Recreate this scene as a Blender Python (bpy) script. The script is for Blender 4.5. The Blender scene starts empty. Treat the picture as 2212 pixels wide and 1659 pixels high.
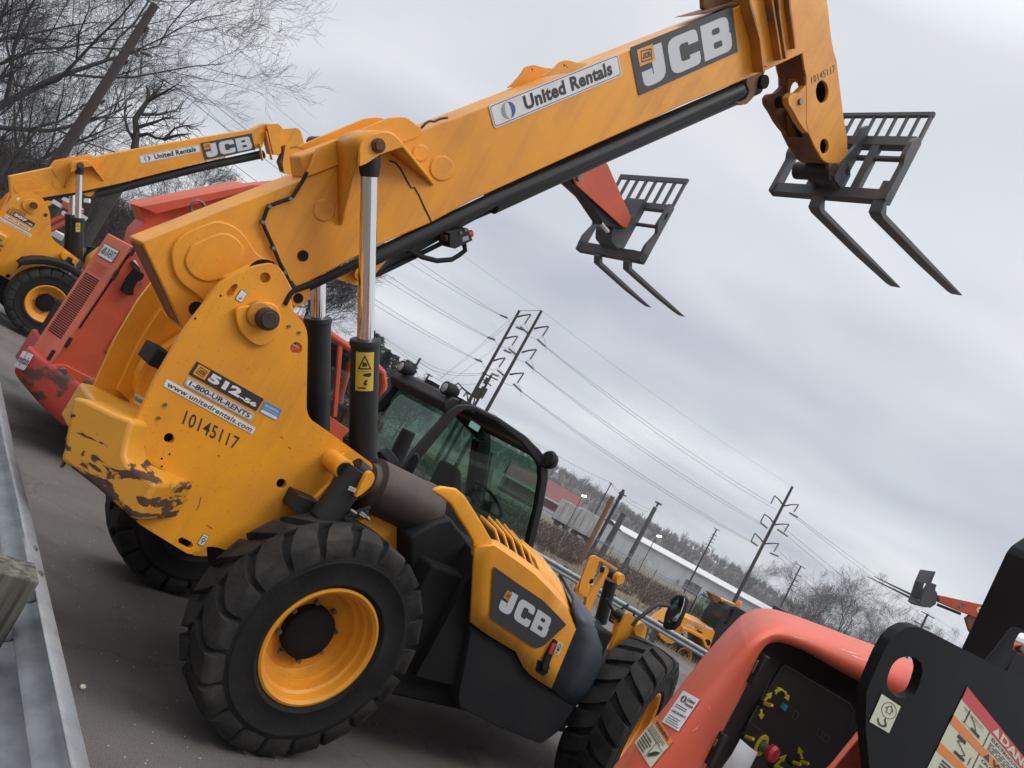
import bpy, bmesh, math, random
import numpy as np
from mathutils import Vector, Matrix
from mathutils.geometry import tessellate_polygon
random.seed(7)
SC = bpy.context.scene
COL = SC.collection
rad = math.radians

# ------------------------------------------------------------------ camera
EYE = 2.02
ROLL, PITCH, FPX = rad(28.8), rad(5.0), 1700.0          # focal length for a 2212 px wide picture
_fw = np.array([0, math.cos(PITCH), math.sin(PITCH)])
_up = np.array([0, -math.sin(PITCH), math.cos(PITCH)])
_rt = np.array([1.0, 0, 0])
_R = math.cos(ROLL) * _rt + math.sin(ROLL) * _up
_C = -math.sin(ROLL) * _rt + math.cos(ROLL) * _up
CAMP = np.array([0, 0, EYE])
cam_d = bpy.data.cameras.new('camera')
cam = bpy.data.objects.new('camera', cam_d)
COL.objects.link(cam)
cam_d.sensor_width = 36.0
cam_d.lens = 36.0 * FPX / 2212.0
cam_d.clip_start = 0.05
cam_d.clip_end = 4000
cam.matrix_world = Matrix(((_R[0], _C[0], -_fw[0], 0), (_R[1], _C[1], -_fw[1], 0), (_R[2], _C[2], -_fw[2], EYE), (0, 0, 0, 1)))
SC.camera = cam

# ------------------------------------------------------------------ sky, sun, exposure
SUN_EL, SUN_AZ = rad(48), rad(105)
w = bpy.data.worlds.new('World')
SC.world = w
w.use_nodes = True
nt = w.node_tree
nt.nodes.clear()
N = nt.nodes.new
L = nt.links.new
out = N('ShaderNodeOutputWorld')
bg = N('ShaderNodeBackground')
bg.inputs['Strength'].default_value = 0.1
sky = N('ShaderNodeTexSky')
sky.sky_type = 'NISHITA'
sky.sun_disc = False
sky.sun_elevation = SUN_EL
sky.sun_rotation = SUN_AZ
tc = N('ShaderNodeTexCoord')
sep = N('ShaderNodeSeparateXYZ')
L(tc.outputs['Generated'], sep.inputs[0])
zz = N('ShaderNodeMath'); zz.operation = 'ADD'; zz.inputs[1].default_value = 0.16
L(sep.outputs['Z'], zz.inputs[0])
zm = N('ShaderNodeMath'); zm.operation = 'MAXIMUM'; zm.inputs[1].default_value = 0.05
L(zz.outputs[0], zm.inputs[0])
dx = N('ShaderNodeMath'); dx.operation = 'DIVIDE'
dy = N('ShaderNodeMath'); dy.operation = 'DIVIDE'
L(sep.outputs['X'], dx.inputs[0]); L(zm.outputs[0], dx.inputs[1])
L(sep.outputs['Y'], dy.inputs[0]); L(zm.outputs[0], dy.inputs[1])
cmb = N('ShaderNodeCombineXYZ')
L(dx.outputs[0], cmb.inputs[0]); L(dy.outputs[0], cmb.inputs[1])
def cloud(scale, detail, rough, loc, stretch=(1, 1, 1), dist=0.4):
    mp = N('ShaderNodeMapping')
    mp.inputs['Location'].default_value = loc
    mp.inputs['Scale'].default_value = stretch
    n = N('ShaderNodeTexNoise')
    n.inputs['Scale'].default_value = scale
    n.inputs['Detail'].default_value = detail
    n.inputs['Roughness'].default_value = rough
    n.inputs['Distortion'].default_value = dist
    L(cmb.outputs[0], mp.inputs[0]); L(mp.outputs[0], n.inputs['Vector'])
    return n.outputs['Fac']
c1 = cloud(0.75, 2.5, 0.42, (12.8746, 0.4997, 0), (0.9, 1.15, 1))
c2 = cloud(1.8, 3.0, 0.4, (19.7573, -7.3779, 0), (0.9, 1.1, 1))
mx = N('ShaderNodeMix'); mx.data_type = 'FLOAT'; mx.inputs[0].default_value = 0.32
L(c1, mx.inputs[2]); L(c2, mx.inputs[3])
ramp = N('ShaderNodeValToRGB')
ramp.color_ramp.elements[0].position = 0.33
ramp.color_ramp.elements[0].color = (0.50, 0.525, 0.60, 1)
ramp.color_ramp.elements[1].position = 0.66
ramp.color_ramp.elements[1].color = (0.84, 0.865, 0.89, 1)
e = ramp.color_ramp.elements.new(0.5); e.color = (0.66, 0.69, 0.74, 1)
L(mx.outputs[0], ramp.inputs[0])
# overcast: brighter overhead than at the horizon
zr = N('ShaderNodeMapRange')
zr.inputs['From Min'].default_value = 0.60; zr.inputs['From Max'].default_value = 1.0
zr.inputs['To Min'].default_value = 7.9; zr.inputs['To Max'].default_value = 33.0
L(sep.outputs['Z'], zr.inputs['Value'])
vm = N('ShaderNodeVectorMath'); vm.operation = 'SCALE'
L(ramp.outputs['Color'], vm.inputs[0]); L(zr.outputs[0], vm.inputs['Scale'])
mixs = N('ShaderNodeMix'); mixs.data_type = 'RGBA'; mixs.inputs[0].default_value = 0.95
L(sky.outputs['Color'], mixs.inputs[6]); L(vm.outputs[0], mixs.inputs[7])
L(mixs.outputs[2], bg.inputs['Color'])
L(bg.outputs[0], out.inputs[0])
sd = bpy.data.lights.new('sun', 'SUN')
sd.energy = 1.0
sd.angle = rad(25)
sd.color = (1.0, 0.97, 0.93)
so = bpy.data.objects.new('sun', sd)
COL.objects.link(so)
_sv = Vector((math.sin(SUN_AZ) * math.cos(SUN_EL), math.cos(SUN_AZ) * math.cos(SUN_EL), math.sin(SUN_EL)))
so.rotation_euler = _sv.to_track_quat('Z', 'Y').to_euler()
so.location = (0, 0, 30)
vs = SC.view_settings
vs.view_transform = 'Standard'
vs.look = 'None'
vs.exposure = 0.40
vs.gamma = 1.0
SC.cycles.max_bounces = 8
SC.cycles.transparent_max_bounces = 24
SC.cycles.use_denoising = True

# ------------------------------------------------------------------ from a sight line to a place
def ray(x, y):
    return _fw + (x - 1106) / FPX * _R - (y - 829.5) / FPX * _C
def at_z(x, y, z):
    d = ray(x, y); return CAMP + (z - EYE) / d[2] * d
def at_depth(x, y, dep):
    return CAMP + ray(x, y) * dep                 # dep measured along the optical axis
class Frame:
    """A machine's own axes: x forward, y to its left, z up; origin on the ground."""
    def __init__(s, o, az):
        a = rad(az); s.az = az
        s.o = np.array(o, float)
        s.A = [np.array([math.sin(a), math.cos(a), 0]), np.array([-math.cos(a), math.sin(a), 0]), np.array([0, 0, 1.0])]
    def loc(s, P):
        d = np.array(P) - s.o; return tuple(float(d @ a) for a in s.A)
    def world(s, q):
        return s.o + q[0] * s.A[0] + q[1] * s.A[1] + q[2] * s.A[2]
    def on(s, ax, c, x, y):
        d = ray(x, y); n = s.A[ax]
        t = (c - (CAMP - s.o) @ n) / (d @ n)
        return s.loc(CAMP + t * d)
    def pl(s, y, pts):                             # on a plane y = const -> list of (x, z)
        r = []
        for p in pts:
            q = s.on(1, y, *p); r.append((q[0], q[2]))
        return r
    def py(s, y, p): return s.on(1, y, *p)
    def empty(s, name, label, cat, group=None):
        o = bpy.data.objects.new(name, None); COL.objects.link(o)
        o.empty_display_size = 0.2
        o.location = s.o; o.rotation_euler = (0, 0, rad(90 - s.az))
        o['label'] = label; o['category'] = cat
        if group: o['group'] = group
        return o

def empty(name, loc, label, cat, group=None, rz=0.0):
    o = bpy.data.objects.new(name, None); COL.objects.link(o)
    o.empty_display_size = 0.2
    o.location = loc; o.rotation_euler = (0, 0, rz)
    o['label'] = label; o['category'] = cat
    if group: o['group'] = group
    return o
def tag(o, label=None, cat=None, group=None, kind=None):
    if label: o['label'] = label
    if cat: o['category'] = cat
    if group: o['group'] = group
    if kind: o['kind'] = kind
    return o
def copy_tree(o, parent=None):
    kids = [c for c in COL.objects if c.parent == o]
    c = o.copy(); COL.objects.link(c); c.parent = parent
    for k in kids: copy_tree(k, c)
    return c

# ------------------------------------------------------------------ materials
MATS = {}
def principled(name, base, rough=0.6, metal=0.0, spec=0.5, coat=0.0):
    m = bpy.data.materials.new(name); m.use_nodes = True
    p = m.node_tree.nodes['Principled BSDF']
    p.inputs['Base Color'].default_value = (*base, 1)
    p.inputs['Roughness'].default_value = rough
    p.inputs['Metallic'].default_value = metal
    p.inputs['Specular IOR Level'].default_value = spec
    if coat: p.inputs['Coat Weight'].default_value = coat
    MATS[name] = m
    return m, m.node_tree, p
def worn(name, base, dirt, scale=3.0, amount=0.5, rough=0.5, metal=0.0, bump=0.05, fine=60.0, stretch=(1, 1, 1), speck=None, spec=0.5, lo=0.4, hi=0.7, streak=None):
    """Paint or metal with patchy grime, fine speckle and a slightly uneven gloss."""
    m, t, p = principled(name, base, rough, metal, spec)
    n = t.nodes.new; l = t.links.new
    co = n('ShaderNodeTexCoord'); mp = n('ShaderNodeMapping'); mp.inputs['Scale'].default_value = stretch
    l(co.outputs['Object'], mp.inputs[0])
    a = n('ShaderNodeTexNoise'); a.inputs['Scale'].default_value = scale; a.inputs['Detail'].default_value = 6; a.inputs['Roughness'].default_value = 0.6
    l(mp.outputs[0], a.inputs['Vector'])
    r = n('ShaderNodeMapRange'); r.inputs['From Min'].default_value = lo; r.inputs['From Max'].default_value = hi
    r.inputs['To Min'].default_value = 0; r.inputs['To Max'].default_value = amount
    l(a.outputs['Fac'], r.inputs['Value'])
    mix = n('ShaderNodeMix'); mix.data_type = 'RGBA'
    mix.inputs[6].default_value = (*base, 1); mix.inputs[7].default_value = (*dirt, 1)
    l(r.outputs[0], mix.inputs[0])
    colour = mix.outputs[2]
    b = n('ShaderNodeTexNoise'); b.inputs['Scale'].default_value = fine; b.inputs['Detail'].default_value = 3
    l(co.outputs['Object'], b.inputs['Vector'])
    if speck:
        r2 = n('ShaderNodeMapRange'); r2.inputs['From Min'].default_value = 0.66; r2.inputs['From Max'].default_value = 0.72
        l(b.outputs['Fac'], r2.inputs['Value'])
        m2 = n('ShaderNodeMix'); m2.data_type = 'RGBA'; m2.inputs[7].default_value = (*speck, 1)
        l(colour, m2.inputs[6]); l(r2.outputs[0], m2.inputs[0]); colour = m2.outputs[2]
    if streak:
        # runs of grime down the sides, broken up by a larger noise
        ms = n('ShaderNodeMapping'); ms.inputs['Scale'].default_value = (11, 11, .9); l(co.outputs['Object'], ms.inputs[0])
        sn_ = n('ShaderNodeTexNoise'); sn_.inputs['Scale'].default_value = 1.0; sn_.inputs['Detail'].default_value = 7; sn_.inputs['Roughness'].default_value = .62; sn_.inputs['Distortion'].default_value = .3
        l(ms.outputs[0], sn_.inputs['Vector'])
        bn = n('ShaderNodeTexNoise'); bn.inputs['Scale'].default_value = 1.1; bn.inputs['Detail'].default_value = 2; l(co.outputs['Object'], bn.inputs['Vector'])
        mu = n('ShaderNodeMath'); mu.operation = 'MULTIPLY'; l(sn_.outputs['Fac'], mu.inputs[0]); l(bn.outputs['Fac'], mu.inputs[1])
        r3 = n('ShaderNodeMapRange'); r3.inputs['From Min'].default_value = .25; r3.inputs['From Max'].default_value = .42; r3.inputs['To Max'].default_value = .32; l(mu.outputs[0], r3.inputs['Value'])
        m3 = n('ShaderNodeMix'); m3.data_type = 'RGBA'; m3.inputs[7].default_value = (*streak, 1); l(colour, m3.inputs[6]); l(r3.outputs[0], m3.inputs[0]); colour = m3.outputs[2]
        # hairline scratches
        wv = n('ShaderNodeTexNoise'); wv.inputs['Scale'].default_value = 3.0; wv.inputs['Detail'].default_value = 3; wv.inputs['Distortion'].default_value = 2.5
        m5 = n('ShaderNodeMapping'); m5.inputs['Scale'].default_value = (1, 6, 7); m5.inputs['Rotation'].default_value = (0, .6, .3); l(co.outputs['Object'], m5.inputs[0]); l(m5.outputs[0], wv.inputs['Vector'])
        ab = n('ShaderNodeMath'); ab.operation = 'SUBTRACT'; ab.inputs[1].default_value = .52; l(wv.outputs['Fac'], ab.inputs[0])
        a2_ = n('ShaderNodeMath'); a2_.operation = 'ABSOLUTE'; l(ab.outputs[0], a2_.inputs[0])
        r4 = n('ShaderNodeMapRange'); r4.inputs['From Min'].default_value = .0012; r4.inputs['From Max'].default_value = .0004; l(a2_.outputs[0], r4.inputs['Value'])
        g4 = n('ShaderNodeMath'); g4.operation = 'GREATER_THAN'; g4.inputs[1].default_value = .60; l(bn.outputs['Fac'], g4.inputs[0])
        m6 = n('ShaderNodeMath'); m6.operation = 'MULTIPLY'; l(r4.outputs[0], m6.inputs[0]); l(g4.outputs[0], m6.inputs[1])
        m7 = n('ShaderNodeMix'); m7.data_type = 'RGBA'; m7.inputs[7].default_value = (.2, .09, .03, 1); l(colour, m7.inputs[6]); l(m6.outputs[0], m7.inputs[0]); colour = m7.outputs[2]
    l(colour, p.inputs['Base Color'])
    rr = n('ShaderNodeMapRange'); rr.inputs['To Min'].default_value = max(rough - 0.12, 0.05); rr.inputs['To Max'].default_value = min(rough + 0.18, 1)
    l(a.outputs['Fac'], rr.inputs['Value']); l(rr.outputs[0], p.inputs['Roughness'])
    if bump:
        bp = n('ShaderNodeBump'); bp.inputs['Strength'].default_value = bump; bp.inputs['Distance'].default_value = 0.02
        l(b.outputs['Fac'], bp.inputs['Height']); l(bp.outputs[0], p.inputs['Normal'])
    return m
worn('yellow', (0.80, 0.325, 0.013), (0.56, 0.205, 0.026), 1.6, 0.6, 0.44, bump=0.02, fine=90, speck=(0.42, 0.16, 0.02), streak=(0.34, 0.125, 0.03))
worn('yellow_dirty', (0.55, 0.21, 0.012), (0.13, 0.055, 0.025), 2.2, 0.9, 0.6, bump=0.04, fine=50)
worn('underside', (0.22, 0.085, 0.03), (0.06, 0.03, 0.018), 2.6, 0.8, 0.7, bump=0.04, fine=50)  # browned yellow; grime and the shade underneath both put into the colour
worn('black_paint', (0.011, 0.012, 0.013), (0.030, 0.027, 0.025), 3.0, 0.6, 0.48, bump=0.03, spec=.35)
worn('black_plastic', (0.013, 0.0135, 0.015), (0.026, 0.025, 0.025), 5.0, 0.6, 0.65, bump=0.06, fine=160, spec=.2)
worn('dark_gap', (0.008, 0.0075, 0.007), (0.015, 0.013, 0.011), 4.0, 0.6, 0.85, bump=0.0, spec=.2)  # near-black for black parts, and painted shade inside holes and gaps
worn('blue_black', (0.017, 0.025, 0.034), (0.04, 0.048, 0.055), 2.0, 0.5, 0.45, bump=0.01)
worn('fork_steel', (0.052, 0.061, 0.073), (0.11, 0.085, 0.07), 7.0, 0.75, 0.5, bump=0.08, fine=60, speck=(0.16, 0.15, 0.15))
worn('rubber', (0.006, 0.0056, 0.0055), (0.022, 0.019, 0.017), 4.0, 0.8, 0.8, bump=0.15, fine=40, spec=.3)
worn('tread_rubber', (0.012, 0.0115, 0.011), (0.050, 0.045, 0.038), 5.0, 0.9, 0.85, bump=0.2, fine=45, spec=.3)
worn('exhaust', (0.020, 0.019, 0.019), (0.15, 0.09, 0.055), 2.0, 0.6, 0.6, bump=0.05, fine=70)
worn('red_paint', (0.58, 0.082, 0.028), (0.33, 0.06, 0.035), 2.2, 0.55, 0.5, bump=0.03, fine=90, speck=(0.18, 0.05, 0.04))
worn('red_faded', (0.64, 0.15, 0.08), (0.42, 0.085, 0.05), 2.0, 0.6, 0.6, bump=0.03, fine=80)
worn('pin_brown', (0.05, 0.026, 0.018), (0.02, 0.014, 0.012), 9.0, 0.8, 0.7, bump=0.1, fine=50)
worn('rust', (0.11, 0.05, 0.028), (0.05, 0.025, 0.018), 9.0, 0.8, 0.9, bump=0.3, fine=50)
worn('galvanised', (0.31, 0.325, 0.335), (0.20, 0.21, 0.22), 7.0, 0.9, 0.5, 0.35, bump=0.05, fine=30, stretch=(1, 1, 1))
worn('bolt', (0.22, 0.20, 0.18), (0.09, 0.065, 0.05), 14.0, 0.8, 0.5, 0.7, bump=0.1)
principled('chrome', (0.78, 0.77, 0.76), 0.12, 1.0)
principled('mirror', (0.8, 0.8, 0.82), 0.02, 1.0)
principled('lens', (0.30, 0.29, 0.28), 0.15, 0.4)
principled('sticker_teal', (0.20, 0.42, 0.38), .5)
principled('red_plastic', (0.55, 0.03, 0.04), 0.35)
principled('amber', (0.8, 0.22, 0.02), 0.3)
principled('ink', (0.025, 0.023, 0.022), 0.6)
principled('ink_grey', (0.034, 0.035, 0.038), 0.6)
worn('decal_white', (0.68, 0.68, 0.68), (0.48, 0.46, 0.44), 4.0, 0.6, 0.5, bump=0.0)
principled('decal_blue', (0.045, 0.085, 0.23), 0.5)
principled('decal_grey', (0.26, 0.27, 0.29), 0.5)
principled('decal_letter', (0.52, 0.53, 0.55), 0.5)
principled('decal_yellow', (0.60, 0.43, 0.05), 0.5)
principled('decal_cream', (0.55, 0.54, 0.40), 0.5)
principled('decal_orange', (0.66, 0.19, 0.03), 0.5)
principled('decal_red', (0.52, 0.035, 0.045), 0.5)
principled('decal_teal', (0.05, 0.22, 0.30), 0.5)
principled('decal_sky', (0.06, 0.22, 0.45), 0.5)
principled('line_grey', (0.16, 0.155, 0.15), 0.5)
principled('arrow_yellow', (0.58, 0.46, 0.02), 0.5)
worn('paper', (0.72, 0.71, 0.72), (0.55, 0.54, 0.55), 12, 0.5, 0.7, bump=0.02)
def glass(name, tint, gloss=0.10):
    m = bpy.data.materials.new(name); m.use_nodes = True; t = m.node_tree; t.nodes.clear()
    n = t.nodes.new; l = t.links.new
    o = n('ShaderNodeOutputMaterial'); tr = n('ShaderNodeBsdfTransparent'); gl = n('ShaderNodeBsdfGlossy')
    tr.inputs[0].default_value = (*tint, 1); gl.inputs['Roughness'].default_value = 0.03
    gl.inputs[0].default_value = (0.9, 1.0, 0.97, 1)
    lw = n('ShaderNodeLayerWeight'); lw.inputs[0].default_value = .5
    pw = n('ShaderNodeMath'); pw.operation = 'POWER'; pw.inputs[1].default_value = 4; l(lw.outputs['Facing'], pw.inputs[0])
    fr = n('ShaderNodeMath'); fr.operation = 'MULTIPLY_ADD'; fr.inputs[1].default_value = .6; fr.inputs[2].default_value = .05; l(pw.outputs[0], fr.inputs[0])
    mx_ = n('ShaderNodeMixShader')
    l(fr.outputs[0], mx_.inputs[0]); l(tr.outputs[0], mx_.inputs[1]); l(gl.outputs[0], mx_.inputs[2]); l(mx_.outputs[0], o.inputs[0])
    MATS[name] = m
glass('cab_glass', (0.48, 0.66, 0.58))
# chipped paint for the counterweight: scratches along the sides, more of them low down
def chipped():
    m, t, p = principled('yellow_chipped', (0.72, 0.33, 0.02), 0.5)
    n = t.nodes.new; l = t.links.new
    co = n('ShaderNodeTexCoord')
    mp = n('ShaderNodeMapping'); mp.inputs['Scale'].default_value = (1.3, 1.3, 3.2)
    l(co.outputs['Object'], mp.inputs[0])
    a = n('ShaderNodeTexNoise'); a.inputs['Scale'].default_value = 3.4; a.inputs['Detail'].default_value = 9; a.inputs['Roughness'].default_value = 0.62; a.inputs['Distortion'].default_value = 1.1
    l(mp.outputs[0], a.inputs['Vector'])
    s = n('ShaderNodeSeparateXYZ'); l(co.outputs['Object'], s.inputs[0])
    h = n('ShaderNodeMapRange'); h.inputs['From Min'].default_value = 0.75; h.inputs['From Max'].default_value = 1.3
    h.inputs['To Min'].default_value = 0.21; h.inputs['To Max'].default_value = -0.07
    l(s.outputs['Z'], h.inputs['Value'])
    bv = n('ShaderNodeBevel'); bv.samples = 4; bv.inputs['Radius'].default_value = .05
    ge = n('ShaderNodeNewGeometry'); dt = n('ShaderNodeVectorMath'); dt.operation = 'DOT_PRODUCT'; l(bv.outputs[0], dt.inputs[0]); l(ge.outputs['True Normal'], dt.inputs[1])
    ed = n('ShaderNodeMapRange'); ed.inputs['From Min'].default_value = 1.0; ed.inputs['From Max'].default_value = .80; ed.inputs['To Max'].default_value = .10; l(dt.outputs['Value'], ed.inputs['Value'])
    ad0 = n('ShaderNodeMath'); l(a.outputs['Fac'], ad0.inputs[0]); l(h.outputs[0], ad0.inputs[1])
    ad = n('ShaderNodeMath'); l(ad0.outputs[0], ad.inputs[0]); l(ed.outputs[0], ad.inputs[1])
    r = n('ShaderNodeMapRange'); r.inputs['From Min'].default_value = 0.585; r.inputs['From Max'].default_value = 0.60
    l(ad.outputs[0], r.inputs['Value'])
    mi = n('ShaderNodeMix'); mi.data_type = 'RGBA'
    b = n('ShaderNodeTexNoise'); b.inputs['Scale'].default_value = 2.0; b.inputs['Detail'].default_value = 5
    l(co.outputs['Object'], b.inputs['Vector'])
    g = n('ShaderNodeMix'); g.data_type = 'RGBA'; g.inputs[6].default_value = (0.70, 0.31, 0.022, 1); g.inputs[7].default_value = (0.45, 0.19, 0.02, 1)
    l(b.outputs['Fac'], g.inputs[0])
    l(g.outputs[2], mi.inputs[6]); mi.inputs[7].default_value = (0.065, 0.030, 0.022, 1)
    l(r.outputs[0], mi.inputs[0]); l(mi.outputs[2], p.inputs['Base Color'])
    rr = n('ShaderNodeMapRange'); rr.inputs['To Min'].default_value = 0.42; rr.inputs['To Max'].default_value = 0.9
    l(r.outputs[0], rr.inputs['Value']); l(rr.outputs[0], p.inputs['Roughness'])
    bp = n('ShaderNodeBump'); bp.inputs['Strength'].default_value = 0.35; bp.inputs['Distance'].default_value = 0.01; bp.invert = True
    l(r.outputs[0], bp.inputs['Height']); l(bp.outputs[0], p.inputs['Normal'])
chipped()

# ------------------------------------------------------------------ mesh builder
class MB:
    def __init__(s):
        s.v = []; s.f = []; s.m = []; s.mats = []; s.cur = 0
    def mat(s, name):
        if name not in s.mats: s.mats.append(name)
        s.cur = s.mats.index(name); return s
    def add(s, verts, faces):
        o = len(s.v)
        s.v += [tuple(map(float, q)) for q in verts]
        for f in faces: s.f.append(tuple(i + o for i in f)); s.m.append(s.cur)
    def prism(s, prof, y0, y1, holes=()):
        """profile of (x, z) points, extruded along y from y0 to y1; holes are cut right through"""
        loops = [list(prof)] + [list(h) for h in holes]
        flat = [p for lp in loops for p in lp]
        n = len(flat)
        V = [(p[0], y0, p[1]) for p in flat] + [(p[0], y1, p[1]) for p in flat]
        F = []
        if holes:
            tris = tessellate_polygon([[Vector((p[0], p[1], 0)) for p in lp] for lp in loops])
            F += [tuple(t) for t in tris] + [tuple(n + i for i in reversed(t)) for t in tris]
        else:
            F += [tuple(range(n)), tuple(range(2 * n - 1, n - 1, -1))]
        b = 0
        for lp in loops:
            k = len(lp)
            for i in range(k):
                j = (i + 1) % k
                F.append((b + i, b + j, n + b + j, n + b + i))
            b += k
        s.add(V, F); return s
    def poly3(s, top, bot):
        """two matching rings of 3-D points, capped"""
        n = len(top)
        F = [tuple(range(n)), tuple(range(2 * n - 1, n - 1, -1))] + [(i, (i + 1) % n, n + (i + 1) % n, n + i) for i in range(n)]
        s.add(list(top) + list(bot), F); return s
    def box(s, x0, x1, y0, y1, z0, z1):
        return s.prism([(x0, z0), (x1, z0), (x1, z1), (x0, z1)], y0, y1)
    def obox(s, c, ax, ay, az, hx, hy, hz):
        c = np.array(c, float); ax, ay, az = [np.array(a, float) / np.linalg.norm(a) for a in (ax, ay, az)]
        V = [c + sx * hx * ax + sy * hy * ay + sz * hz * az for sz in (-1, 1) for sx, sy in ((-1, -1), (1, -1), (1, 1), (-1, 1))]
        s.add(V, [(0, 3, 2, 1), (4, 5, 6, 7), (0, 1, 5, 4), (1, 2, 6, 5), (2, 3, 7, 6), (3, 0, 4, 7)]); return s
    def bar(s, a, b, w, h, up=(0, 0, 1)):
        a, b = np.array(a, float), np.array(b, float); d = b - a; ln = np.linalg.norm(d)
        if ln < 1e-6: return s
        d = d / ln; u = np.array(up, float)
        sd_ = np.cross(d, u)
        if np.linalg.norm(sd_) < 1e-3: sd_ = np.cross(d, (1, 0, 0))
        sd_ /= np.linalg.norm(sd_); u = np.cross(sd_, d)
        return s.obox((a + b) / 2, d, sd_, u, ln / 2, w / 2, h / 2)
    def tube(s, pts, r, n=10, cap=True):
        P = [np.array(p, float) for p in pts]
        rs = r if hasattr(r, '__len__') else [r] * len(P)
        V = []; F = []; prev = None
        for i, p in enumerate(P):
            d = P[min(i + 1, len(P) - 1)] - P[max(i - 1, 0)]
            d /= (np.linalg.norm(d) + 1e-12)
            if prev is None:
                u = np.cross(d, (0, 0, 1.0))
                if np.linalg.norm(u) < 0.05: u = np.cross(d, (1.0, 0, 0))
            else:
                u = prev - d * (prev @ d)
            u /= (np.linalg.norm(u) + 1e-12); prev = u
            v_ = np.cross(d, u)
            for k in range(n):
                a = 2 * math.pi * k / n
                V.append(p + rs[i] * (math.cos(a) * u + math.sin(a) * v_))
        for i in range(len(P) - 1):
            for k in range(n):
                k2 = (k + 1) % n
                F.append((i * n + k, i * n + k2, (i + 1) * n + k2, (i + 1) * n + k))
        if cap:
            F.append(tuple(range(n - 1, -1, -1))); F.append(tuple((len(P) - 1) * n + k for k in range(n)))
        s.add(V, F); return s
    def cyl(s, a, b, r0, r1=None, n=24):
        return s.tube([a, b], [r0, r0 if r1 is None else r1], n)
    def lathe(s, prof, c=(0, 0, 0), axis='y', n=48, close=False):
        """profile of (radius, height along the axis)"""
        V = []; F = []; k = len(prof)
        for i in range(n):
            a = 2 * math.pi * i / n; ca, sa = math.cos(a), math.sin(a)
            for r, h in prof:
                if axis == 'y': V.append((c[0] + r * ca, c[1] + h, c[2] + r * sa))
                elif axis == 'z': V.append((c[0] + r * ca, c[1] + r * sa, c[2] + h))
                else: V.append((c[0] + h, c[1] + r * ca, c[2] + r * sa))
        for i in range(n):
            j = (i + 1) % n
            for q in range(k - 1 if not close else k):
                q2 = (q + 1) % k
                F.append((i * k + q, i * k + q2, j * k + q2, j * k + q))
        s.add(V, F); return s
    def grid(s, rows):
        k = len(rows[0]); V = [p for r in rows for p in r]; F = []
        for i in range(len(rows) - 1):
            for j in range(k - 1):
                F.append((i * k + j, i * k + j + 1, (i + 1) * k + j + 1, (i + 1) * k + j))
        s.add(V, F); return s
    def build(s, name, mat=None, parent=None, smooth=35, bevel=0, thick=0, segs=2, fix=True):
        me = bpy.data.meshes.new(name)
        me.from_pydata(s.v, [], s.f)
        names = s.mats or [mat]
        for q in names: me.materials.append(MATS[q])
        if len(names) > 1: me.polygons.foreach_set('material_index', s.m)
        me.validate()
        if fix:
            bm = bmesh.new(); bm.from_mesh(me)
            bmesh.ops.recalc_face_normals(bm, faces=bm.faces)
            bm.to_mesh(me); bm.free()
        if smooth:
            me.polygons.foreach_set('use_smooth', [True] * len(me.polygons))
            me.set_sharp_from_angle(angle=rad(smooth))
        o = bpy.data.objects.new(name, me); COL.objects.link(o)
        o.parent = parent
        if thick:
            md = o.modifiers.new('thickness', 'SOLIDIFY'); md.thickness = thick; md.offset = 0
        if bevel:
            md = o.modifiers.new('edges', 'BEVEL'); md.width = bevel; md.segments = segs; md.limit_method = 'ANGLE'; md.angle_limit = rad(40)
        return o
def split_build(m, name, parent, **k):
    """every loose piece of the builder becomes an object of its own"""
    par = list(range(len(m.v)))
    def find(i):
        while par[i] != i: par[i] = par[par[i]]; i = par[i]
        return i
    for f in m.f:
        r = find(f[0])
        for i in f[1:]: par[find(i)] = r
    grp = {}
    for f, mt in zip(m.f, m.m): grp.setdefault(find(f[0]), []).append((f, mt))
    res = []
    for fs in grp.values():
        q = MB(); ids = {}; q.mats = list(m.mats)
        for f, mt in fs:
            q.f.append(tuple(ids.setdefault(i, len(ids)) for i in f)); q.m.append(0)
        mt = fs[0][1]; q.mats = [m.mats[mt]]; q.v = [m.v[i] for i in ids]
        res.append(q.build(name, None, parent, **k))
    return res
def circ(c, r, n=24, ry=None):
    return [(c[0] + r * math.cos(2 * math.pi * i / n), c[1] + (ry or r) * math.sin(2 * math.pi * i / n)) for i in range(n)]
def rounded(pts, r, seg=4):
    """round the corners of a 2-D polygon"""
    res = []; n = len(pts)
    rs = r if hasattr(r, '__len__') else [r] * n
    for i in range(n):
        p = np.array(pts[i], float); a = np.array(pts[i - 1], float); b = np.array(pts[(i + 1) % n], float)
        da, db = a - p, b - p; la, lb = np.linalg.norm(da), np.linalg.norm(db)
        q = min(rs[i], la * 0.49, lb * 0.49)
        if q <= 1e-6: res.append(tuple(p)); continue
        p0, p1 = p + da / la * q, p + db / lb * q
        for k in range(seg + 1):
            t = k / seg
            res.append(tuple((1 - t) ** 2 * p0 + 2 * t * (1 - t) * p + t * t * p1))
    return res

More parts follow.
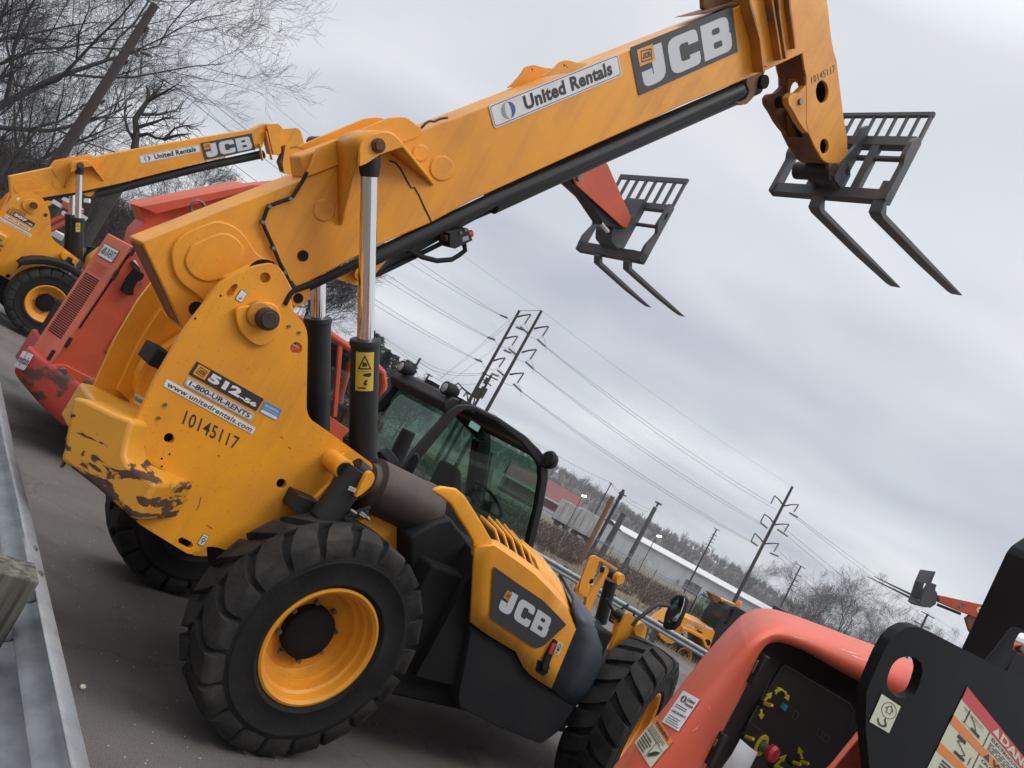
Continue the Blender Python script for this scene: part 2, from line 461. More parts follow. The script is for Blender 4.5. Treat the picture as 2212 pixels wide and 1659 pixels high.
# ------------------------------------------------------------------ writing and stickers
_tc = {}
def text_shape(s, bold=0.0, shear=0.0, spacing=1.0):
    """outline of a line of writing: (vertices, faces) in a unit box, and its width over height"""
    key = (s, bold, shear, spacing)
    if key in _tc: return _tc[key]
    cu = bpy.data.curves.new('writing', 'FONT')
    cu.body = s; cu.offset = bold; cu.shear = shear; cu.space_character = spacing; cu.resolution_u = 3
    o = bpy.data.objects.new('writing', cu); COL.objects.link(o)
    bpy.context.view_layer.update()
    me = bpy.data.meshes.new_from_object(o.evaluated_get(bpy.context.evaluated_depsgraph_get()))
    V = [(v.co.x, v.co.y) for v in me.vertices]; F = [tuple(p.vertices) for p in me.polygons]
    bpy.data.objects.remove(o); bpy.data.curves.remove(cu); bpy.data.meshes.remove(me)
    x0, x1 = min(v[0] for v in V), max(v[0] for v in V); y0, y1 = min(v[1] for v in V), max(v[1] for v in V)
    V = [((x - x0) / (x1 - x0), (y - y0) / (y1 - y0)) for x, y in V]
    _tc[key] = (V, F, (x1 - x0) / (y1 - y0)); return _tc[key]
J_ = rounded([(0.36, 1), (0.74, 1), (0.74, 0), (0, 0), (0, 0.44), (0.33, 0.44), (0.33, 0.27), (0.36, 0.27)], [0.0, 0.0, 0.34, 0.22, 0.0, 0, 0.03, 0.03])
C_ = rounded([(1, 0.64), (0.66, 0.64), (0.66, 0.74), (0.36, 0.74), (0.36, 0.26), (0.66, 0.26), (0.66, 0.36), (1, 0.36), (1, 0), (0, 0), (0, 1), (1, 1)],
             [0, 0, 0.06, 0.1, 0.1, 0.06, 0, 0, 0.26, 0.3, 0.3, 0.26])
B_ = rounded([(0, 0), (1, 0), (1, 0.5), (0.92, 0.53), (0.96, 0.56), (0.96, 1), (0, 1)], [0, 0.24, 0.16, 0.02, 0.14, 0.24, 0])
B_h = [rounded([(0.36, 0.22), (0.66, 0.22), (0.66, 0.40), (0.36, 0.40)], 0.06), rounded([(0.36, 0.61), (0.63, 0.61), (0.63, 0.78), (0.36, 0.78)], 0.06)]
class Decal:
    """flat sticker spanned by three corners (bottom left, bottom right, top left), proud of its surface"""
    def __init__(s, bl, br, tl, n, lift=0.004, wrap=None):
        s.o, s.x, s.y = np.array(bl, float), np.array(br, float) - np.array(bl, float), np.array(tl, float) - np.array(bl, float)
        s.n = np.array(n, float) / np.linalg.norm(n); s.lift = lift; s.k = 0; s.mb = MB(); s.wrap = wrap
    def p(s, u, v):
        h = s.lift + s.k * 0.0008
        if s.wrap: return s.wrap(u, v, h)
        return s.o + u * s.x + v * s.y + h * s.n
    def up(s): s.k += 1; return s
    def shape(s, pts, mat, holes=()):
        s.mb.mat(mat)
        loops = [list(pts)] + [list(h) for h in holes]
        flat = [p for lp in loops for p in lp]
        tris = tessellate_polygon([[Vector((p[0], p[1], 0)) for p in lp] for lp in loops])
        if s.wrap:
            V = [(float(q[0]), float(q[1])) for q in flat]; T = [tuple(t) for t in tris]
            for _ in range(4):
                T2_ = []
                for a, b, c in T:
                    e_ = [(math.dist(V[i], V[j]), i, j, k) for i, j, k in ((a, b, c), (b, c, a), (c, a, b))]
                    l_, i, j, k = max(e_)
                    if l_ > .12:
                        V.append(((V[i][0] + V[j][0]) / 2, (V[i][1] + V[j][1]) / 2)); n_ = len(V) - 1; T2_ += [(i, n_, k), (n_, j, k)]
                    else: T2_.append((a, b, c))
                T = T2_
            s.mb.add([s.p(*q) for q in V], T); return s
        s.mb.add([s.p(*q) for q in flat], [tuple(t) for t in tris]); return s
    def aspect(s): return np.linalg.norm(s.x) / np.linalg.norm(s.y)
    def rect(s, u0, v0, u1, v1, mat, r=0.0):
        if s.wrap:
            n_ = 12; s.mb.mat(mat); nv_ = 12 if v1 - v0 > .3 else 1
            s.mb.grid([[s.p(u0 + (u1 - u0) * i / n_, v0 + (v1 - v0) * j / nv_) for i in range(n_ + 1)] for j in range(nv_ + 1)]); return s
        a = s.aspect()
        q = rounded([(u0 * a, v0), (u1 * a, v0), (u1 * a, v1), (u0 * a, v1)], r, 5) if r else [(u0 * a, v0), (u1 * a, v0), (u1 * a, v1), (u0 * a, v1)]
        return s.shape([(x / a, y) for x, y in q], mat)
    def text(s, t, u0, v0, u1, v1, mat, bold=0.0, shear=0.0, spacing=1.0):
        V, F, _ = text_shape(t, bold, shear, spacing)
        s.mb.mat(mat)
        s.mb.add([s.p(u0 + x * (u1 - u0), v0 + y * (v1 - v0)) for x, y in V], F); return s
    def lines(s, u0, v0, u1, v1, rows, mat, seed=1, fill=0.5):
        """small print too small to read: rows of short dashes"""
        rg = random.Random(seed); dv = (v1 - v0) / rows
        for i in range(rows):
            u = u0; v = v1 - (i + 1) * dv
            end = u1 - rg.random() * (u1 - u0) * 0.3
            while u < end:
                w_ = (0.03 + rg.random() * 0.08) * (u1 - u0)
                s.rect(u, v, min(u + w_, u1), v + dv * fill, mat); u += w_ + 0.02 * (u1 - u0)
        return s
    def jcb(s, u0, v0, u1, v1, mat):
        W = 3.02
        def mp(pts, off): return [(u0 + (p[0] + off) / W * (u1 - u0), v0 + p[1] * (v1 - v0)) for p in pts]
        s.shape(mp(J_, 0), mat); s.shape(mp(C_, 0.90), mat); s.shape(mp(B_, 2.02), mat, [mp(h, 2.02) for h in B_h]); return s
    def badge(s, u0, v0, u1, v1):
        s.rect(u0, v0, u1, v1, 'yellow'); s.up()
        du, dv = u1 - u0, v1 - v0
        s.shape([(u0 + 0.12 * du, v0 + 0.2 * dv), (u0 + 0.8 * du, v0 + 0.12 * dv), (u0 + 0.88 * du, v0 + 0.78 * dv), (u0 + 0.2 * du, v0 + 0.88 * dv)], 'ink',
                [[(u0 + 0.18 * du, v0 + 0.27 * dv), (u0 + 0.24 * du, v0 + 0.8 * dv), (u0 + 0.82 * du, v0 + 0.72 * dv), (u0 + 0.76 * du, v0 + 0.19 * dv)]])
        s.jcb(u0 + 0.25 * du, v0 + 0.33 * dv, u0 + 0.76 * du, v0 + 0.66 * dv, 'ink'); return s
    def build(s, name, parent, label=None):
        o = s.mb.build(name, None, parent, smooth=0, fix=False)
        if label: o['label'] = label
        return o
def decal_on(fr, y, bl, br, tl, **k):
    """sticker on the near side (facing -y) of a machine"""
    return Decal(fr.py(y, bl), fr.py(y, br), fr.py(y, tl), (0, -1, 0), **k)
def rental_sign(d):
    d.rect(0, 0, 1, 1, 'decal_white', 0.16).up()
    a = d.aspect()
    ring = lambda i: [(x / a, y) for x, y in rounded([(i, i), (a - i, i), (a - i, 1 - i), (i, 1 - i)], 0.16 - i * 0.5, 5)]
    d.shape(ring(0.05), 'decal_blue', [ring(0.085)])
    c = (0.12, 0.5)
    def cres(sgn, mat):
        o_, i_ = [], []
        for k in range(15):
            t = math.pi * (k / 14 - 0.5)
            o_.append((c[0] + sgn * 0.40 / a * math.cos(t), c[1] + 0.36 * math.sin(t)))
            i_.append((c[0] + sgn * 0.16 / a * math.cos(t), c[1] + 0.36 * math.sin(t) * 0.98))
        d.shape(o_ + i_[::-1][1:-1], mat)
    cres(-1, 'decal_grey'); cres(1, 'decal_blue')
    d.text('United Rentals', 0.235, 0.2, 0.93, 0.83, 'ink', 0.045, 0.0, 1.06)
    return d

# ------------------------------------------------------------------ wheels
def tyre_parts(R, W, rim_r, lugs=20, lug_h=0.032):
    hw = W / 2
    side = MB()
    prof = [(rim_r - 0.01, -hw * 0.80), (rim_r + 0.02, -hw * 0.90), (rim_r + (R - rim_r) * 0.10, -hw * .965), (rim_r + (R - rim_r) * 0.115, -hw * .985), (rim_r + (R - rim_r) * 0.15, -hw * .985), (rim_r + (R - rim_r) * 0.165, -hw * .972), (rim_r + (R - rim_r) * 0.32, -hw), (rim_r + (R - rim_r) * 0.50, -hw), (rim_r + (R - rim_r) * 0.51, -hw * 1.012), (rim_r + (R - rim_r) * 0.54, -hw * 1.012), (rim_r + (R - rim_r) * 0.55, -hw * .995), (rim_r + (R - rim_r) * 0.62, -hw * 0.985), (R - lug_h - 0.045, -hw * 0.90), (R - lug_h - 0.012, -hw * 0.72), (R - lug_h, -hw * 0.35)]
    prof = prof + [(r, -y) for r, y in reversed(prof)]
    side.mat('rubber').lathe(prof, n=56)
    side.mat('tread_rubber')
    path = [(R - lug_h - 0.02, R, -0.03 * hw, 0.0), (R - lug_h - 0.02, R, 0.38 * hw, 0.085), (R - lug_h - 0.02, R - 0.004, 0.72 * hw, 0.13), (R - lug_h - 0.05, R - 0.018, 0.93 * hw, 0.155), (R - lug_h - 0.10, R - 0.055, 1.02 * hw, 0.165), (R - lug_h - 0.13, R - 0.11, 1.00 * hw, 0.17)]
    for k in range(lugs):
        for sg in (-1, 1):
            t0 = 2 * math.pi * (k + (0.5 if sg > 0 else 0.0)) / lugs
            V = []
            for i, (rb, rt_, y, dt) in enumerate(path):
                wd = (0.088 + 0.036 * min(i, 3) / 3) * 0.64 / R * 20 / lugs
                for (rr, ww) in ((rb, wd * 1.15), (rb, -wd * 1.15), (rt_, -wd), (rt_, wd)):
                    th = t0 + dt * 1.15 * 20 / lugs + ww
                    yy = y if rr == rt_ else y * 0.93
                    V.append((rr * math.cos(th), sg * yy, rr * math.sin(th)))
            F = []
            for i in range(len(path) - 1):
                for q in range(4): F.append((i * 4 + q, i * 4 + (q + 1) % 4, i * 4 + 4 + (q + 1) % 4, i * 4 + 4 + q))
            F += [(3, 2, 1, 0), tuple(len(path) * 4 - 4 + q for q in range(4))]
            side.add(V, F)
    return side
def rim_parts(rr, W, deep, hub):
    """outer side is -y"""
    hw = W / 2
    m = MB().mat('yellow')
    m.lathe([(rr + 0.012, -hw * 0.80), (rr + 0.010, -hw * 0.90), (rr - 0.004, -hw * 0.92), (rr - 0.022, -hw * 0.86), (rr - 0.030, -hw * 0.62), (rr - 0.045, -hw * 0.56), (rr - 0.050, -hw * 0.30), (rr - 0.075, -hw * 0.26), (rr - 0.082, -hw + deep - 0.02),
             (rr - 0.10, -hw + deep), (hub + 0.02, -hw + deep), (hub - 0.02, -hw + deep + 0.03)], n=56)
    m.lathe([(rr + 0.012, hw * 0.80), (rr - 0.004, hw * 0.92), (rr - 0.03, hw * 0.6), (rr - 0.09, hw * 0.3), (hub, hw * 0.25)], n=40)
    m.mat('dark_gap').lathe([(hub, -hw + deep + 0.03), (hub, -hw + deep - 0.045), (hub - 0.02, -hw + deep - 0.06), (0.02, -hw + deep - 0.062), (0.0, -hw + deep - 0.062)], n=40)
    m.mat('bolt')
    for k in range(8):
        a = 2 * math.pi * (k + 0.3) / 8; q = hub + 0.022
        m.cyl((q * math.cos(a), -hw + deep - 0.03, q * math.sin(a)), (q * math.cos(a), -hw + deep + 0.01, q * math.sin(a)), 0.015, n=8)
    return m
def wheel(parent, pos, R, W, rr, deep, hub, flip=False, steer=0.0, spin=0.0, lugs=20):
    """wheel > tyre, rim; the wheel's own mesh is its hub flange"""
    hb = MB().mat('dark_gap').lathe([(0.0, 0.10), (hub * 0.9, 0.10), (hub * 0.9, -0.02), (0.0, -0.02)], n=24)
    hb.cyl((0, 0.0, 0), (0, 0.35, 0), 0.09, n=14)
    o = hb.build('wheel', None, parent)
    o.location = pos; o.rotation_euler = (0, 0, (math.pi if flip else 0) + steer)
    ty = tyre_parts(R, W, rr, lugs).build('tyre', None, o, smooth=40); ty.rotation_euler = (0, spin, 0)
    ri = rim_parts(rr, W, deep, hub).build('rim', None, o, smooth=40)
    return o
# ================================================================== the ground
def interp(v, pts):
    if v <= pts[0][0]: return pts[0][1]
    for (a, fa), (b, fb) in zip(pts, pts[1:]):
        if v <= b: return fa + (fb - fa) * (v - a) / (b - a)
    return pts[-1][1]
def ground_z(X, Y):
    s = 0.45 * X + 0.9 * Y
    z = -0.055 * min(max(s - 7.5, 0), 28) * min(1, max(0, (s - 6) / 4))
    z += interp(Y, [(57, 0), (95, -1.2), (220, -4.5), (4000, -4.5)])
    return z
def axis_steps(lo, hi, fine_lo, fine_hi, fine, coarse):
    r = []; v = lo
    while v < hi:
        r.append(v)
        v += fine if fine_lo <= v < fine_hi else coarse
    r.append(hi); return r
LOT_Y = 31.0
xs = axis_steps(-40, 60, -12, 24, 2.0, 6.0)
ys = axis_steps(-15, LOT_Y, 4, LOT_Y, 1.5, 3.0)
lot = MB().grid([[(x, y, ground_z(x, y)) for x in xs] for y in ys])
def asphalt():
    m, t, p = principled('asphalt', (0.07, 0.068, 0.066), 0.9, 0, 0.3)
    n = t.nodes.new; l = t.links.new
    co = n('ShaderNodeTexCoord')
    a = n('ShaderNodeTexNoise'); a.inputs['Scale'].default_value = 0.5; a.inputs['Detail'].default_value = 6; a.inputs['Roughness'].default_value = 0.6; l(co.outputs['Object'], a.inputs['Vector'])
    r = n('ShaderNodeValToRGB'); r.color_ramp.elements[0].position = 0.35; r.color_ramp.elements[0].color = (0.098, 0.086, 0.076, 1); r.color_ramp.elements[1].position = 0.7; r.color_ramp.elements[1].color = (0.175, 0.156, 0.140, 1)
    l(a.outputs['Fac'], r.inputs[0])
    b = n('ShaderNodeTexNoise'); b.inputs['Scale'].default_value = 140; b.inputs['Detail'].default_value = 2; l(co.outputs['Object'], b.inputs['Vector'])
    mu = n('ShaderNodeMapRange'); mu.inputs['From Min'].default_value = 0.3; mu.inputs['From Max'].default_value = 0.7; mu.inputs['To Min'].default_value = 0.65; mu.inputs['To Max'].default_value = 1.35; l(b.outputs['Fac'], mu.inputs['Value'])
    v = n('ShaderNodeVectorMath'); v.operation = 'SCALE'; l(r.outputs[0], v.inputs[0]); l(mu.outputs[0], v.inputs['Scale'])
    # scattered pale grit
    vo = n('ShaderNodeTexVoronoi'); vo.inputs['Scale'].default_value = 22; l(co.outputs['Object'], vo.inputs['Vector'])
    g = n('ShaderNodeMapRange'); g.inputs['From Min'].default_value = 0.13; g.inputs['From Max'].default_value = 0.09; l(vo.outputs['Distance'], g.inputs['Value'])
    s = n('ShaderNodeSeparateColor'); l(vo.outputs['Color'], s.inputs[0])
    k = n('ShaderNodeMath'); k.operation = 'GREATER_THAN'; k.inputs[1].default_value = 0.82; l(s.outputs[0], k.inputs[0])
    mm = n('ShaderNodeMath'); mm.operation = 'MULTIPLY'; l(g.outputs[0], mm.inputs[0]); l(k.outputs[0], mm.inputs[1])
    mx_ = n('ShaderNodeMix'); mx_.data_type = 'RGBA'; mx_.inputs[7].default_value = (0.42, 0.41, 0.39, 1)
    # hairline cracks and dark oil spots
    vc = n('ShaderNodeTexVoronoi'); vc.feature = 'DISTANCE_TO_EDGE'; vc.inputs['Scale'].default_value = .55
    wn = n('ShaderNodeTexNoise'); wn.inputs['Scale'].default_value = 2.5; wn.inputs['Detail'].default_value = 5; l(co.outputs['Object'], wn.inputs['Vector'])
    wm = n('ShaderNodeVectorMath'); wm.operation = 'MULTIPLY_ADD'; wm.inputs[1].default_value = (.7, .7, .7); l(wn.outputs['Color'], wm.inputs[0]); l(co.outputs['Object'], wm.inputs[2]); l(wm.outputs[0], vc.inputs['Vector'])
    cr = n('ShaderNodeMapRange'); cr.inputs['From Min'].default_value = .004; cr.inputs['From Max'].default_value = .010; cr.inputs['To Min'].default_value = .80; l(vc.outputs['Distance'], cr.inputs['Value'])
    on = n('ShaderNodeTexNoise'); on.inputs['Scale'].default_value = 1.3; on.inputs['Detail'].default_value = 4; l(co.outputs['Object'], on.inputs['Vector'])
    orr = n('ShaderNodeMapRange'); orr.inputs['From Min'].default_value = .58; orr.inputs['From Max'].default_value = .72; orr.inputs['To Min'].default_value = 1.0; orr.inputs['To Max'].default_value = .55; l(on.outputs['Fac'], orr.inputs['Value'])
    pm = n('ShaderNodeMath'); pm.operation = 'MULTIPLY'; l(cr.outputs[0], pm.inputs[0]); l(orr.outputs[0], pm.inputs[1])
    v2 = n('ShaderNodeVectorMath'); v2.operation = 'SCALE'; l(v.outputs[0], v2.inputs[0]); l(pm.outputs[0], v2.inputs['Scale']); v = v2
    l(mm.outputs[0], mx_.inputs[0]); l(v.outputs[0], mx_.inputs[6]); l(mx_.outputs[2], p.inputs['Base Color'])
    bp = n('ShaderNodeBump'); bp.inputs['Strength'].default_value = 0.5; bp.inputs['Distance'].default_value = 0.01; l(b.outputs['Fac'], bp.inputs['Height']); l(bp.outputs[0], p.inputs['Normal'])
asphalt()
tag(lot.build('parking_lot', 'asphalt', None, smooth=80), kind='structure')
worn('dry_ground', (0.135, 0.108, 0.070), (0.068, 0.055, 0.038), 0.35, 0.9, 0.95, bump=0.3, fine=9, speck=(0.25, 0.2, 0.12))
worn('road_grey', (0.19, 0.19, 0.19), (0.14, 0.14, 0.14), 0.5, 0.6, 0.9)
worn('gravel', (0.15, 0.14, 0.125), (0.10, 0.095, 0.085), 2.0, 0.7, 0.95, bump=0.3, fine=40)
xs = axis_steps(-700, 900, -60, 120, 6, 40)
ys = axis_steps(LOT_Y, 1500, LOT_Y, 130, 4, 30)
tag(MB().grid([[(x, y, ground_z(x, y)) for x in xs] for y in ys]).build('ground', 'dry_ground', None, smooth=80), kind='structure')
for nm, xs_, ys_ in (('ground', [-700, -300, -120, -40], [-15, 0, 8, 16, 24, LOT_Y]), ('ground', [60, 120, 300, 900], [-15, 0, 8, 16, 24, LOT_Y]), ('ground', [-700, -200, -40, 0, 60, 300, 900], [-200, -60, -15])):
    tag(MB().grid([[(x, y, ground_z(x, y)) for x in xs_] for y in ys_]).build(nm, 'dry_ground', None, smooth=80), kind='structure')
# road beyond the fence
def strip(y0, y1, mat, name, dz, x0=-300, x1=500):
    q = axis_steps(x0, x1, 0, 0, 10, 20)
    return tag(MB().grid([[(x, y, ground_z(x, y) + dz) for x in q] for y in (y0, (y0 + y1) / 2, y1)]).build(name, mat, None), kind='structure')
strip(86, 98, 'road_grey', 'road', 0.12)
principled('line_white', (0.55, 0.55, 0.53), 0.8)
strip(87.0, 87.35, 'line_white', 'road_marking', 0.16); strip(96.6, 96.95, 'line_white', 'road_marking', 0.16)
# ---- guardrails
def wbeam(name, a, b, label, group, face, mat='galvanised', joint=3.8, post_s=1.9, wood=True, posts=True, posts_at=None, top=0.75):
    """steel rail from a to b; face is +1 when its humps point to the left of a->b"""
    a, b = np.array(a, float), np.array(b, float)
    d = (b - a)[:2]; ln = np.linalg.norm(d); d /= ln; nrm = np.array([-d[1], d[0]]) * face
    rt = empty(name, (a[0], a[1], ground_z(a[0], a[1])), label, 'guardrail', group)
    o0 = np.array(rt.location)
    prof = [(0, 0), (.02, -.006), (.072, -.03), (.083, -.055), (.083, -.095), (.06, -.118), (.012, -.135), (0, -.155), (.012, -.175), (.06, -.192), (.083, -.215), (.083, -.255), (.072, -.28), (.02, -.304), (0, -.31)]
    m = MB().mat(mat)
    n = max(2, int(ln / 1.0))
    rg = random.Random(5)
    rows = []
    for i in range(n + 1):
        t = i / n; p = a[:2] + d * ln * t; z = ground_z(*p) + top
        wob = (rg.random() - .5) * .008
        rows.append([(p[0] + nrm[0] * (u + wob) - o0[0], p[1] + nrm[1] * (u + wob) - o0[1], z + v + wob * .5 - o0[2]) for u, v in prof])
    m.grid(rows)
    bm_ = m.build('beam', None, rt, smooth=50, thick=0.005)
    k = joint * 0.5; i = 0
    # overlapping joints
    while k < ln:
        jm = MB().mat(mat); r2 = []
        for q in (-.17, .17):
            p = a[:2] + d * (k + q); z = ground_z(*p) + top
            r2.append([(p[0] + nrm[0] * (u - .006) - o0[0], p[1] + nrm[1] * (u - .006) - o0[1], z + v + .003 - o0[2]) for u, v in prof])
        jm.grid(r2); jm.build('beam_joint', None, rt, smooth=50, thick=0.004)
        bo2 = MB().mat('bolt')
        for q in (-.125, .125):
            for v, u in ((-.018, .045), (-.155, -.004), (-.292, .045)):
                p = a[:2] + d * (k + q); z = ground_z(*p) + top + v
                c = np.array([p[0] + nrm[0] * u - o0[0], p[1] + nrm[1] * u - o0[1], z - o0[2]])
                ax_ = np.array([nrm[0] * .45, nrm[1] * .45, .9]) if v > -.1 else np.array([-nrm[0], -nrm[1], 0.0])
                bo2.cyl(c - ax_ * .01, c + ax_ * .014, .016, .012, n=10)
        split_build(bo2, 'joint_bolt', rt)
        k += joint
    if posts:
        ks_ = posts_at or [post_s * .5 + i * post_s for i in range(int(ln / post_s))]
        for k in ks_:
            p = a[:2] + d * k - nrm * 0.16; g = ground_z(*p)
            pm = MB().mat('post_wood' if wood else mat)
            pm.obox((p[0] - o0[0], p[1] - o0[1], g - .3 + (top + .08 + .3) / 2 - o0[2]), (d[0], d[1], 0), (nrm[0], nrm[1], 0), (0, 0, 1), .085 if wood else .05, .13 if wood else .08, (top + .08 + .3) / 2)
            pm.build('post', None, rt, bevel=.008)
    return rt
def wood():
    m, t, p = principled('post_wood', (0.17, 0.15, 0.115), 0.9)
    n = t.nodes.new; l = t.links.new
    co = n('ShaderNodeTexCoord'); mp = n('ShaderNodeMapping'); mp.inputs['Scale'].default_value = (38, 38, 1.6); l(co.outputs['Object'], mp.inputs[0])
    a = n('ShaderNodeTexNoise'); a.inputs['Scale'].default_value = 1.0; a.inputs['Detail'].default_value = 6; l(mp.outputs[0], a.inputs['Vector'])
    r = n('ShaderNodeValToRGB'); r.color_ramp.elements[0].position = .35; r.color_ramp.elements[0].color = (.035, .033, .026, 1); r.color_ramp.elements[1].position = .68; r.color_ramp.elements[1].color = (.15, .14, .11, 1)
    l(a.outputs['Fac'], r.inputs[0]); l(r.outputs[0], p.inputs['Base Color'])
    bp = n('ShaderNodeBump'); bp.inputs['Strength'].default_value = .5; bp.inputs['Distance'].default_value = .01; l(a.outputs['Fac'], bp.inputs['Height']); l(bp.outputs[0], p.inputs['Normal'])
wood()
gA, gB = at_z(150, 1659, 0.75), at_z(40, 1106, 0.75)
gd = (gB - gA) / np.linalg.norm(gB - gA)
gpost = at_z(40, 1205, 0.83)
k_post = float((gpost - (gA - gd * 3)) @ gd) - 0.085
wbeam('guardrail', gA - gd * 3, gA + gd * 16, 'galvanised guardrail with weathered wooden post running along the bottom left', 'guardrails', -1, joint=8.8, posts_at=[k_post + 3.8 * i for i in range(-1, 5)], top=0.75)
# ================================================================== the big yellow telehandler in front
def conv(ox, oy, s):
    return lambda pts: [((ox + x / s) / 1.82278, (oy + y / s) / 1.82278) for x, y in pts]
k1 = conv(480, 400, 2.074)
k2 = conv(1200, 400, 2.074)
k3 = conv(2600, 0, 2.0738)
k4 = conv(0, 1008, 1.6458)
k5 = conv(1344, 2016, 1.6458)
kc = conv(1380, 1400, 2.0733)
kb = conv(1344, 0, 1.6458)
kf = conv(2950, 380, 2.0233)
kw = conv(1000, 1700, 2.949)
kq = conv(0, 1300, 1.843)
ks = conv(2100, 1900, 2.765)

_rc = at_z(694, 1400, 0.65)
_F0 = Frame((0, 0, 0), 50)
_o = _rc + 1.14 * _F0.A[1]; _o[2] = 0
M = Frame(_o, 50)
T = M.empty('telehandler', 'largest yellow telehandler up front with its long boom raised and chipped counterweight', 'telehandler', 'yellow telehandlers')
YN, YF = -0.30, 0.0            # boom sides
YP = -0.64                     # outer face of the near frame plate
# ---- rear frame
plate_px = [(498, 600), (520, 588), (554, 574), (594, 568), (610, 587), (631, 627), (618, 652), (640, 680), (660, 703), (665, 726), (662, 886), (670, 906), (700, 926), (737, 953), (806, 1003), (800, 1060), (740, 1100), (710, 1140), (690, 1210),
            (500, 1194), (467, 1181), (443, 1181), (430, 1193), (410, 1199), (383, 1183), (300, 1132), (262, 1090), (275, 990), (283, 936), (293, 913), (320, 853), (337, 816), (393, 720), (450, 645), (476, 612)]
plate = rounded(M.pl(YP, plate_px), [0.04] * 10 + [0.1, 0.1] + [0.03] * 23, 3)
def hole(pts): return M.pl(YP, pts)
def hole_c(x, y, r, n=18): return hole([(x + r * math.cos(2 * math.pi * i / n), y + r * math.sin(2 * math.pi * i / n)) for i in range(n)])
holes = [hole_c(573, 600, 11.5), hole_c(640, 752, 13), hole_c(365.5, 947, 11.5), hole_c(608, 1045, 11),
         rounded(hole(k1([(850, 1560), (900, 1500), (935, 1485), (950, 1505), (900, 1590), (862, 1600)])), 0.02),
         rounded(hole([(384, 1166), (392, 1160), (416, 1172), (417, 1182), (408, 1186), (388, 1177)]), 0.03)]
fr_ = MB().mat('yellow').prism(plate, YP, YP + 0.035, holes)
fr_.prism(plate, 0.30, 0.335)
frame = fr_.build('rear_frame', None, T, bevel=0.006)
bk = MB().mat('dark_gap')  # dark discs added behind the holes to stand for the shade inside
for c in [(573, 600, 22), (365.5, 947, 22), (608, 1045, 22), (400, 1174, 30)]:
    q = M.py(YP + 0.09, (c[0] - 3, c[1] - 3)); bk.cyl((q[0], YP + 0.08, q[2]), (q[0], YP + 0.10, q[2]), 0.09, n=20)
split_build(bk, 'hole_shade_disc', frame)
# cross members and the far side web seen behind the near plate
wb = MB().mat('yellow')
for a, b, wd in [((393, 720), (337, 816), 0.03), ((337, 816), (293, 913), 0.03)]:
    pass
x0, z0 = M.pl(0.3, [(258, 840)])[0]
inner = M.pl(0.30, k4([(1030, 330), (960, 430), (880, 560), (820, 690), (745, 855), (790, 890), (900, 1010), (990, 1000), (1300, 500), (1190, 480), (1110, 420)]))
wb.prism(inner, 0.255, 0.30)
pk = M.pl(0.25, k4([(1190, 480), (1165, 520), (935, 690), (885, 800), (880, 860), (900, 900), (870, 900), (850, 850), (870, 740), (915, 660)]))
wb.prism(pk, 0.16, 0.255)
wb.build('frame_web', None, T, bevel=0.006)
xm = MB().mat('dark_gap')
xm.box(-0.35, 0.35, -0.58, 0.24, 0.70, 1.05)
xm.box(-0.55, 0.2, -0.58, 0.24, 1.05, 1.45)
xm.cyl((-0.6, -0.58, 1.52), (-0.6, 0.28, 1.52), 0.07)
q = M.py(-0.2, k4([(1030, 665)])[0]); xm.mat('black_plastic').box(q[0] - 0.05, q[0] + 0.05, -0.25, 0.0, q[2] - 0.05, q[2] + 0.05)
xm.build('chassis_core', None, T, bevel=0.01)
# pivot boss and pin
bo = MB().mat('yellow')
boss = M.pl(YP - 0.03, k4([(1525, 350), (1560, 325), (1640, 322), (1700, 300), (1755, 300), (1805, 330), (1825, 390), (1815, 450), (1790, 520), (1745, 575), (1690, 587), (1640, 570), (1570, 510), (1535, 440)]))
bo.prism(rounded(boss, 0.03), YP - 0.03, YP)
pv = M.py(YP - 0.1, k4([(1745, 415)])[0])
bo.mat('yellow_dirty').cyl((pv[0] - .03, YP - 0.05, pv[2]), (pv[0] - .03, YP - 0.0, pv[2]), 0.07)
bo.build('pivot_boss', None, T, bevel=0.006)
pn = MB().mat('pin_brown').cyl((pv[0], YP - 0.10, pv[2]), (pv[0], YP + 0.05, pv[2]), 0.058, n=20)
pn.cyl((pv[0], YP - 0.11, pv[2]), (pv[0], YP - 0.10, pv[2]), 0.045, n=16)
pn.build('pivot_pin', None, T, bevel=0.006)
bt = MB().mat('bolt')
for x, y in k4([(1070, 962), (1027, 1048), (1938, 495), (1872, 455)]):
    q = M.py(YP, (x, y)); bt.cyl((q[0], YP - 0.010, q[2]), (q[0], YP, q[2]), 0.009, n=8)
bt.mat('dark_gap')
for x, y in k4([(1048, 1363), (1098, 1283), (1048, 1312), (2110, 1308), (1430, 257), (1265, 405)]):
    q = M.py(YP, (x, y)); bt.cyl((q[0], YP - 0.002, q[2]), (q[0], YP, q[2]), 0.0055, n=10)
split_build(bt, 'frame_bolt', T)
# ---- counterweight: tapered block across the back, its corner cut off at an angle
c45 = math.sqrt(0.5)
A0 = M.py(YP - 0.30, (338, 1066))
def on45(p):
    d = ray(*p); n = -M.A[0] * c45 - M.A[1] * c45
    p0 = M.world(A0); t = ((p0 - CAMP) @ n) / (d @ n); return M.loc(CAMP + t * d)
cw = MB().mat('yellow_chipped')
ring_px = kq([(450, 880), (430, 940), (700, 1150), (985, 1400), (1035, 1300), (1135, 1118), (930, 970), (905, 905), (930, 770), (968, 660), (940, 640), (850, 610), (620, 500), (520, 480), (500, 600)])
face = [on45(p) for p in ring_px]
xmin = min(f[0] for f in face); 
cl = on45(kq([(450, 900)])[0]); dep_ = 0.42
top = [np.array(f) for f in face]
back = [f + np.array([c45, c45, 0]) * 0.45 for f in top]
cw.poly3(top, back)
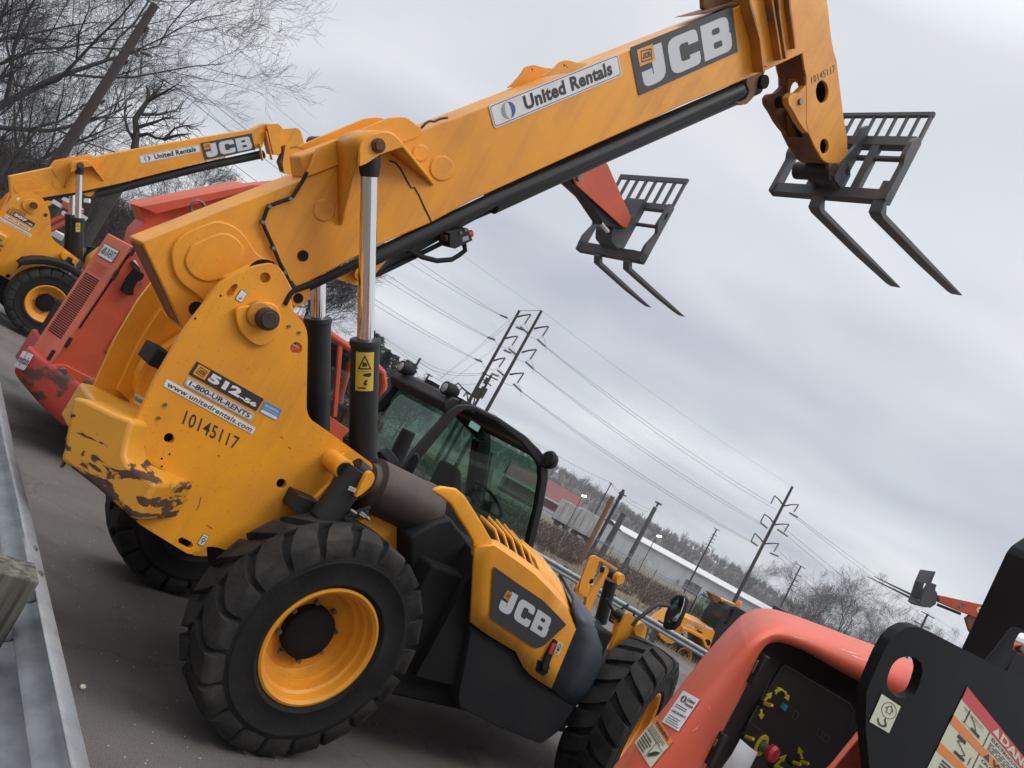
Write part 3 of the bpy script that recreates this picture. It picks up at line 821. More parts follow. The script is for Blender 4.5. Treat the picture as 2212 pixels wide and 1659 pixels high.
# mid section of the counterweight across the machine
zt = on45(kq([(560, 440)])[0])[2]; zb = on45(kq([(440, 900)])[0])[2]
xr, yr = cl[0], cl[1]
tz = zb + (max(f[2] for f in face) - zb) * .72; xr += .15; yr += .03
cw.poly3([(xr, yr, zb), (xr - 0.03, yr + 0.1, zb), (xr - 0.03, 0.25, zb), (xr + 0.6, 0.9, zb), (xr + 0.9, 0.9, zb), (xr + 0.9, yr, zb)],
         [(xr, yr, tz), (xr - 0.03, yr + 0.1, tz), (xr - 0.03, 0.25, tz), (xr + 0.6, 0.9, tz), (xr + 0.9, 0.9, tz), (xr + 0.9, yr, tz)])
cwo = cw.build('counterweight', None, T, bevel=0.045, segs=4)
# hitch at the back
hz = (zb + tz) / 2
ht = MB().mat('rust')
hx = xr - 0.05
for dz in (-0.07, 0.07):
    ht.box(hx - 0.07, hx + 0.1, yr + 0.03, yr + 0.17, hz + dz - 0.01, hz + dz + 0.01)
ht.cyl((hx - 0.035, yr + 0.10, hz - 0.20), (hx - 0.035, yr + 0.10, hz + 0.10), 0.010, n=12)
ht.box(hx + 0.0, hx + 0.1, yr + 0.03, yr + 0.17, hz - 0.09, hz + 0.09)
ht.mat('bolt').cyl((hx - 0.035, yr + 0.10, hz + 0.08), (hx - 0.035, yr + 0.10, hz + 0.115), 0.025, n=10)
ht.build('tow_hitch', None, T, bevel=0.004)
# ---- boom
bm_px = [(307, 523.6), (398, 716), (450, 712), (520, 706), (600, 672), (633, 628), (810, 533), (934, 480), (1020, 433), (1290, 310), (1414, 255), (1474, 227), (1638, 160), (1745, 110), (1780, -70), (1700, -40), (1590, 18)]
bprof = M.pl(YN, bm_px)
bo_ = MB().mat('yellow').prism(bprof, YN, YF)
# pressed pads
for c, r, kk in [((1650, 885), 96, k1), ((945, 420), 72, k2), ((1118, 545), 105, k2)]:
    pts = M.pl(YN, kk([(c[0] + r * math.cos(t) * 0.95, c[1] + r * math.sin(t)) for t in [2 * math.pi * i / 28 for i in range(28)]]))
    bo_.prism(pts, YN - 0.008, YN + 0.01)
pad = M.pl(YN, k1([(540, 1190), (560, 1165), (740, 1080), (830, 1065), (920, 1100), (980, 1180), (985, 1250), (960, 1330), (900, 1390), (760, 1460), (680, 1470), (590, 1440), (520, 1370), (495, 1290)]))
bo_.prism(rounded(pad, 0.05), YN - 0.030, YN + 0.01)
arm = M.pl(YN, k1([(390, 1230), (430, 1140), (520, 1060), (640, 1015), (760, 965), (900, 1000), (1010, 1100), (1100, 1260), (1290, 1330), (1390, 1530), (1250, 1659), (680, 1640), (600, 1570), (480, 1490), (410, 1380)]))
bo_.prism(rounded(arm, 0.06), YN - 0.020, YN + 0.01)
# lug plate that carries the pivot, between boom and frame
lug = M.pl(YN - 0.1, k1([(700, 1659), (740, 1560), (860, 1450), (960, 1385), (1100, 1340), (1250, 1320), (1310, 1390), (1390, 1540), (1330, 1659), (1300, 1900), (900, 1900)]))
bo_.prism(lug, YN - 0.12, YN)
lugo = M.pl(YN - .28, [(498, 606), (554, 580), (590, 575), (622, 628), (640, 700), (610, 760), (540, 760), (480, 700)])
bo_.prism(lugo, -0.60, -0.42)
boom = bo_.build('boom', None, T, bevel=0.008)
# browned rear end of the boom
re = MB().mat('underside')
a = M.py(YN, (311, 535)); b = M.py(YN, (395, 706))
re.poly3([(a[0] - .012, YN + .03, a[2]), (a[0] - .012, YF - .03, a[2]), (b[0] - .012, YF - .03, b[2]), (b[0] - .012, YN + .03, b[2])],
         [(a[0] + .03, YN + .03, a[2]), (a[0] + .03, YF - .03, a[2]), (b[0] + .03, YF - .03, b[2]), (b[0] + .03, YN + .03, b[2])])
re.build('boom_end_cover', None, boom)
dh = MB().mat('dark_gap')
for (x, y), r in [(k1([(1478, 1258)])[0], 0.040), ((424, 667), 0.05)]:
    q = M.py(YN, (x, y)); dh.cyl((q[0], YN - 0.006, q[2]), (q[0], YN - 0.001, q[2]), r * 0.8, n=20)
split_build(dh, 'boom_port', boom)
# ---- side housing of the lift ram on the boom
YO = -0.58
def P3(y, p): return M.py(y, p)
h_ = MB().mat('yellow')
sidepl = M.pl(YN - 0.012, k1([(1500, 620), (1522, 560), (1595, 380)]) + [(842, 254)] + k2([(790, 125), (830, 128), (900, 180), (965, 225), (930, 290), (400, 470)]))
h_.prism(rounded(sidepl, 0.015), YN - 0.012, YN + 0.01)
far_ = M.pl(YN - 0.012, k1([(1595, 380)]) + [(842, 254)] + k2([(790, 125), (830, 128), (900, 180), (965, 225), (400, 500)]))
h_.prism(rounded(far_, 0.02), YF - 0.01, YF + 0.012)
ribpx = k2([(295, 1005), (330, 850), (370, 660), (410, 500), (440, 380), (450, 335), (480, 300), (540, 268), (620, 250), (670, 250), (710, 265), (760, 310), (800, 360), (860, 430), (960, 555), (1055, 675)])
dy_ = [0.01, .075, .145, .215, .27, .28, .28, .28, .28, .28, .28, .27, .25, .20, .10, .012]
outr, innr = [], []
for p, d in zip(ribpx, dy_):
    q = P3(YN - d, p); outr.append(q); innr.append((q[0], YN + 0.005, q[2]))
hs = MB().mat('yellow').grid([outr, innr])
hs.build('ram_housing', None, boom, thick=0.022, smooth=50)
cap = M.pl(YO, k2([(440, 530), (440, 380), (450, 335), (480, 300), (540, 268), (620, 250), (670, 250), (710, 265), (770, 315), (795, 375), (770, 378), (610, 432), (500, 505)]))
h_.prism(cap, YO - 0.012, YO + 0.012)
h_.build('ram_bracket', None, boom, bevel=0.005)
# yellow spacer block behind the bracket, top of boom
sp = MB().mat('yellow')
q = P3(YN + 0.02, k1([(1500, 480)])[0]); q2 = P3(YN + .02, k1([(1590, 400)])[0]); q3 = P3(YN + .02, k1([(1530, 560)])[0])
dv = np.array(bprof[-1]) - np.array(bprof[0]); dv /= np.linalg.norm(dv); nv = np.array([-dv[1], dv[0]])
if nv[1] < 0: nv = -nv
bl_ = np.array([q3[0], q3[2]])
blk = [tuple(bl_ - dv * 0.05 - nv * .03), tuple(bl_ + dv * 0.28 - nv * .03), tuple(bl_ + dv * 0.28 + nv * 0.085), tuple(bl_ - dv * 0.02 + nv * 0.085)]
sp.prism(blk, YN + 0.03, YF - 0.10)
sp.build('wear_block', None, boom, bevel=0.012)
# lifting eyes on top of the boom
for yy, px_, hl in [(YF - 0.02, kb([(1075, 570), (1110, 545), (1160, 490), (1200, 430), (1250, 420), (1320, 440), (1400, 445), (1500, 440), (1480, 470), (1300, 540)]), (1234, 454)),
                    (YN + 0.01, kb([(1290, 500), (1385, 440), (1420, 400), (1460, 388), (1540, 408), (1600, 410), (1560, 440), (1480, 470)]), (1441, 425))]:
    hp = kb([(hl[0] + 8 * math.cos(i * .628), hl[1] + 9 * math.sin(i * .628)) for i in range(10)])
    MB().mat('yellow').prism(rounded(M.pl(yy, px_), 0.02), yy, yy + 0.02, [M.pl(yy, hp)]).build('lifting_eye', None, boom, bevel=0.003)
# collar and ribs at the end of the outer boom
co_ = MB().mat('yellow')
co_.prism(M.pl(YN - 0.03, k3([(715, -160), (920, -160), (950, 120), (985, 490), (870, 548), (830, 535), (805, 440), (760, 310), (735, 80)])), YN - 0.03, YF + 0.03)
co_.prism(M.pl(YN - 0.05, k3([(925, -160), (1025, -160), (1050, 250), (1085, 420), (1010, 472), (985, 440), (950, 160)])), YN - 0.05, YF + 0.05)
collar = co_.build('boom_collar', None, boom, bevel=0.006)
rb = MB().mat('yellow_dirty')
for (a_, b_, c_, d_) in [((655, -160), (700, 60), (775, 320), (805, 590)), ((850, -160), (880, 60), (920, 300), (950, 490)), ((915, -160), (935, 120), (965, 330), (990, 480)), ((1000, -160), (1015, 60), (1045, 250), (1062, 400))]:
    pts = [P3(YN - 0.05, p) for p in k3([a_, b_, c_, d_])]
    for i in range(3):
        rb.bar((pts[i][0], YN - 0.05, pts[i][2]), (pts[i + 1][0], YN - 0.05, pts[i + 1][2]), 0.10, 0.02, up=(1, 0, -0.3))
split_build(rb, 'collar_rib', boom)
rh = MB().mat('underside')
rh.prism(rounded(M.pl(YN + .03, k3([(690, 610), (775, 555), (800, 440), (815, 600), (740, 800), (690, 850), (640, 860), (592, 828), (640, 832), (690, 800), (712, 745), (690, 690)])), 0.01), YN + .01, YN + .05)
rh.prism(rounded(M.pl(YN + .03, k3([(805, 440), (870, 545), (840, 620), (790, 690), (800, 600)])), 0.01), YN + .03, YN + .06)
rh.build('hose_hook', None, boom)
q = P3(YN + 0.03, k3([(815, 670)])[0]); MB().mat('dark_gap').cyl((q[0], YN - 0.02, q[2]), (q[0], YF, q[2]), 0.055, n=16).build('hose_clamp', None, boom)
tb = MB().mat('underside')
tb.prism(M.pl(-0.12, k3([(315, -40), (320, 70), (345, 88), (420, 70), (560, 35), (600, 20), (640, -60)])), -0.16, -0.12)
tb.prism(M.pl(-0.2, k3([(225, 128), (330, 95), (640, 2), (640, 30), (420, 92), (330, 118)])), -0.26, -0.05)
tb.build('top_bracket', None, boom, bevel=0.004)
# ---- black hose carrier tube below the boom
ht_ = MB().mat('black_paint')
a = P3(-0.22, (660, 636)); b = P3(-0.22, (1628, 196))
def lerp(a, b, t): return tuple(np.array(a) * (1 - t) + np.array(b) * t)
ht_.tube([P3(-0.2, (1060, 438)), P3(-0.2, (1340, 312)), P3(-0.2, (1632, 184))], 0.080, n=18)
ht_.tube([P3(-0.26, (800, 560)), P3(-0.26, (1060, 434)), P3(-0.26, (1340, 312)), P3(-.26, (1600, 192))], 0.05, n=14)
ht_.tube([P3(-0.27, (633, 634)), P3(-0.27, (800, 556)), P3(-0.27, (935, 492))], 0.028, n=12)
ht_.prism(M.pl(-0.13, [(850, 540), (1030, 452), (1160, 408), (1600, 212), (1604, 220), (1200, 398), (1020, 476), (815, 592), (838, 566)]), -0.15, -0.1)
carr = ht_.build('hose_carrier', None, T, smooth=50)
tg = MB().mat('yellow')
tg.prism(rounded(M.pl(-0.2, k2([(230, 1440), (420, 1370), (600, 1280), (745, 1175), (565, 1405), (470, 1490), (410, 1498)])), 0.02), -0.22, -0.08)
q = P3(-0.23, k2([(440, 1400)])[0]); tg.cyl((q[0], -0.27, q[2]), (q[0], -0.2, q[2]), 0.045, n=18); tg.mat('bolt').cyl((q[0], -0.285, q[2]), (q[0], -0.2, q[2]), 0.022, n=12)
tg.mat('yellow').prism(rounded(M.pl(-0.3, k1([(1395, 1545), (1420, 1500), (1530, 1505), (1545, 1600), (1480, 1659), (1420, 1690), (1380, 1640)])), 0.02), -0.3, -0.27)
q = P3(-0.3, k1([(1440, 1606)])[0]); tg.mat('dark_gap').cyl((q[0], -0.305, q[2]), (q[0], -0.28, q[2]), 0.03, n=16)
tg.build('ram_lug', None, boom, bevel=0.005)
# hoses
hp_ = MB().mat('black_plastic')
hp_.tube([P3(YN - 0.02, p) for p in k1([(1512, 575), (1480, 640), (1400, 770), (1380, 788), (1300, 815), (1212, 850), (1185, 880), (1150, 985), (1165, 1030), (1240, 1195), (1290, 1320), (1335, 1400), (1380, 1500), (1408, 1540)])], 0.011, n=8)
hp_.tube([P3(YN - 0.34, p) for p in k1([(1408, 1540), (1370, 1580), (1330, 1659)]) + k4([(1850, 305)])], 0.014, n=8)
hp_.tube([P3(YN - 0.01, p) for p in k1([(1370, 1480), (1420, 1535), (1550, 1490), (1690, 1430), (1960, 1290)])], 0.020, n=8)
hp_.tube([P3(-0.16, p) for p in k2([(560, 1415), (600, 1410), (890, 1270), (1150, 1140)])], 0.017, n=8)
hp_.tube([P3(-0.2, p) for p in k2([(660, 1230), (720, 1190), (860, 1220), (960, 1270), (1080, 1300), (1200, 1290), (1260, 1255), (1310, 1215), (1300, 1160)])], 0.017, n=8)
hp_.build('hydraulic_hose', None, boom)
MB().mat('ink').tube([P3(YN - .0, p) for p in k2([(690, 482), (740, 500), (780, 545), (830, 640), (868, 705), (895, 703), (930, 760), (980, 870), (1020, 950), (1036, 985)])], .006, n=6).build('plate_seam', None, boom)
cl_ = MB().mat('bolt')
for p in k1([(1380, 795), (1210, 858), (1152, 985), (1240, 1198), (1335, 1395)]):
    q = P3(YN - .03, p); cl_.box(q[0] - .011, q[0] + .011, YN - .034, YN, q[2] - .009, q[2] + .009)
split_build(cl_, 'hose_clip', boom)
# small cable on top of the boom
MB().mat('ink').tube([P3(YN + .01, p) for p in kb([(518, 830), (545, 800), (570, 785), (600, 788), (640, 770), (688, 762)])], 0.008, n=6).build('cable', None, boom)
# valve block
vb = MB().mat('black_paint')
vb.prism(M.pl(-0.24, k2([(1170, 1070), (1320, 1030), (1360, 1130), (1215, 1200), (1170, 1180)])), -0.26, -0.12)
vb.mat('bolt')
for p in k2([(1273, 1072), (1315, 1050)]):
    q = P3(-.265, p); vb.cyl((q[0], -.268, q[2]), (q[0], -.255, q[2]), 0.013, n=12)
for p in k2([(1150, 1112), (1175, 1105)]):
    q = P3(-.2, p); vb.cyl((q[0], -.24, q[2]), (q[0], -.16, q[2]), 0.022, n=10)
vb.mat('decal_grey').prism(M.pl(-0.263, k2([(1285, 1110), (1335, 1093), (1345, 1130), (1290, 1148)])), -.263, -.25)
v_ = vb.build('valve_block', None, boom, bevel=0.004)
a, b = [P3(-.2, p) for p in k2([(1330, 1082), (1366, 1075)])]
MB().mat('red_plastic').cyl((a[0], -.2, a[2]), (b[0], -.2, b[2]), 0.024, n=14).build('red_cap', None, v_, bevel=0.004)
# ---- lift rams
for nm, y, pts in [('n', -0.5, [(820, 315), (795, 605), (787, 742), (785, 1010)]), ('f', 0.19, None)]:
    if pts: tp = P3(YO - .03, k2([(610, 360)])[0]); mid = P3(y, (789, 738)); bt_ = P3(y, (783, 1010)); ring = (tp, mid, bt_)
    tp, mid, bt_ = ring
    S_ = lambda q: (q[0], y, q[2])
    tp_, mid_, bb_ = S_(tp), S_(mid), S_(bt_)
    d = np.array(tp_) - np.array(bb_); d /= np.linalg.norm(d)
    body = MB().mat('black_paint')
    body.cyl(bb_, mid_, 0.086, n=28)
    body.cyl(np.array(mid_) - d * 0.02, np.array(mid_) + d * 0.015, 0.094, 0.09, n=28)
    ram = body.build('lift_ram', None, T, bevel=0.004)
    MB().mat('chrome').cyl(mid_, np.array(tp_) - d * 0.10, 0.049, n=28).build('ram_rod', None, ram)
    e_ = MB().mat('black_paint')
    e_.tube([np.array(tp_) - d * 0.17, np.array(tp_) - d * 0.11, np.array(tp_) - d * .02], [0.052, 0.062, 0.055], n=20)
    e_.mat('rust').cyl((tp_[0], YO - 0.03, tp_[2]) if nm == 'n' else (tp_[0], y - .1, tp_[2]), (tp_[0], y + 0.12, tp_[2]), 0.040, n=20)
    e_.cyl((tp_[0], y - 0.122, tp_[2]), (tp_[0], y - 0.105, tp_[2]), 0.028, n=20)
    e_.build('ram_eye', None, ram, bevel=0.004)
    if nm == 'n':
        # warning sticker wrapped round the barrel
        d = np.array(mid_) - np.array(bb_); d /= np.linalg.norm(d)
        ln = np.linalg.norm(np.array(mid_) - np.array(bb_))
        view = np.array(M.loc(CAMP)) - np.array(mid_); view -= d * (view @ d); view /= np.linalg.norm(view)
        sdv = np.cross(d, view)
        def wrap(u, v, h, ln=ln):
            ang = (u - 0.5) * 1.25
            p = np.array(bb_) + d * (ln - 0.045 - (1 - v) * 0.235)
            return p + (0.087 + h) * (math.cos(ang) * view - math.sin(ang) * sdv)
        sdv = -sdv if (M.pl and False) else sdv
        # make u run to the right in the picture
        p0, p1 = [M.world(wrap(u, .5, 0)) - CAMP for u in (0, 1)]
        if (p1 @ _R) / (p1 @ _fw) < (p0 @ _R) / (p0 @ _fw): sdv = -sdv
        dc = Decal((0, 0, 0), (1, 0, 0), (0, 0, 1), (0, -1, 0), lift=0.002, wrap=wrap)
        dc.rect(0, 0, 1, 1, 'decal_yellow').up()
        dc.shape([(0.12, 0.56), (0.88, 0.56), (0.5, 0.94)], 'ink', [[(0.24, 0.60), (0.76, 0.60), (0.5, 0.86)]])
        dc.shape([(0.36, 0.64), (0.62, 0.64), (0.62, 0.72), (0.40, 0.76)], 'ink')
        dc.shape([(0.4, 0.40), (0.75, 0.36), (0.9, 0.42), (0.8, 0.48), (0.5, 0.46)], 'ink')
        dc.shape([(0.45, 0.2), (0.55, 0.3), (0.7, 0.28), (0.6, 0.22), (0.68, 0.16), (0.5, 0.14)], 'ink')
        dc.rect(0.15, 0.06, 0.6, 0.1, 'ink'); dc.rect(0.08, 0.515, 0.92, 0.525, 'ink')
        dc.build('warning_sticker', ram, 'yellow warning sticker with triangle and hand')
# ---- gooseneck at the end of the inner boom
GN, GF = YN + 0.02, YF - 0.02
gs = MB().mat('yellow')
gpx = k3([(1000, -160), (1330, -160), (1350, 0), (1385, 310), (1405, 420), (1430, 500), (1485, 950), (1515, 1120), (1520, 1335), (1350, 1330), (1310, 1300), (1250, 1200), (1200, 1090), (1180, 1000), (1180, 620), (1165, 560), (1140, 400), (1120, 350), (1090, 320), (1060, 300)])
gh = [M.pl(GN, k3([(1309 + 50 * math.cos(t), 750 + 93 * math.sin(t)) for t in [i * math.pi / 10 for i in range(20)]])),
      M.pl(GN, k3([(1328 + 35 * math.cos(t), 1195 + 62 * math.sin(t)) for t in [i * math.pi / 10 for i in range(20)]]))]
gprof = M.pl(GN, gpx)
gs.prism(gprof, GN - 0.015, GN + 0.015, gh)
gs.prism(gprof, GF - 0.015, GF + 0.015, gh)
ear = rounded(M.pl(GN, k3([(1185, 690), (1120, 755), (1060, 765), (1035, 800), (1040, 850), (1085, 920), (1120, 990), (1170, 1060), (1210, 1100)])), 0.012)
neck = gs.build('gooseneck', None, T, bevel=0.005)
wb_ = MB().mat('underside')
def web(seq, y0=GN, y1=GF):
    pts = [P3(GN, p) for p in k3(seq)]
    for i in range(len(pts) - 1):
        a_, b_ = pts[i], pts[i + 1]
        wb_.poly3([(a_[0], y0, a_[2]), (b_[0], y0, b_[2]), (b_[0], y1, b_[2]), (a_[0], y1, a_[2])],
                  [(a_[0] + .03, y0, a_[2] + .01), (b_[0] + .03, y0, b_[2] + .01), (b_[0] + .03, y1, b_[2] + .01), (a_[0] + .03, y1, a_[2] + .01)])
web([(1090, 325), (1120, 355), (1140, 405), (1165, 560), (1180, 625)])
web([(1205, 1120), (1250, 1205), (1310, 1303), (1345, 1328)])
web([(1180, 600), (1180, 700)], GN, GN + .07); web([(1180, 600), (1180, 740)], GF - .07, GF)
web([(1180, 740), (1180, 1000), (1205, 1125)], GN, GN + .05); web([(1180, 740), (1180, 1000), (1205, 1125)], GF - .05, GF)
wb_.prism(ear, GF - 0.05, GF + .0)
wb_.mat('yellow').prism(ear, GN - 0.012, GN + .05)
wb_.mat('dark_gap')  # front web near-black: shade inside the neck put into its colour
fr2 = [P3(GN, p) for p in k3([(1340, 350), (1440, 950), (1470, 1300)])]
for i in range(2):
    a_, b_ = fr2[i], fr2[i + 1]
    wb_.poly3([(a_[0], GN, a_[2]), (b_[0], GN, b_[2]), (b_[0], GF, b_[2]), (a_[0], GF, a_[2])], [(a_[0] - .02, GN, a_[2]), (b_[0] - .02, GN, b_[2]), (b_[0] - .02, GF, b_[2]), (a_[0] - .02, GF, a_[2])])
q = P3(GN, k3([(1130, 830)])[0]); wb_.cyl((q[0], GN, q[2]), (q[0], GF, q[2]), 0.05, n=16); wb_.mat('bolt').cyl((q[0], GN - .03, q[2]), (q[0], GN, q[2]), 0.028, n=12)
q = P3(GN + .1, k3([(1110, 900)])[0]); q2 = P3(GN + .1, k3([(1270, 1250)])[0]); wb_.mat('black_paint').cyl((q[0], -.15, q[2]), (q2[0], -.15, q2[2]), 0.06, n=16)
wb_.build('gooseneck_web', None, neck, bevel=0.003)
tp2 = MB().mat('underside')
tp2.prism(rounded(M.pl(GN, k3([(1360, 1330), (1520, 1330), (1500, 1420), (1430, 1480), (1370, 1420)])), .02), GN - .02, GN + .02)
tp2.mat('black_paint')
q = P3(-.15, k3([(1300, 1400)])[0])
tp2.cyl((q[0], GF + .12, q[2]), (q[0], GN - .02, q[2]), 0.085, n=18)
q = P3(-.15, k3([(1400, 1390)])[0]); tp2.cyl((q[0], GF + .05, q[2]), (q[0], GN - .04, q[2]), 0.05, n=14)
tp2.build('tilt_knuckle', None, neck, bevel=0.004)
# ---- fork carriage
CX = 3.43
def cp(p, x=CX): return M.on(0, x, *p)
ca = MB().mat('fork_steel')
bl, br = cp(kf([(190, 745)])[0]), cp(kf([(1130, 800)])[0])
zb_ = (bl[2] + br[2]) / 2; yl, yr_ = bl[1], br[1]
tl_ = cp(kf([(1400, 375)])[0]); zt_ = tl_[2]
ca.box(CX - .05, CX + .05, yr_, yl, zb_ - .055, zb_ + .055)
ca.box(CX - .04, CX + .06, yr_ + .02, yl - .02, zt_ - .05, zt_ + .05)
zm_ = cp(kf([(1200, 500)])[0])[2]
ca.cyl((CX, yr_ + .02, zm_), (CX, yl - .02, zm_), 0.028, n=14)
for yy in (yr_, yl - .05):
    ca.prism(rounded([(CX - .07, zb_ - .06), (CX + .05, zb_ - .06), (CX + .05, zt_ + .04), (CX - .04, zt_ + .04), (CX - .10, zt_ - .05), (CX - .10, zm_ - .03), (CX - .06, zm_ - .09)], .02), yy, yy + .05)
for t in (0.30, 0.68):
    yy = yr_ + (yl - yr_) * t
    ca.box(CX - .035, CX + .035, yy - .04, yy + .04, zb_, zt_)
# quick hitch plates
for yy in (-.30, -.08):
    ca.prism(rounded([(CX - .16, zb_ + .02), (CX - .02, zb_), (CX, zt_ + .02), (CX - .08, zt_ + .14), (CX - .16, zt_ + .05), (CX - .12, zm_ + .05), (CX - .22, zb_ + .2)], .03), yy, yy + .04)
ca.prism(rounded([(CX - .22, zb_ + .03), (CX, zb_ + .03), (CX, zb_ + .22), (CX - .2, zb_ + .22)], .03), -.32, -.02)
# backrest
gt = cp(kf([(1435, 135)])[0])[2]
ca.bar((CX + .02, yr_ + .0, gt), (CX + .02, yl, gt), .04, .045)
nb = 11
for i in range(nb + 1):
    yy = yr_ + .02 + (yl - yr_ - .04) * i / nb
    ca.bar((CX + .02, yy, zt_), (CX + .02, yy, gt), .025, .03 if 0 < i < nb else .05)
carriage = ca.build('fork_carriage', None, T, bevel=0.004)
for root, bend, tip in [((560, 820), (530, 935), (1170, 1560)), ((1050, 850), (1015, 980), (1657, 1625))]:
    r3 = cp(kf([root])[0]); yy = r3[1]
    pb = P3(yy, kf([bend])[0]); pt_ = P3(yy, kf([tip])[0])
    fk = MB().mat('fork_steel')
    zr_ = zb_ + .05
    bx, bz = pb[0], pb[2]
    d = np.array([pt_[0] - bx, pt_[2] - bz]); ln = np.linalg.norm(d); d /= ln; nn = np.array([-d[1], d[0]])
    if nn[1] < 0: nn = -nn
    B = np.array([CX - .01, bz])
    tipp = B + d * ln
    prof = [(CX - .045, zr_ + .1), (CX - .045, bz + .10), tuple(B - np.array([.02, -.02])), tuple(B + d * .06 - nn * .0), tuple(B + d * (ln * .55) + nn * .0), tuple(B + d * (ln - .12) + nn * .018), tuple(tipp + nn * .03), tuple(tipp + nn * .042), tuple(B + d * .09 + nn * .055), (CX + .015, bz + .12), (CX + .015, zr_ + .1)]
    prof = [(p[0], p[1]) for p in prof]
    fk.prism(prof, yy - .06, yy + .06)
    fk.build('fork', None, T, bevel=0.006)
# ---- wheels
xf = 3.15
wheel(T, (0, -1.14 + 0.19, 0.65), 0.65, 0.42, 0.335, 0.22, 0.152, spin=0.1)
wheel(T, (0, 0.98, 0.65), 0.65, 0.42, 0.335, 0.22, 0.152, flip=True, spin=0.4)
wheel(T, (xf, -1.14 + 0.19, 0.62), 0.65, 0.42, 0.335, 0.22, 0.152, steer=rad(21), spin=0.23)
wheel(T, (xf, 0.98, 0.62), 0.65, 0.42, 0.335, 0.22, 0.152, flip=True, steer=rad(19), spin=0.7)
ax = MB().mat('dark_gap')
for xx in (0, xf):
    ax.cyl((xx, -0.8, .64), (xx, .85, .64), .11, n=16); ax.cyl((xx, -.2, .64), (xx, .25, .64), .2, n=16)
ax.box(0.2, 3.3, -.42, .2, .55, .95)
ax.box(0.55, 2.5, -1.0, -.35, .42, 1.25)
ax.build('axle', None, T, bevel=0.02)
# yellow chassis piece behind the rear wheel
MB().mat('yellow').prism(M.pl(-0.66, k5([(100, 75), (200, 20), (330, 60), (445, 150), (430, 260), (410, 330), (300, 420), (150, 400)])), -.66, -.4).build('chassis_side', None, T, bevel=0.01)
# ---- engine pod on the near side
YE = -1.13
pod_px = k5([(740, 0), (870, 220), (850, 380), (845, 600), (833, 712), (940, 790), (1130, 905), (1180, 1010), (1230, 1060), (1355, 1140), (1430, 950), (1510, 760), (1520, 690)])
# side skin: lower edge, crease and rolled top, each station from rear to front
lowr = k5([(820, 180), (850, 380), (845, 600), (833, 712), (940, 790), (1130, 905), (1180, 1010), (1230, 1060), (1355, 1140)])
def E3(y, pts): return [M.py(y, p) for p in pts]
skin = MB().mat('yellow')
low = E3(YE, k5([(835, 712), (940, 790), (1130, 905), (1180, 1010), (1230, 1060), (1290, 1100), (1355, 1140)]))
crs = E3(YE, k5([(862, 230), (985, 222), (1130, 320), (1240, 400), (1340, 500), (1430, 600), (1512, 760)]))
def mixl(a, b, t): return [tuple(np.array(p) * (1 - t) + np.array(q) * t) for p, q in zip(a, b)]
cr2 = [(q[0], q[1], q[2]) for q in crs]
upr = E3(YE + 0.10, k5([(930, 175), (1000, 190), (1150, 290), (1270, 380), (1350, 470), (1430, 560), (1518, 700)]))
top_ = E3(YE + 0.34, k5([(880, 20), (1000, 70), (1130, 150), (1240, 235), (1340, 330), (1440, 480), (1525, 690)]))
skin.grid([low, mixl(low, crs, .35), mixl(low, crs, .75), crs, mixl(mixl(crs, upr, .5), crs, .0), upr])
sk = skin.build('engine_cover', None, T, smooth=60, thick=0.02)
# arm sweeping up to the cab
am = MB().mat('yellow')
armo = E3(YE + 0.02, k5([(820, 200)]) + [(1027, 1165)] + k5([(850, 200), (800, 110), (740, 0)]) + kc([(860, 1260), (770, 1150), (680, 1090)]))
armo = E3(YE + 0.04, [(1022, 1195), (1024, 1165), (1012, 1142), (990, 1108), (975, 1082), (955, 1066), (937, 1055)])
armi = E3(YE + 0.04, [(1062, 1180), (1062, 1168), (1040, 1130), (1020, 1098), (1002, 1070), (985, 1055), (952, 1050)])
d_arm = [.0, .0, .06, .14, .22, .30, .36]
oo = [(p[0], p[1], p[2]) for p in armo]
am.grid([[(p[0], p[1] + .0, p[2] - .02) for p in armo], armo, armi])
am.build('cover_arm', None, sk, thick=0.03, smooth=60, bevel=0.01)
# top deck of the pod with louvres
tdk = MB().mat('yellow')
spx = k5([(985, 215), (1130, 310), (1240, 395), (1300, 425), (1320, 470), (1400, 560), (1505, 640)])
# strip beyond the louvres
st_a = E3(YE + 0.10, k5([(1318, 468), (1390, 540), (1455, 610), (1518, 700)]))
st_b = E3(YE + 0.42, k5([(1160, 180), (1300, 300), (1400, 430), (1490, 610)]))
tdk.grid([st_a, st_b])
tdk.build('cover_top', None, sk, thick=0.02)
lv = MB().mat('yellow')
for (a_, b_) in [((1040, 245), (905, 20)), ((1102, 295), (955, 25)), ((1160, 340), (1005, 45)), ((1220, 385), (1055, 75)), ((1275, 430), (1100, 115)), ((1318, 468), (1150, 175))]:
    A_ = M.py(YE + .1, k5([a_])[0]); B_2 = M.py(YE + .40, k5([b_])[0]); A_, B_2 = np.array(A_), np.array(B_2)
    md = (A_ + B_2) / 2 + np.array([0.02, 0, 0.03])
    lv.grid([[A_, md, B_2], [A_ + np.array([.012, 0, -.03]), md + np.array([.012, 0, -.035]), B_2 + np.array([.012, 0, -.035])]])
split_build(lv, 'louvre', sk, thick=0.012, smooth=60)
inn = MB().mat('dark_gap')
z_a = M.py(YE + .12, k5([(1000, 250)])[0]); z_b = M.py(YE + .12, k5([(1330, 500)])[0])
inn.poly3([(z_a[0] - .15, YE + .06, z_a[2] - .07), (z_b[0] + .05, YE + .06, z_b[2] - .07), (z_b[0] + .2, -.40, z_b[2] - .05), (z_a[0] + .0, -.40, z_a[2] - .03)],
          [(z_a[0] - .15, YE + .06, .6), (z_b[0] + .05, YE + .06, .6), (z_b[0] + .2, -.40, .6), (z_a[0] + .0, -.40, .6)])
inn.build('engine_bay', None, T)
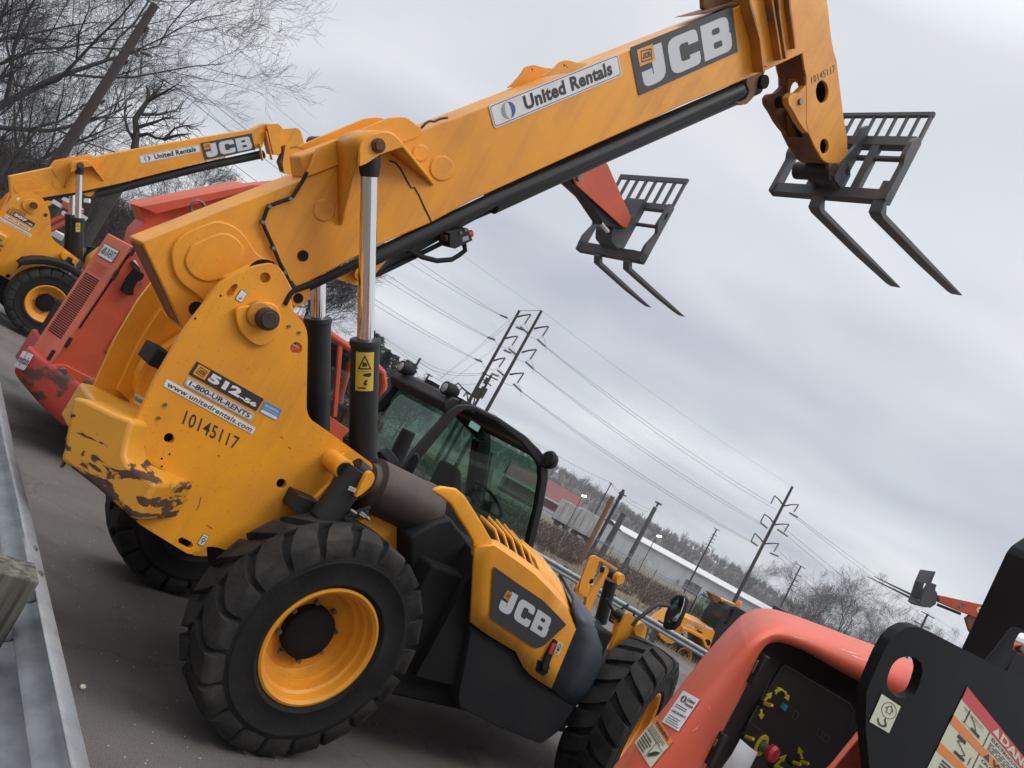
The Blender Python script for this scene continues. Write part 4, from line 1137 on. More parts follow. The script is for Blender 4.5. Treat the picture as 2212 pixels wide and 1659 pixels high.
# black lower box and dark front corner
lw = MB().mat('black_plastic')
lpx = k5([(838, 735), (940, 800), (1120, 912), (1170, 1015), (1225, 1068), (1360, 1150), (1500, 1262), (1480, 1300), (1400, 1420), (1290, 1500), (1000, 1385), (760, 1260), (752, 1190), (800, 950)])
lw.prism(rounded(M.pl(YE + .03, lpx), 0.025), YE + 0.02, -.55)
lw.build('step_box', None, T, bevel=0.03, segs=3)
fc = MB().mat('blue_black')
ra = E3(YE + 0.005, k5([(1355, 1140), (1400, 1030), (1450, 910), (1500, 790), (1516, 720), (1512, 690)]))
rb_ = E3(YE + .03, k5([(1490, 1250), (1560, 1150), (1620, 1010), (1640, 860), (1610, 740), (1500, 620)]))
rc_ = E3(YE + .22, k5([(1560, 1240), (1650, 1120), (1715, 970), (1718, 890), (1680, 790), (1500, 560)]))
rd_ = E3(YE + .55, k5([(1600, 1230), (1670, 1120), (1722, 965), (1700, 830), (1640, 700), (1420, 410)]))
fc.grid([ra, rb_, rc_, rd_])
fc.build('cover_nose', None, T, smooth=80, thick=0.02)
# dark rear wall of the pod
rw = MB().mat('black_plastic')
rwp = k5([(700, 30), (860, 240), (845, 380), (838, 720), (800, 950), (755, 1190), (560, 1020), (440, 520), (440, 160), (600, 60)])
rw.prism(M.pl(-.82, rwp), -.84, -.5)
rw.build('inner_panel', None, T, bevel=0.02)
# logo panel on the pod
dl = Decal(M.py(YE, k5([(955, 800)])[0]), M.py(YE, k5([(1500, 1190)])[0]), M.py(YE, k5([(985, 200)])[0]), (0, -1, 0), lift=0.020)
def uv(d, fr, y, pts):
    r = []
    A = np.stack([d.x, d.y], 1)
    for p in pts:
        q = np.array(fr.py(y, p)) - d.o
        s_, *_ = np.linalg.lstsq(A, q, rcond=None); r.append((s_[0], s_[1]))
    return r
dl.shape(rounded(uv(dl, M, YE, k5([(975, 342), (955, 680), (1225, 862), (1262, 872), (1300, 858), (1447, 722), (1400, 670), (1290, 560), (1140, 460)])), 0.012), 'ink_grey').up()
pod = dl
tl, tr, bl_2, br2 = k5([(1055, 480), (1360, 690), (1000, 618), (1305, 812)])
dj = Decal(M.py(YE, bl_2), M.py(YE, br2), M.py(YE, tl), (0, -1, 0), lift=0.0225)
dj.jcb(0, 0, 1, 1, 'decal_letter'); dj.mb.mats
dj.build('logo_letters', sk)
db_ = Decal(M.py(YE, k5([(1037, 543)])[0]), M.py(YE, k5([(1072, 568)])[0]), M.py(YE, k5([(1063, 495)])[0]), (0, -1, 0), lift=0.023)
db_.badge(0, 0, 1, 1); db_.build('logo_badge', sk)
dl.build('logo_panel', sk, 'dark panel with the maker mark in large pale letters')
# lever lock with its stickers
kv = MB().mat('dark_gap')
kv.prism(rounded(M.pl(YE - .01, k5([(1270, 955), (1345, 980), (1340, 1040), (1310, 1065), (1255, 1030)])), .012), YE - .012, YE + .01)
kv.mat('black_plastic').prism(rounded(M.pl(YE - .03, k5([(1385, 828), (1400, 836), (1345, 990), (1350, 1015), (1310, 1030), (1298, 1010), (1325, 930)])), .008), YE - .035, YE - .01)
kv.mat('red_plastic').prism(M.pl(YE - .04, k5([(1372, 850), (1393, 858), (1365, 925), (1342, 918)])), YE - .04, YE - .03)
kv.build('latch_lever', None, sk, bevel=0.003)
dw = Decal(M.py(YE, k5([(1370, 912)])[0]), M.py(YE, k5([(1402, 925)])[0]), M.py(YE, k5([(1398, 832)])[0]), (0, -1, 0), lift=0.013)
dw.rect(0, 0, 1, 1, 'decal_cream').up(); dw.shape([(.15, .6), (.85, .6), (.5, .92)], 'ink', [[(.3, .65), (.7, .65), (.5, .83)]]); dw.rect(.25, .3, .7, .5, 'ink'); dw.rect(.2, .1, .5, .2, 'ink'); dw.rect(.05, .53, .95, .55, 'ink')
dw.build('latch_sticker', sk)
# ---- black silencer across the back of the pod
ex = MB().mat('exhaust')
ya = -0.62
e0, e1 = M.py(ya, kw([(1330, 590)])[0]), M.py(ya, kw([(1960, 900)])[0])
e0, e1 = np.array(e0), np.array(e1); dd = (e1 - e0) / np.linalg.norm(e1 - e0)
ex.tube([e0 - dd * .03, e0, e0 + dd * 0.015, e1 - dd * .06, e1 - dd * .05, e1 + dd * .02, e1 + dd * .06, e1 + dd * .09], [0.11, 0.125, 0.165, 0.172, 0.178, 0.178, 0.15, 0.10], n=36)
ex.build('silencer', None, T, smooth=40)
# yellow steering knuckle bracket with its black ram
bkx = MB().mat('yellow')
for y_, off in ((YP - .13, (0, 0)), (YP - .30, None)):
    if off is not None:
        px_ = kw([(690, 770), (760, 700), (870, 590), (935, 430), (1000, 340), (1090, 315), (1140, 360), (1140, 440), (1080, 520), (860, 650), (735, 770)])
    else:
        px_ = kw([(1160, 760), (1230, 600), (1290, 480), (1340, 450), (1385, 480), (1390, 540), (1350, 620), (1240, 720)])
    bkx.prism(rounded(M.pl(y_, px_), .015), y_ - .015, y_ + .015)
q = M.py(YP - .14, kw([(975, 395)])[0]); bkx.cyl((q[0] + .02, YP - .19, q[2]), (q[0] + .02, YP, q[2]), .06, n=20)
bkx.mat('dark_gap').cyl((q[0] + .015, YP - .2, q[2]), (q[0] + .015, YP - .18, q[2]), .042, n=20)
bkx.mat('yellow').bar(M.py(YP - .03, kw([(1020, 250)])[0]), M.py(YP - .03, kw([(1040, 340)])[0]), .02, .03); bkx.bar(M.py(YP - .1, kw([(1270, 380)])[0]), M.py(YP - .1, kw([(1290, 440)])[0]), .02, .03)
bkx.build('ram_bracket', None, frame, bevel=0.005)
sr = MB().mat('black_paint')
a_, b_ = M.py(YP - .2, kw([(1220, 440)])[0]), M.py(YP - .2, kw([(800, 1020)])[0])
sr.cyl(a_, b_, 0.085, n=20); sr.cyl(M.py(YP - .16, kw([(1170, 400)])[0]), M.py(YP - .16, kw([(1290, 500)])[0]), 0.055, n=18)
sr.prism(M.pl(YP - .12, kw([(505, 718), (770, 830), (740, 970), (640, 975), (415, 890)])), YP - .14, YP - .0)
sr.build('stabiliser_ram', None, frame, bevel=0.004)
dq = decal_on(M, YP - .3, kw([(1092, 675)])[0], kw([(1170, 708)])[0], kw([(1112, 628)])[0], lift=0.0)
dq.rect(0, 0, 1, 1, 'decal_white').up().lines(.1, .1, .9, .9, 4, 'ink'); dq.build('maker_plate', frame)
# ---- cab
cab = MB().mat('black_paint')
YC, YC2 = 0.36, 1.25
side = kc([(360, 950), (430, 880), (560, 720), (740, 520), (790, 440), (860, 395), (930, 388), (1000, 400), (1200, 500), (1420, 650), (1530, 760), (1590, 840), (1600, 900), (1600, 1000), (1555, 1250), (1480, 1560), (1425, 1545), (1500, 1240), (1535, 1010), (1530, 900), (1480, 830), (1380, 700), (1180, 540), (990, 445), (920, 440), (860, 470), (800, 550), (640, 740), (480, 940), (410, 1000)])
sprof = M.pl(YC, side)
cab.prism(sprof, YC - .03, YC + .03); cab.prism(sprof, YC2 - .03, YC2 + .03)
loc_ = lambda pts: M.pl(YC, pts)
roofl = loc_(kc([(860, 395), (930, 386), (1000, 398), (1200, 498), (1420, 648), (1530, 758), (1590, 838)]))
roofd = loc_(kc([(880, 425), (940, 420), (1000, 432), (1190, 528), (1390, 690), (1500, 800), (1560, 870)]))
cab.prism(roofl[0:] + roofd[::-1], YC, YC2)
rearbot = loc_(kc([(370, 955), (430, 985)]))
cab.prism(loc_(kc([(340, 935), (420, 1005), (470, 1080), (900, 1200), (1500, 1580), (1430, 1800), (500, 1500), (330, 1100)])), YC, YC2)
cabo = cab.build('cab', None, T, bevel=0.012)
gl = MB().mat('cab_glass')
gside = loc_(kc([(430, 985), (640, 740), (800, 550), (860, 470), (920, 440), (990, 445), (1180, 540), (1380, 700), (1480, 830), (1530, 900), (1535, 1010), (1500, 1240), (1430, 1540), (950, 1180), (560, 1080)]))
gl.add([(p[0], YC, p[1]) for p in gside], [tuple(range(len(gside)))])
gl.add([(p[0], YC2, p[1]) for p in gside], [tuple(range(len(gside)))])
r0_, r1_ = loc_(kc([(400, 990), (830, 480)]))
gl.add([(r0_[0], YC + .04, r0_[1]), (r0_[0], YC2 - .04, r0_[1]), (r1_[0], YC2 - .04, r1_[1]), (r1_[0], YC + .04, r1_[1])], [(0, 1, 2, 3)])
f0, f1 = loc_(kc([(1450, 1540), (1565, 900)]))
gl.add([(f0[0], YC + .04, f0[1]), (f0[0], YC2 - .04, f0[1]), (f1[0], YC2 - .04, f1[1]), (f1[0], YC + .04, f1[1])], [(0, 1, 2, 3)])
split_build(gl, 'cab_window', cabo, smooth=0)
# rear roof rail and lamps
rr_ = MB().mat('black_paint')
ta = loc_(kc([(850, 400)]))[0]; tb_ = loc_(kc([(770, 500)]))[0]
rr_.prism([(ta[0] - .05, ta[1] - .10), (ta[0] + .10, ta[1] - .03), (ta[0] + .08, ta[1] + .06), (ta[0] - .05, ta[1] + .05), (ta[0] - .10, ta[1] - .03)], YC, YC2)
rr_.bar((tb_[0], YC + .5, tb_[1] - .02), (r0_[0] + .05, YC + .5, r0_[1] + .2), .05, .04) if False else None
rr_.build('roof_rail', None, cabo, bevel=0.015)
for yy in (YC + .06, YC2 - .12):
    wl = MB().mat('black_plastic'); c_ = np.array((ta[0] - .09, yy, ta[1] + .09))
    wl.tube([c_ + np.array((.10, 0, .0)), c_ + np.array((.06, 0, 0)), c_ + np.array((-.03, 0, -.01)), c_ + np.array((-.035, 0, -.01))], [.035, .052, .055, .052], n=24)
    wl.bar(c_ + np.array((.05, 0, -.05)), c_ + np.array((.08, 0, -.12)), .04, .02)
    wl_ = wl.build('work_lamp', None, cabo, bevel=.004)
    ln_ = MB().mat('lens'); ln_.lathe([(.042, 0), (.037, -.005), (.02, -.008), (0.0, -.009)], c=c_ + np.array((-.033, 0, -.01)), axis='x', n=24)
    ln_.build('lens', None, wl_)
cb_ = MB().mat('ink')
p0 = np.array((ta[0] - .02, YC + .12, ta[1] + .1))
for k in range(3):
    cb_.tube([p0 + np.array((.06 * k, -.02 * k, .0)), p0 + np.array((.05 + .06 * k, .02, .07 - .015 * k)), p0 + np.array((.12 + .05 * k, -.05, .04)), p0 + np.array((.16 + .03 * k, -.08, -.03))], .007, n=6)
cb_.box(p0[0] + .05, p0[0] + .22, YC - .02, YC + .08, ta[1] + .02, ta[1] + .07)
cb_.mat('black_plastic').box(p0[0] + .0, p0[0] + .08, YC + .38, YC + .5, ta[1] + .02, ta[1] + .09)
cb_.build('lamp_wiring', None, cabo)
# cab interior: seat, wheel, console, far pillar
it = MB().mat('black_plastic')
q = M.py(.8, kc([(1030, 1120)])[0])
it.box(q[0] - .35, q[0] + .2, .6, 1.05, q[2] - .5, q[2] - .12)
it.poly3([(q[0] - .38, .62, q[2] - .15), (q[0] - .22, .62, q[2] - .15), (q[0] - .22, 1.03, q[2] - .15), (q[0] - .38, 1.03, q[2] - .15)],
         [(q[0] - .44, .70, q[2] + .12), (q[0] - .36, .70, q[2] + .13), (q[0] - .36, .98, q[2] + .13), (q[0] - .44, .98, q[2] + .12)])
it.build('seat', None, cabo, bevel=.04, segs=3)
it = MB().mat('black_plastic')
q2 = M.py(.8, kc([(1120, 1180)])[0])
it.tube([q2 + np.array((.2 * math.cos(t) * .8, .2 * math.sin(t), .2 * math.cos(t) * -.5)) for t in [i * math.pi / 12 for i in range(25)]], .016, n=8)
it.bar(q2, np.array(q2) + np.array((.15, 0, -.5)), .07, .07)
it.build('steering_wheel', None, cabo)
it = MB().mat('black_plastic')
a_, b_ = M.py(YC2, kc([(1050, 690)])[0]), M.py(YC2, kc([(990, 1150)])[0]); it.bar(a_, b_, .12, .09)
a_, b_ = M.py(YC2, kc([(870, 460)])[0]), M.py(YC2, kc([(1060, 660)])[0]); it.bar(a_, b_, .10, .07)
a_, b_ = M.py(.9, kc([(1170, 790)])[0]), M.py(.9, kc([(1100, 1180)])[0]); it.mat('galvanised').bar(a_, b_, .03, .05)
it.build('pillar', None, cabo)
st_ = decal_on(M, YC - .004, kc([(962, 575)])[0], kc([(1040, 625)])[0], kc([(985, 528)])[0], lift=0.0)
st_.rect(0, 0, 1, 1, 'sticker_teal', .18); st_.build('window_sticker', cabo)
# snorkel beside the cab and grab tube
sn = MB().mat('black_plastic')
sn.tube([M.py(.25, p) for p in kc([(300, 930), (380, 820), (440, 690), (480, 610)])], [.06, .06, .058, .055], n=18)
sn.tube([M.py(.1, p) for p in kc([(280, 880), (350, 830)])], [.1, .09], n=18)
sn.build('intake_pipe', None, cabo, bevel=.01)
sn = MB().mat('black_paint'); sn.tube([M.py(.3, p) for p in kc([(530, 800), (548, 830), (540, 880), (500, 950), (490, 980)])], .016, n=8); sn.build('grab_handle', None, cabo)
mr = MB().mat('black_plastic'); q = M.py(YC - .05, kc([(1620, 850)])[0]); mr.lathe([(0, -.03), (.07, -.03), (.085, 0), (.07, .05), (0, .06)], c=q, axis='x', n=20); mr.build('front_mirror', None, cabo)
mr = MB().mat('black_plastic'); mr.prism(rounded(M.pl(YC2, kc([(200, 450), (235, 385), (310, 330), (330, 360), (325, 440), (280, 470)])), .03), YC2, YC2 + .06)
mr.build('door_mirror', None, cabo, bevel=.01)
# ---- front stabilisers
def stab(y0, pxplate, ppx, arm, pinp, holesp):
    s = MB().mat('yellow')
    s.prism(rounded(M.pl(y0, pxplate), .02), y0, y0 + .02)
    s.prism(rounded(M.pl(y0, ppx), .02), y0 + .02, y0 + .06)
    s.prism(rounded(M.pl(y0, ppx), .02), y0 + .20, y0 + .23)
    s.mat('dark_gap')
    for h in holesp:
        q = M.py(y0, h); s.cyl((q[0], y0 - .003, q[2]), (q[0], y0 + .01, q[2]), .03, n=14)
    o = s.build('stabiliser', None, T, bevel=.004)
    b = MB().mat('black_paint')
    a1, b1 = M.py(y0 + .13, arm[0]), M.py(y0 + .13, arm[1])
    b.cyl(a1, b1, .07, n=18)
    q = M.py(y0 + .1, pinp); b.cyl((q[0], y0 - .02, q[2]), (q[0], y0 + .25, q[2]), .05, n=18)
    b.mat('yellow').cyl((q[0], y0 - .03, q[2]), (q[0], y0 + .04, q[2]), .062, n=18)
    b.build('stabiliser_ram', None, o, bevel=.004)
stab(0.55, ks([(490, 1190), (520, 1060), (600, 850), (630, 805), (670, 795), (760, 840), (930, 945), (900, 960), (720, 850), (690, 960), (580, 1255)]),
     ks([(570, 1400), (600, 1250), (700, 1130), (780, 1000), (790, 930), (830, 930), (840, 980), (700, 1250), (640, 1420)]), ks([(850, 1060), (730, 1520)]), ks([(860, 1000)])[0], ks([(755, 952), (632, 1075)]))
stab(-0.75, ks([(900, 1659), (1010, 1430), (1040, 1410), (1110, 1480), (1135, 1550), (1080, 1700), (980, 1900), (820, 1850)]),
     ks([(1050, 1800), (1110, 1560), (1220, 1540), (1260, 1600), (1240, 1700), (1120, 2000), (990, 2050)]), ks([(1180, 1540), (1060, 1950)]), ks([(1040, 1520)])[0], [])
ff = MB().mat('yellow'); ff.prism(M.pl(-.6, k5([(1690, 860), (1830, 1000), (1900, 1100), (1780, 1150), (1640, 1140), (1660, 1050)])), -.62, .3); ff.build('front_frame', None, T, bevel=.01)
# mirror on its arm
ma = MB().mat('black_paint')
ma.tube([M.py(-.95, p) for p in ks([(1080, 1560), (1130, 1490), (1330, 1340), (1380, 1328), (1480, 1345)])], .016, n=10)
mo = ma.build('mirror_arm', None, T)
mh = MB().mat('black_plastic')
mpx = ks([(1420, 1590), (1400, 1560), (1430, 1420), (1500, 1260), (1560, 1220), (1625, 1225), (1655, 1255), (1620, 1400), (1560, 1540), (1500, 1590)])
xm_ = M.on(1, -.95, *ks([(1530, 1400)])[0])[0]
mp3 = [M.on(0, xm_, *p) for p in mpx]
mh.poly3([(xm_, p[1], p[2]) for p in mp3], [(xm_ + .07, p[1] * 1.0, p[2]) for p in mp3])
mh.build('mirror_shell', None, mo, bevel=.02, segs=3)
gpx_ = ks([(1440, 1480), (1480, 1380), (1530, 1300), (1590, 1262), (1645, 1258), (1635, 1320), (1600, 1430), (1550, 1510), (1480, 1530)])
g3 = [M.on(0, xm_ - .012, *p) for p in gpx_]
MB().mat('mirror').poly3([(xm_ - .012, p[1], p[2]) for p in g3], [(xm_ - .004, p[1], p[2]) for p in g3]).build('mirror_glass', None, mo)
# ---- writing
d = decal_on(M, YN, (1067, 278), (1342, 163), (1054, 228), lift=0.006); rental_sign(d); d.build('rental_sign', boom, 'white sign with blue border reading United Rentals')
d = decal_on(M, YN, (1379, 207), (1593, 112), (1359, 103), lift=0.006)
d.rect(0, 0, 1, 1, 'ink_grey', .03).up(); d.jcb(.06, .10, .95, .86, 'decal_letter').up(); d.badge(.055, .56, .20, .90); d.build('logo_sign', boom, 'dark sign with the maker mark in large pale letters')
d = decal_on(M, YP, (407, 808), (553, 888), (425, 780), lift=0.003)
d.rect(0, 0, 1, 1, 'ink').up(); d.badge(.04, .16, .205, .9); d.text('512', .235, .22, .70, .84, 'decal_white', .06, 0, 1.05); d.text('-56', .71, .2, .96, .52, 'decal_white', .05); d.build('model_sign', frame, 'black strip reading 512-56')
d = decal_on(M, YP, (397, 831), (542, 910), (405, 814), lift=0.0045)
d.rect(0, 0, 1, 1, 'decal_white', .25).up(); a_ = d.aspect()
rg_ = lambda i: [(x / a_, y) for x, y in rounded([(i, i), (a_ - i, i), (a_ - i, 1 - i), (i, 1 - i)], .25, 5)]
d.shape(rg_(.07), 'decal_blue', [rg_(.12)]); d.text('1-800-UR-RENTS', .05, .2, .95, .82, 'ink', .03, .1); d.build('phone_sign', frame, 'white strip reading 1-800-UR-RENTS')
d = decal_on(M, YP, (352, 833), (545, 938), (360, 818), lift=0.003)
d.rect(0, 0, 1, 1, 'decal_white', .15).up(); d.text('www.unitedrentals.com', .03, .16, .97, .86, 'ink', .02, .15, 1.08); d.build('web_sign', frame, 'white strip reading www.unitedrentals.com')
d = decal_on(M, YP, (393, 915), (509, 973), (403, 886), lift=0.001); d.text('10145117', 0, 0, 1, 1, 'ink', .01, 0, 1.1)
d.build('stencil_number', frame)
d = decal_on(M, YP, (560, 890), (597, 909), (572, 866), lift=0.003); d.rect(0, 0, 1, 1, 'decal_sky').up(); d.text('UR CONTROL', .08, .62, .9, .82, 'decal_white', .02); d.text('TELEMATICS ENABLED', .08, .42, .95, .52, 'decal_white'); d.rect(.04, .06, .96, .3, 'decal_white', .1); d.build('blue_sticker', frame, 'blue sticker reading UR CONTROL')
d = decal_on(M, YP, (507, 645), (521, 655), (521, 624), lift=0.003); d.rect(0, 0, 1, 1, 'ink', .12).up(); d.rect(.06, .04, .94, .96, 'decal_white', .1).up(); d.shape([(.3, .3), (.35, .2), (.55, .2), (.7, .35), (.6, .5), (.55, .46), (.6, .36), (.5, .28), (.4, .3)], 'ink'); d.build('hook_sticker', frame)
d = decal_on(M, YP, (425, 1174), (438, 1180.5), (440, 1151), lift=0.003); d.rect(0, 0, 1, 1, 'ink', .08).up(); d.rect(.06, .04, .94, .96, 'decal_white', .06).up(); d.shape(circ((.5, .5), .28, 16, .16), 'ink', [circ((.5, .5), .16, 16, .09)]); d.rect(.2, .75, .8, .8, 'ink'); d.rect(.45, .14, .55, .34, 'ink'); d.build('tie_down_sticker', frame)
d = decal_on(M, GN, (1750, 181), (1801, 155), (1748, 166), lift=0.017); d.text('10145117', 0, 0, 1, 1, 'ink', .0, 0, 1.1); d.build('stencil_number', neck)
q0, q1, q2 = [P3(0.15, p) for p in k4([(865, 945), (925, 985), (875, 885)])]
d = Decal(q0, q1, q2, (-.6, -.8, 0), lift=.0); d.rect(0, 0, 1, 1, 'decal_cream').up(); d.text('1-800-UR-RENTS', .06, .25, .94, .75, 'ink', .02); d.build('phone_sticker', frame)

sc_ = MB().mat('underside')
for seq in ([(1130, 1615), (1165, 1622), (1200, 1590), (1215, 1575)], [(1270, 1650), (1290, 1620), (1303, 1560)], [(1870, 1235), (1885, 1250)], [(1815, 1170), (1835, 1178)], [(1340, 1745), (1370, 1760), (1380, 1772)], [(1410, 1290), (1425, 1298)]):
    pts = [M.py(YP - .0015, p) for p in k4(seq)]
    for a_, b_ in zip(pts, pts[1:]): sc_.bar(a_, b_, .0035, .001, up=(0, 1, 0))
sc_.build('paint_scratch', None, frame)

hz_ = MB().mat('black_plastic')
for y_, seq, r in ((.1, [(1720, 560), (1760, 640), (1740, 700), (1790, 730)], .016), (.15, [(1790, 640), (1830, 620), (1900, 650), (1880, 720)], .012), (.0, [(1860, 600), (1800, 640), (1760, 690), (1830, 740), (1880, 700)], .012), (-.2, [(1690, 810), (1720, 790), (1765, 800), (1790, 830)], .03), (-.3, [(1600, 700), (1640, 690), (1690, 760), (1700, 800)], .02)):
    hz_.tube([M.py(y_, p) for p in k5(seq)], r, n=8)
hz_.mat('bolt')
for p in k5([(1840, 680), (1870, 690), (1850, 720)]):
    q = M.py(.05, p); hz_.cyl((q[0], .0, q[2]), (q[0], .1, q[2]), .03, n=8)
hz_.build('hydraulic_hose', None, T)
hz2 = MB().mat('black_plastic')
for y_, seq, r in ((YP - .25, [(1040, 1010), (1120, 960), (1200, 930), (1290, 900), (1350, 880)], .012), (YP - .28, [(1060, 1030), (1160, 990), (1260, 950), (1330, 930)], .010), (YP - .1, [(560, 900), (640, 940), (700, 960), (780, 940)], .012)):
    hz2.tube([M.py(y_, p) for p in kw(seq)], r, n=8)
hz2.mat('bolt')
for p in kw([(1150, 920), (1250, 965), (1290, 975), (1265, 950), (1300, 990)]):
    q = M.py(YP - .3, p); hz2.cyl((q[0] - .02, YP - .3, q[2]), (q[0] + .02, YP - .31, q[2] - .005), .010, n=8)
hz2.build('hydraulic_hose', None, frame)
# ================================================================== the smaller yellow telehandler at the left
kl = conv(0, 600, 2.370)
kA = conv(0, 0, 1.6458)
_lw = at_z(101, 657, 0.60)
_o = _lw + 1.08 * _F0.A[1]; _o[2] = 0
M2 = Frame(_o, 50)
T2 = M2.empty('telehandler', 'smaller yellow telehandler behind at the far left beside the bare trees', 'telehandler', 'yellow telehandlers')
P2 = -0.55; B2n, B2f = -.24, .06
m = MB().mat('yellow')
pl2 = rounded(M2.pl(P2, kl([(-60, 640), (110, 420), (200, 372), (300, 372), (400, 430), (440, 490), (468, 570), (480, 785), (510, 830), (720, 985), (738, 1005), (700, 1070), (450, 1080), (250, 1100), (205, 1115), (185, 1150), (95, 1195), (0, 1140), (-120, 1080), (-140, 900)])), .04)
hh = [M2.pl(P2, kl([(425 + 20 * math.cos(i * .5236), 585 + 20 * math.sin(i * .5236)) for i in range(12)])), M2.pl(P2, kl([(75 + 24 * math.cos(i * .5236), 1155 + 20 * math.sin(i * .5236)) for i in range(12)]))]
m.prism(pl2, P2, P2 + .035, hh).prism(pl2, .33, .365)
f2 = m.build('rear_frame', None, T2, bevel=.006)
m = MB().mat('yellow'); m.prism(rounded(M2.pl(P2 - .02, kl([(205, 500), (215, 450), (290, 432), (345, 450), (360, 490), (345, 545), (310, 575), (265, 560), (225, 530)])), .03), P2 - .03, P2)
q = M2.py(P2, kl([(312, 492)])[0]); m.mat('rust').cyl((q[0], P2 - .11, q[2]), (q[0], P2, q[2]), .055, n=16); m.build('pivot_boss', None, T2, bevel=.004)
m = MB().mat('dark_gap').box(-1.0, 3.2, -.5, .3, .5, 1.0); m.box(.6, 2.5, -1.0, -.4, .45, 1.1)
for xx in (0, 3.0): m.cyl((xx, -.8, .6), (xx, .8, .6), .1, n=12)
m.build('chassis_core', None, T2, bevel=.02)
m = MB().mat('yellow'); m.prism(M2.pl(.3, kl([(-60, 640), (0, 540), (80, 380), (90, 430), (110, 420), (60, 560), (-20, 760)])), .0, .33); m.build('frame_web', None, T2, bevel=.006)
m = MB().mat('yellow_chipped'); m.poly3([(-1.9, -.2, .7), (-1.9, .3, .7), (-1.3, .75, .7), (-.9, .75, .7), (-.9, -.7, .7), (-1.3, -.7, .7)], [(-1.85, -.2, 1.3), (-1.85, .3, 1.3), (-1.3, .75, 1.3), (-.9, .75, 1.3), (-.9, -.7, 1.3), (-1.3, -.7, 1.3)]); m.build('counterweight', None, T2, bevel=.04)
m = MB().mat('yellow')
b2 = kl([(90, 225), (110, 440), (250, 455), (420, 418), (760, 365), (1110, 290)]) + kA([(1340, 1045), (1700, 955), (1730, 800), (1640, 840), (1290, 895), (900, 965), (660, 1010), (330, 1088)])
m.prism(M2.pl(B2n, b2), B2n, B2f)
for (cx, cy), r, kk in (((375, 1185), 38, kA), ((530, 1150), 50, kA), ((640, 1095), 26, kA), ((700, 1130), 30, kA)):
    m.prism(M2.pl(B2n, kk([(cx + r * math.cos(i * .3), cy + r * math.sin(i * .3)) for i in range(21)])), B2n - .008, B2n)
m.prism(rounded(M2.pl(B2n, kl([(130, 300), (160, 262), (290, 248), (335, 290), (325, 330), (280, 350), (320, 352), (400, 350), (395, 372), (280, 390), (150, 380), (128, 340)])), .03), B2n - .01, B2n)
m.prism(rounded(M2.pl(B2n - .01, kl([(480, 150), (530, 78), (840, 25), (965, 85), (975, 270), (900, 250), (620, 330), (590, 330)])), .03), B2n - .012, B2n + .01)
m.prism(rounded(M2.pl(B2n - .01, kl([(480, 150), (530, 78), (840, 25), (965, 85), (900, 120)])), .03), B2f - .01, B2f + .012)
m.prism(rounded(M2.pl(-.46, kl([(660, 190), (672, 110), (700, 90), (780, 76), (830, 82), (860, 128), (730, 150)])), .01), -.47, -.45)
bm2 = m.build('boom', None, T2, bevel=.006)
rp = kl([(600, 330), (630, 240), (660, 160), (672, 110), (700, 90), (780, 76), (820, 80), (860, 120), (910, 190), (968, 268)]); dd_ = [.01, .1, .2, .22, .22, .22, .22, .2, .1, .01]
o_, i_ = [], []
for p, dv_ in zip(rp, dd_):
    q = M2.py(B2n - dv_, p); o_.append(q); i_.append((q[0], B2n, q[2]))
MB().mat('yellow').grid([o_, i_]).build('ram_housing', None, bm2, thick=.02, smooth=50)
m = MB().mat('yellow')
m.prism(M2.pl(B2n - .03, kA([(1725, 815), (1730, 805), (1800, 800), (1830, 830), (1820, 900), (1820, 990), (1800, 1005), (1770, 1000), (1735, 850)])), B2n - .05, B2f + .05)
for pp in (((1680, 930), (1700, 1040)), ((1720, 850), (1760, 1035))):
    a_, b_ = [M2.py(B2n - .04, p) for p in kA(pp)]; m.bar(a_, b_, .1, .02, up=(1, 0, -.3))
m.build('boom_collar', None, bm2, bevel=.005)
m = MB().mat('yellow')
m.prism(rounded(M2.pl(B2n + .03, kA([(1800, 840), (1925, 828), (1950, 850), (1975, 940), (2040, 1150), (2080, 1400), (2030, 1420), (1900, 1130), (1840, 1120), (1830, 1060), (1850, 940), (1820, 950)])), .02), B2n + .03, B2f - .03)
nk = m.build('gooseneck', None, T2, bevel=.006)
m = MB().mat('underside'); m.prism(rounded(M2.pl(B2n + .1, kA([(1825, 945), (1850, 940), (1860, 985), (1820, 1050), (1850, 1110), (1830, 1110), (1808, 1050), (1830, 990)])), .01), B2n + .05, B2f - .05); m.build('gooseneck_web', None, nk)
m = MB().mat('black_paint').tube([M2.py(-.12, p) for p in kA([(620, 1262), (1000, 1160), (1340, 1075), (1710, 1000)])], .075, n=14); m.tube([M2.py(-.2, p) for p in kA([(300, 1292), (640, 1222), (780, 1190)])], .025, n=8)
m.tube([M2.py(-.1, p) for p in kA([(850, 1170), (1100, 1120), (1700, 985)])], .04, n=10)
m.build('hose_carrier', None, T2, smooth=50)
m = MB().mat('yellow').prism(rounded(M2.pl(-.12, kl([(750, 370), (920, 335), (860, 400), (830, 412), (790, 400)])), .02), -.16, -.02); m.prism(rounded(M2.pl(-.3, kl([(415, 470), (430, 450), (480, 455), (490, 480), (450, 505)])), .02), -.3, -.26); m.build('ram_lug', None, bm2, bevel=.004)
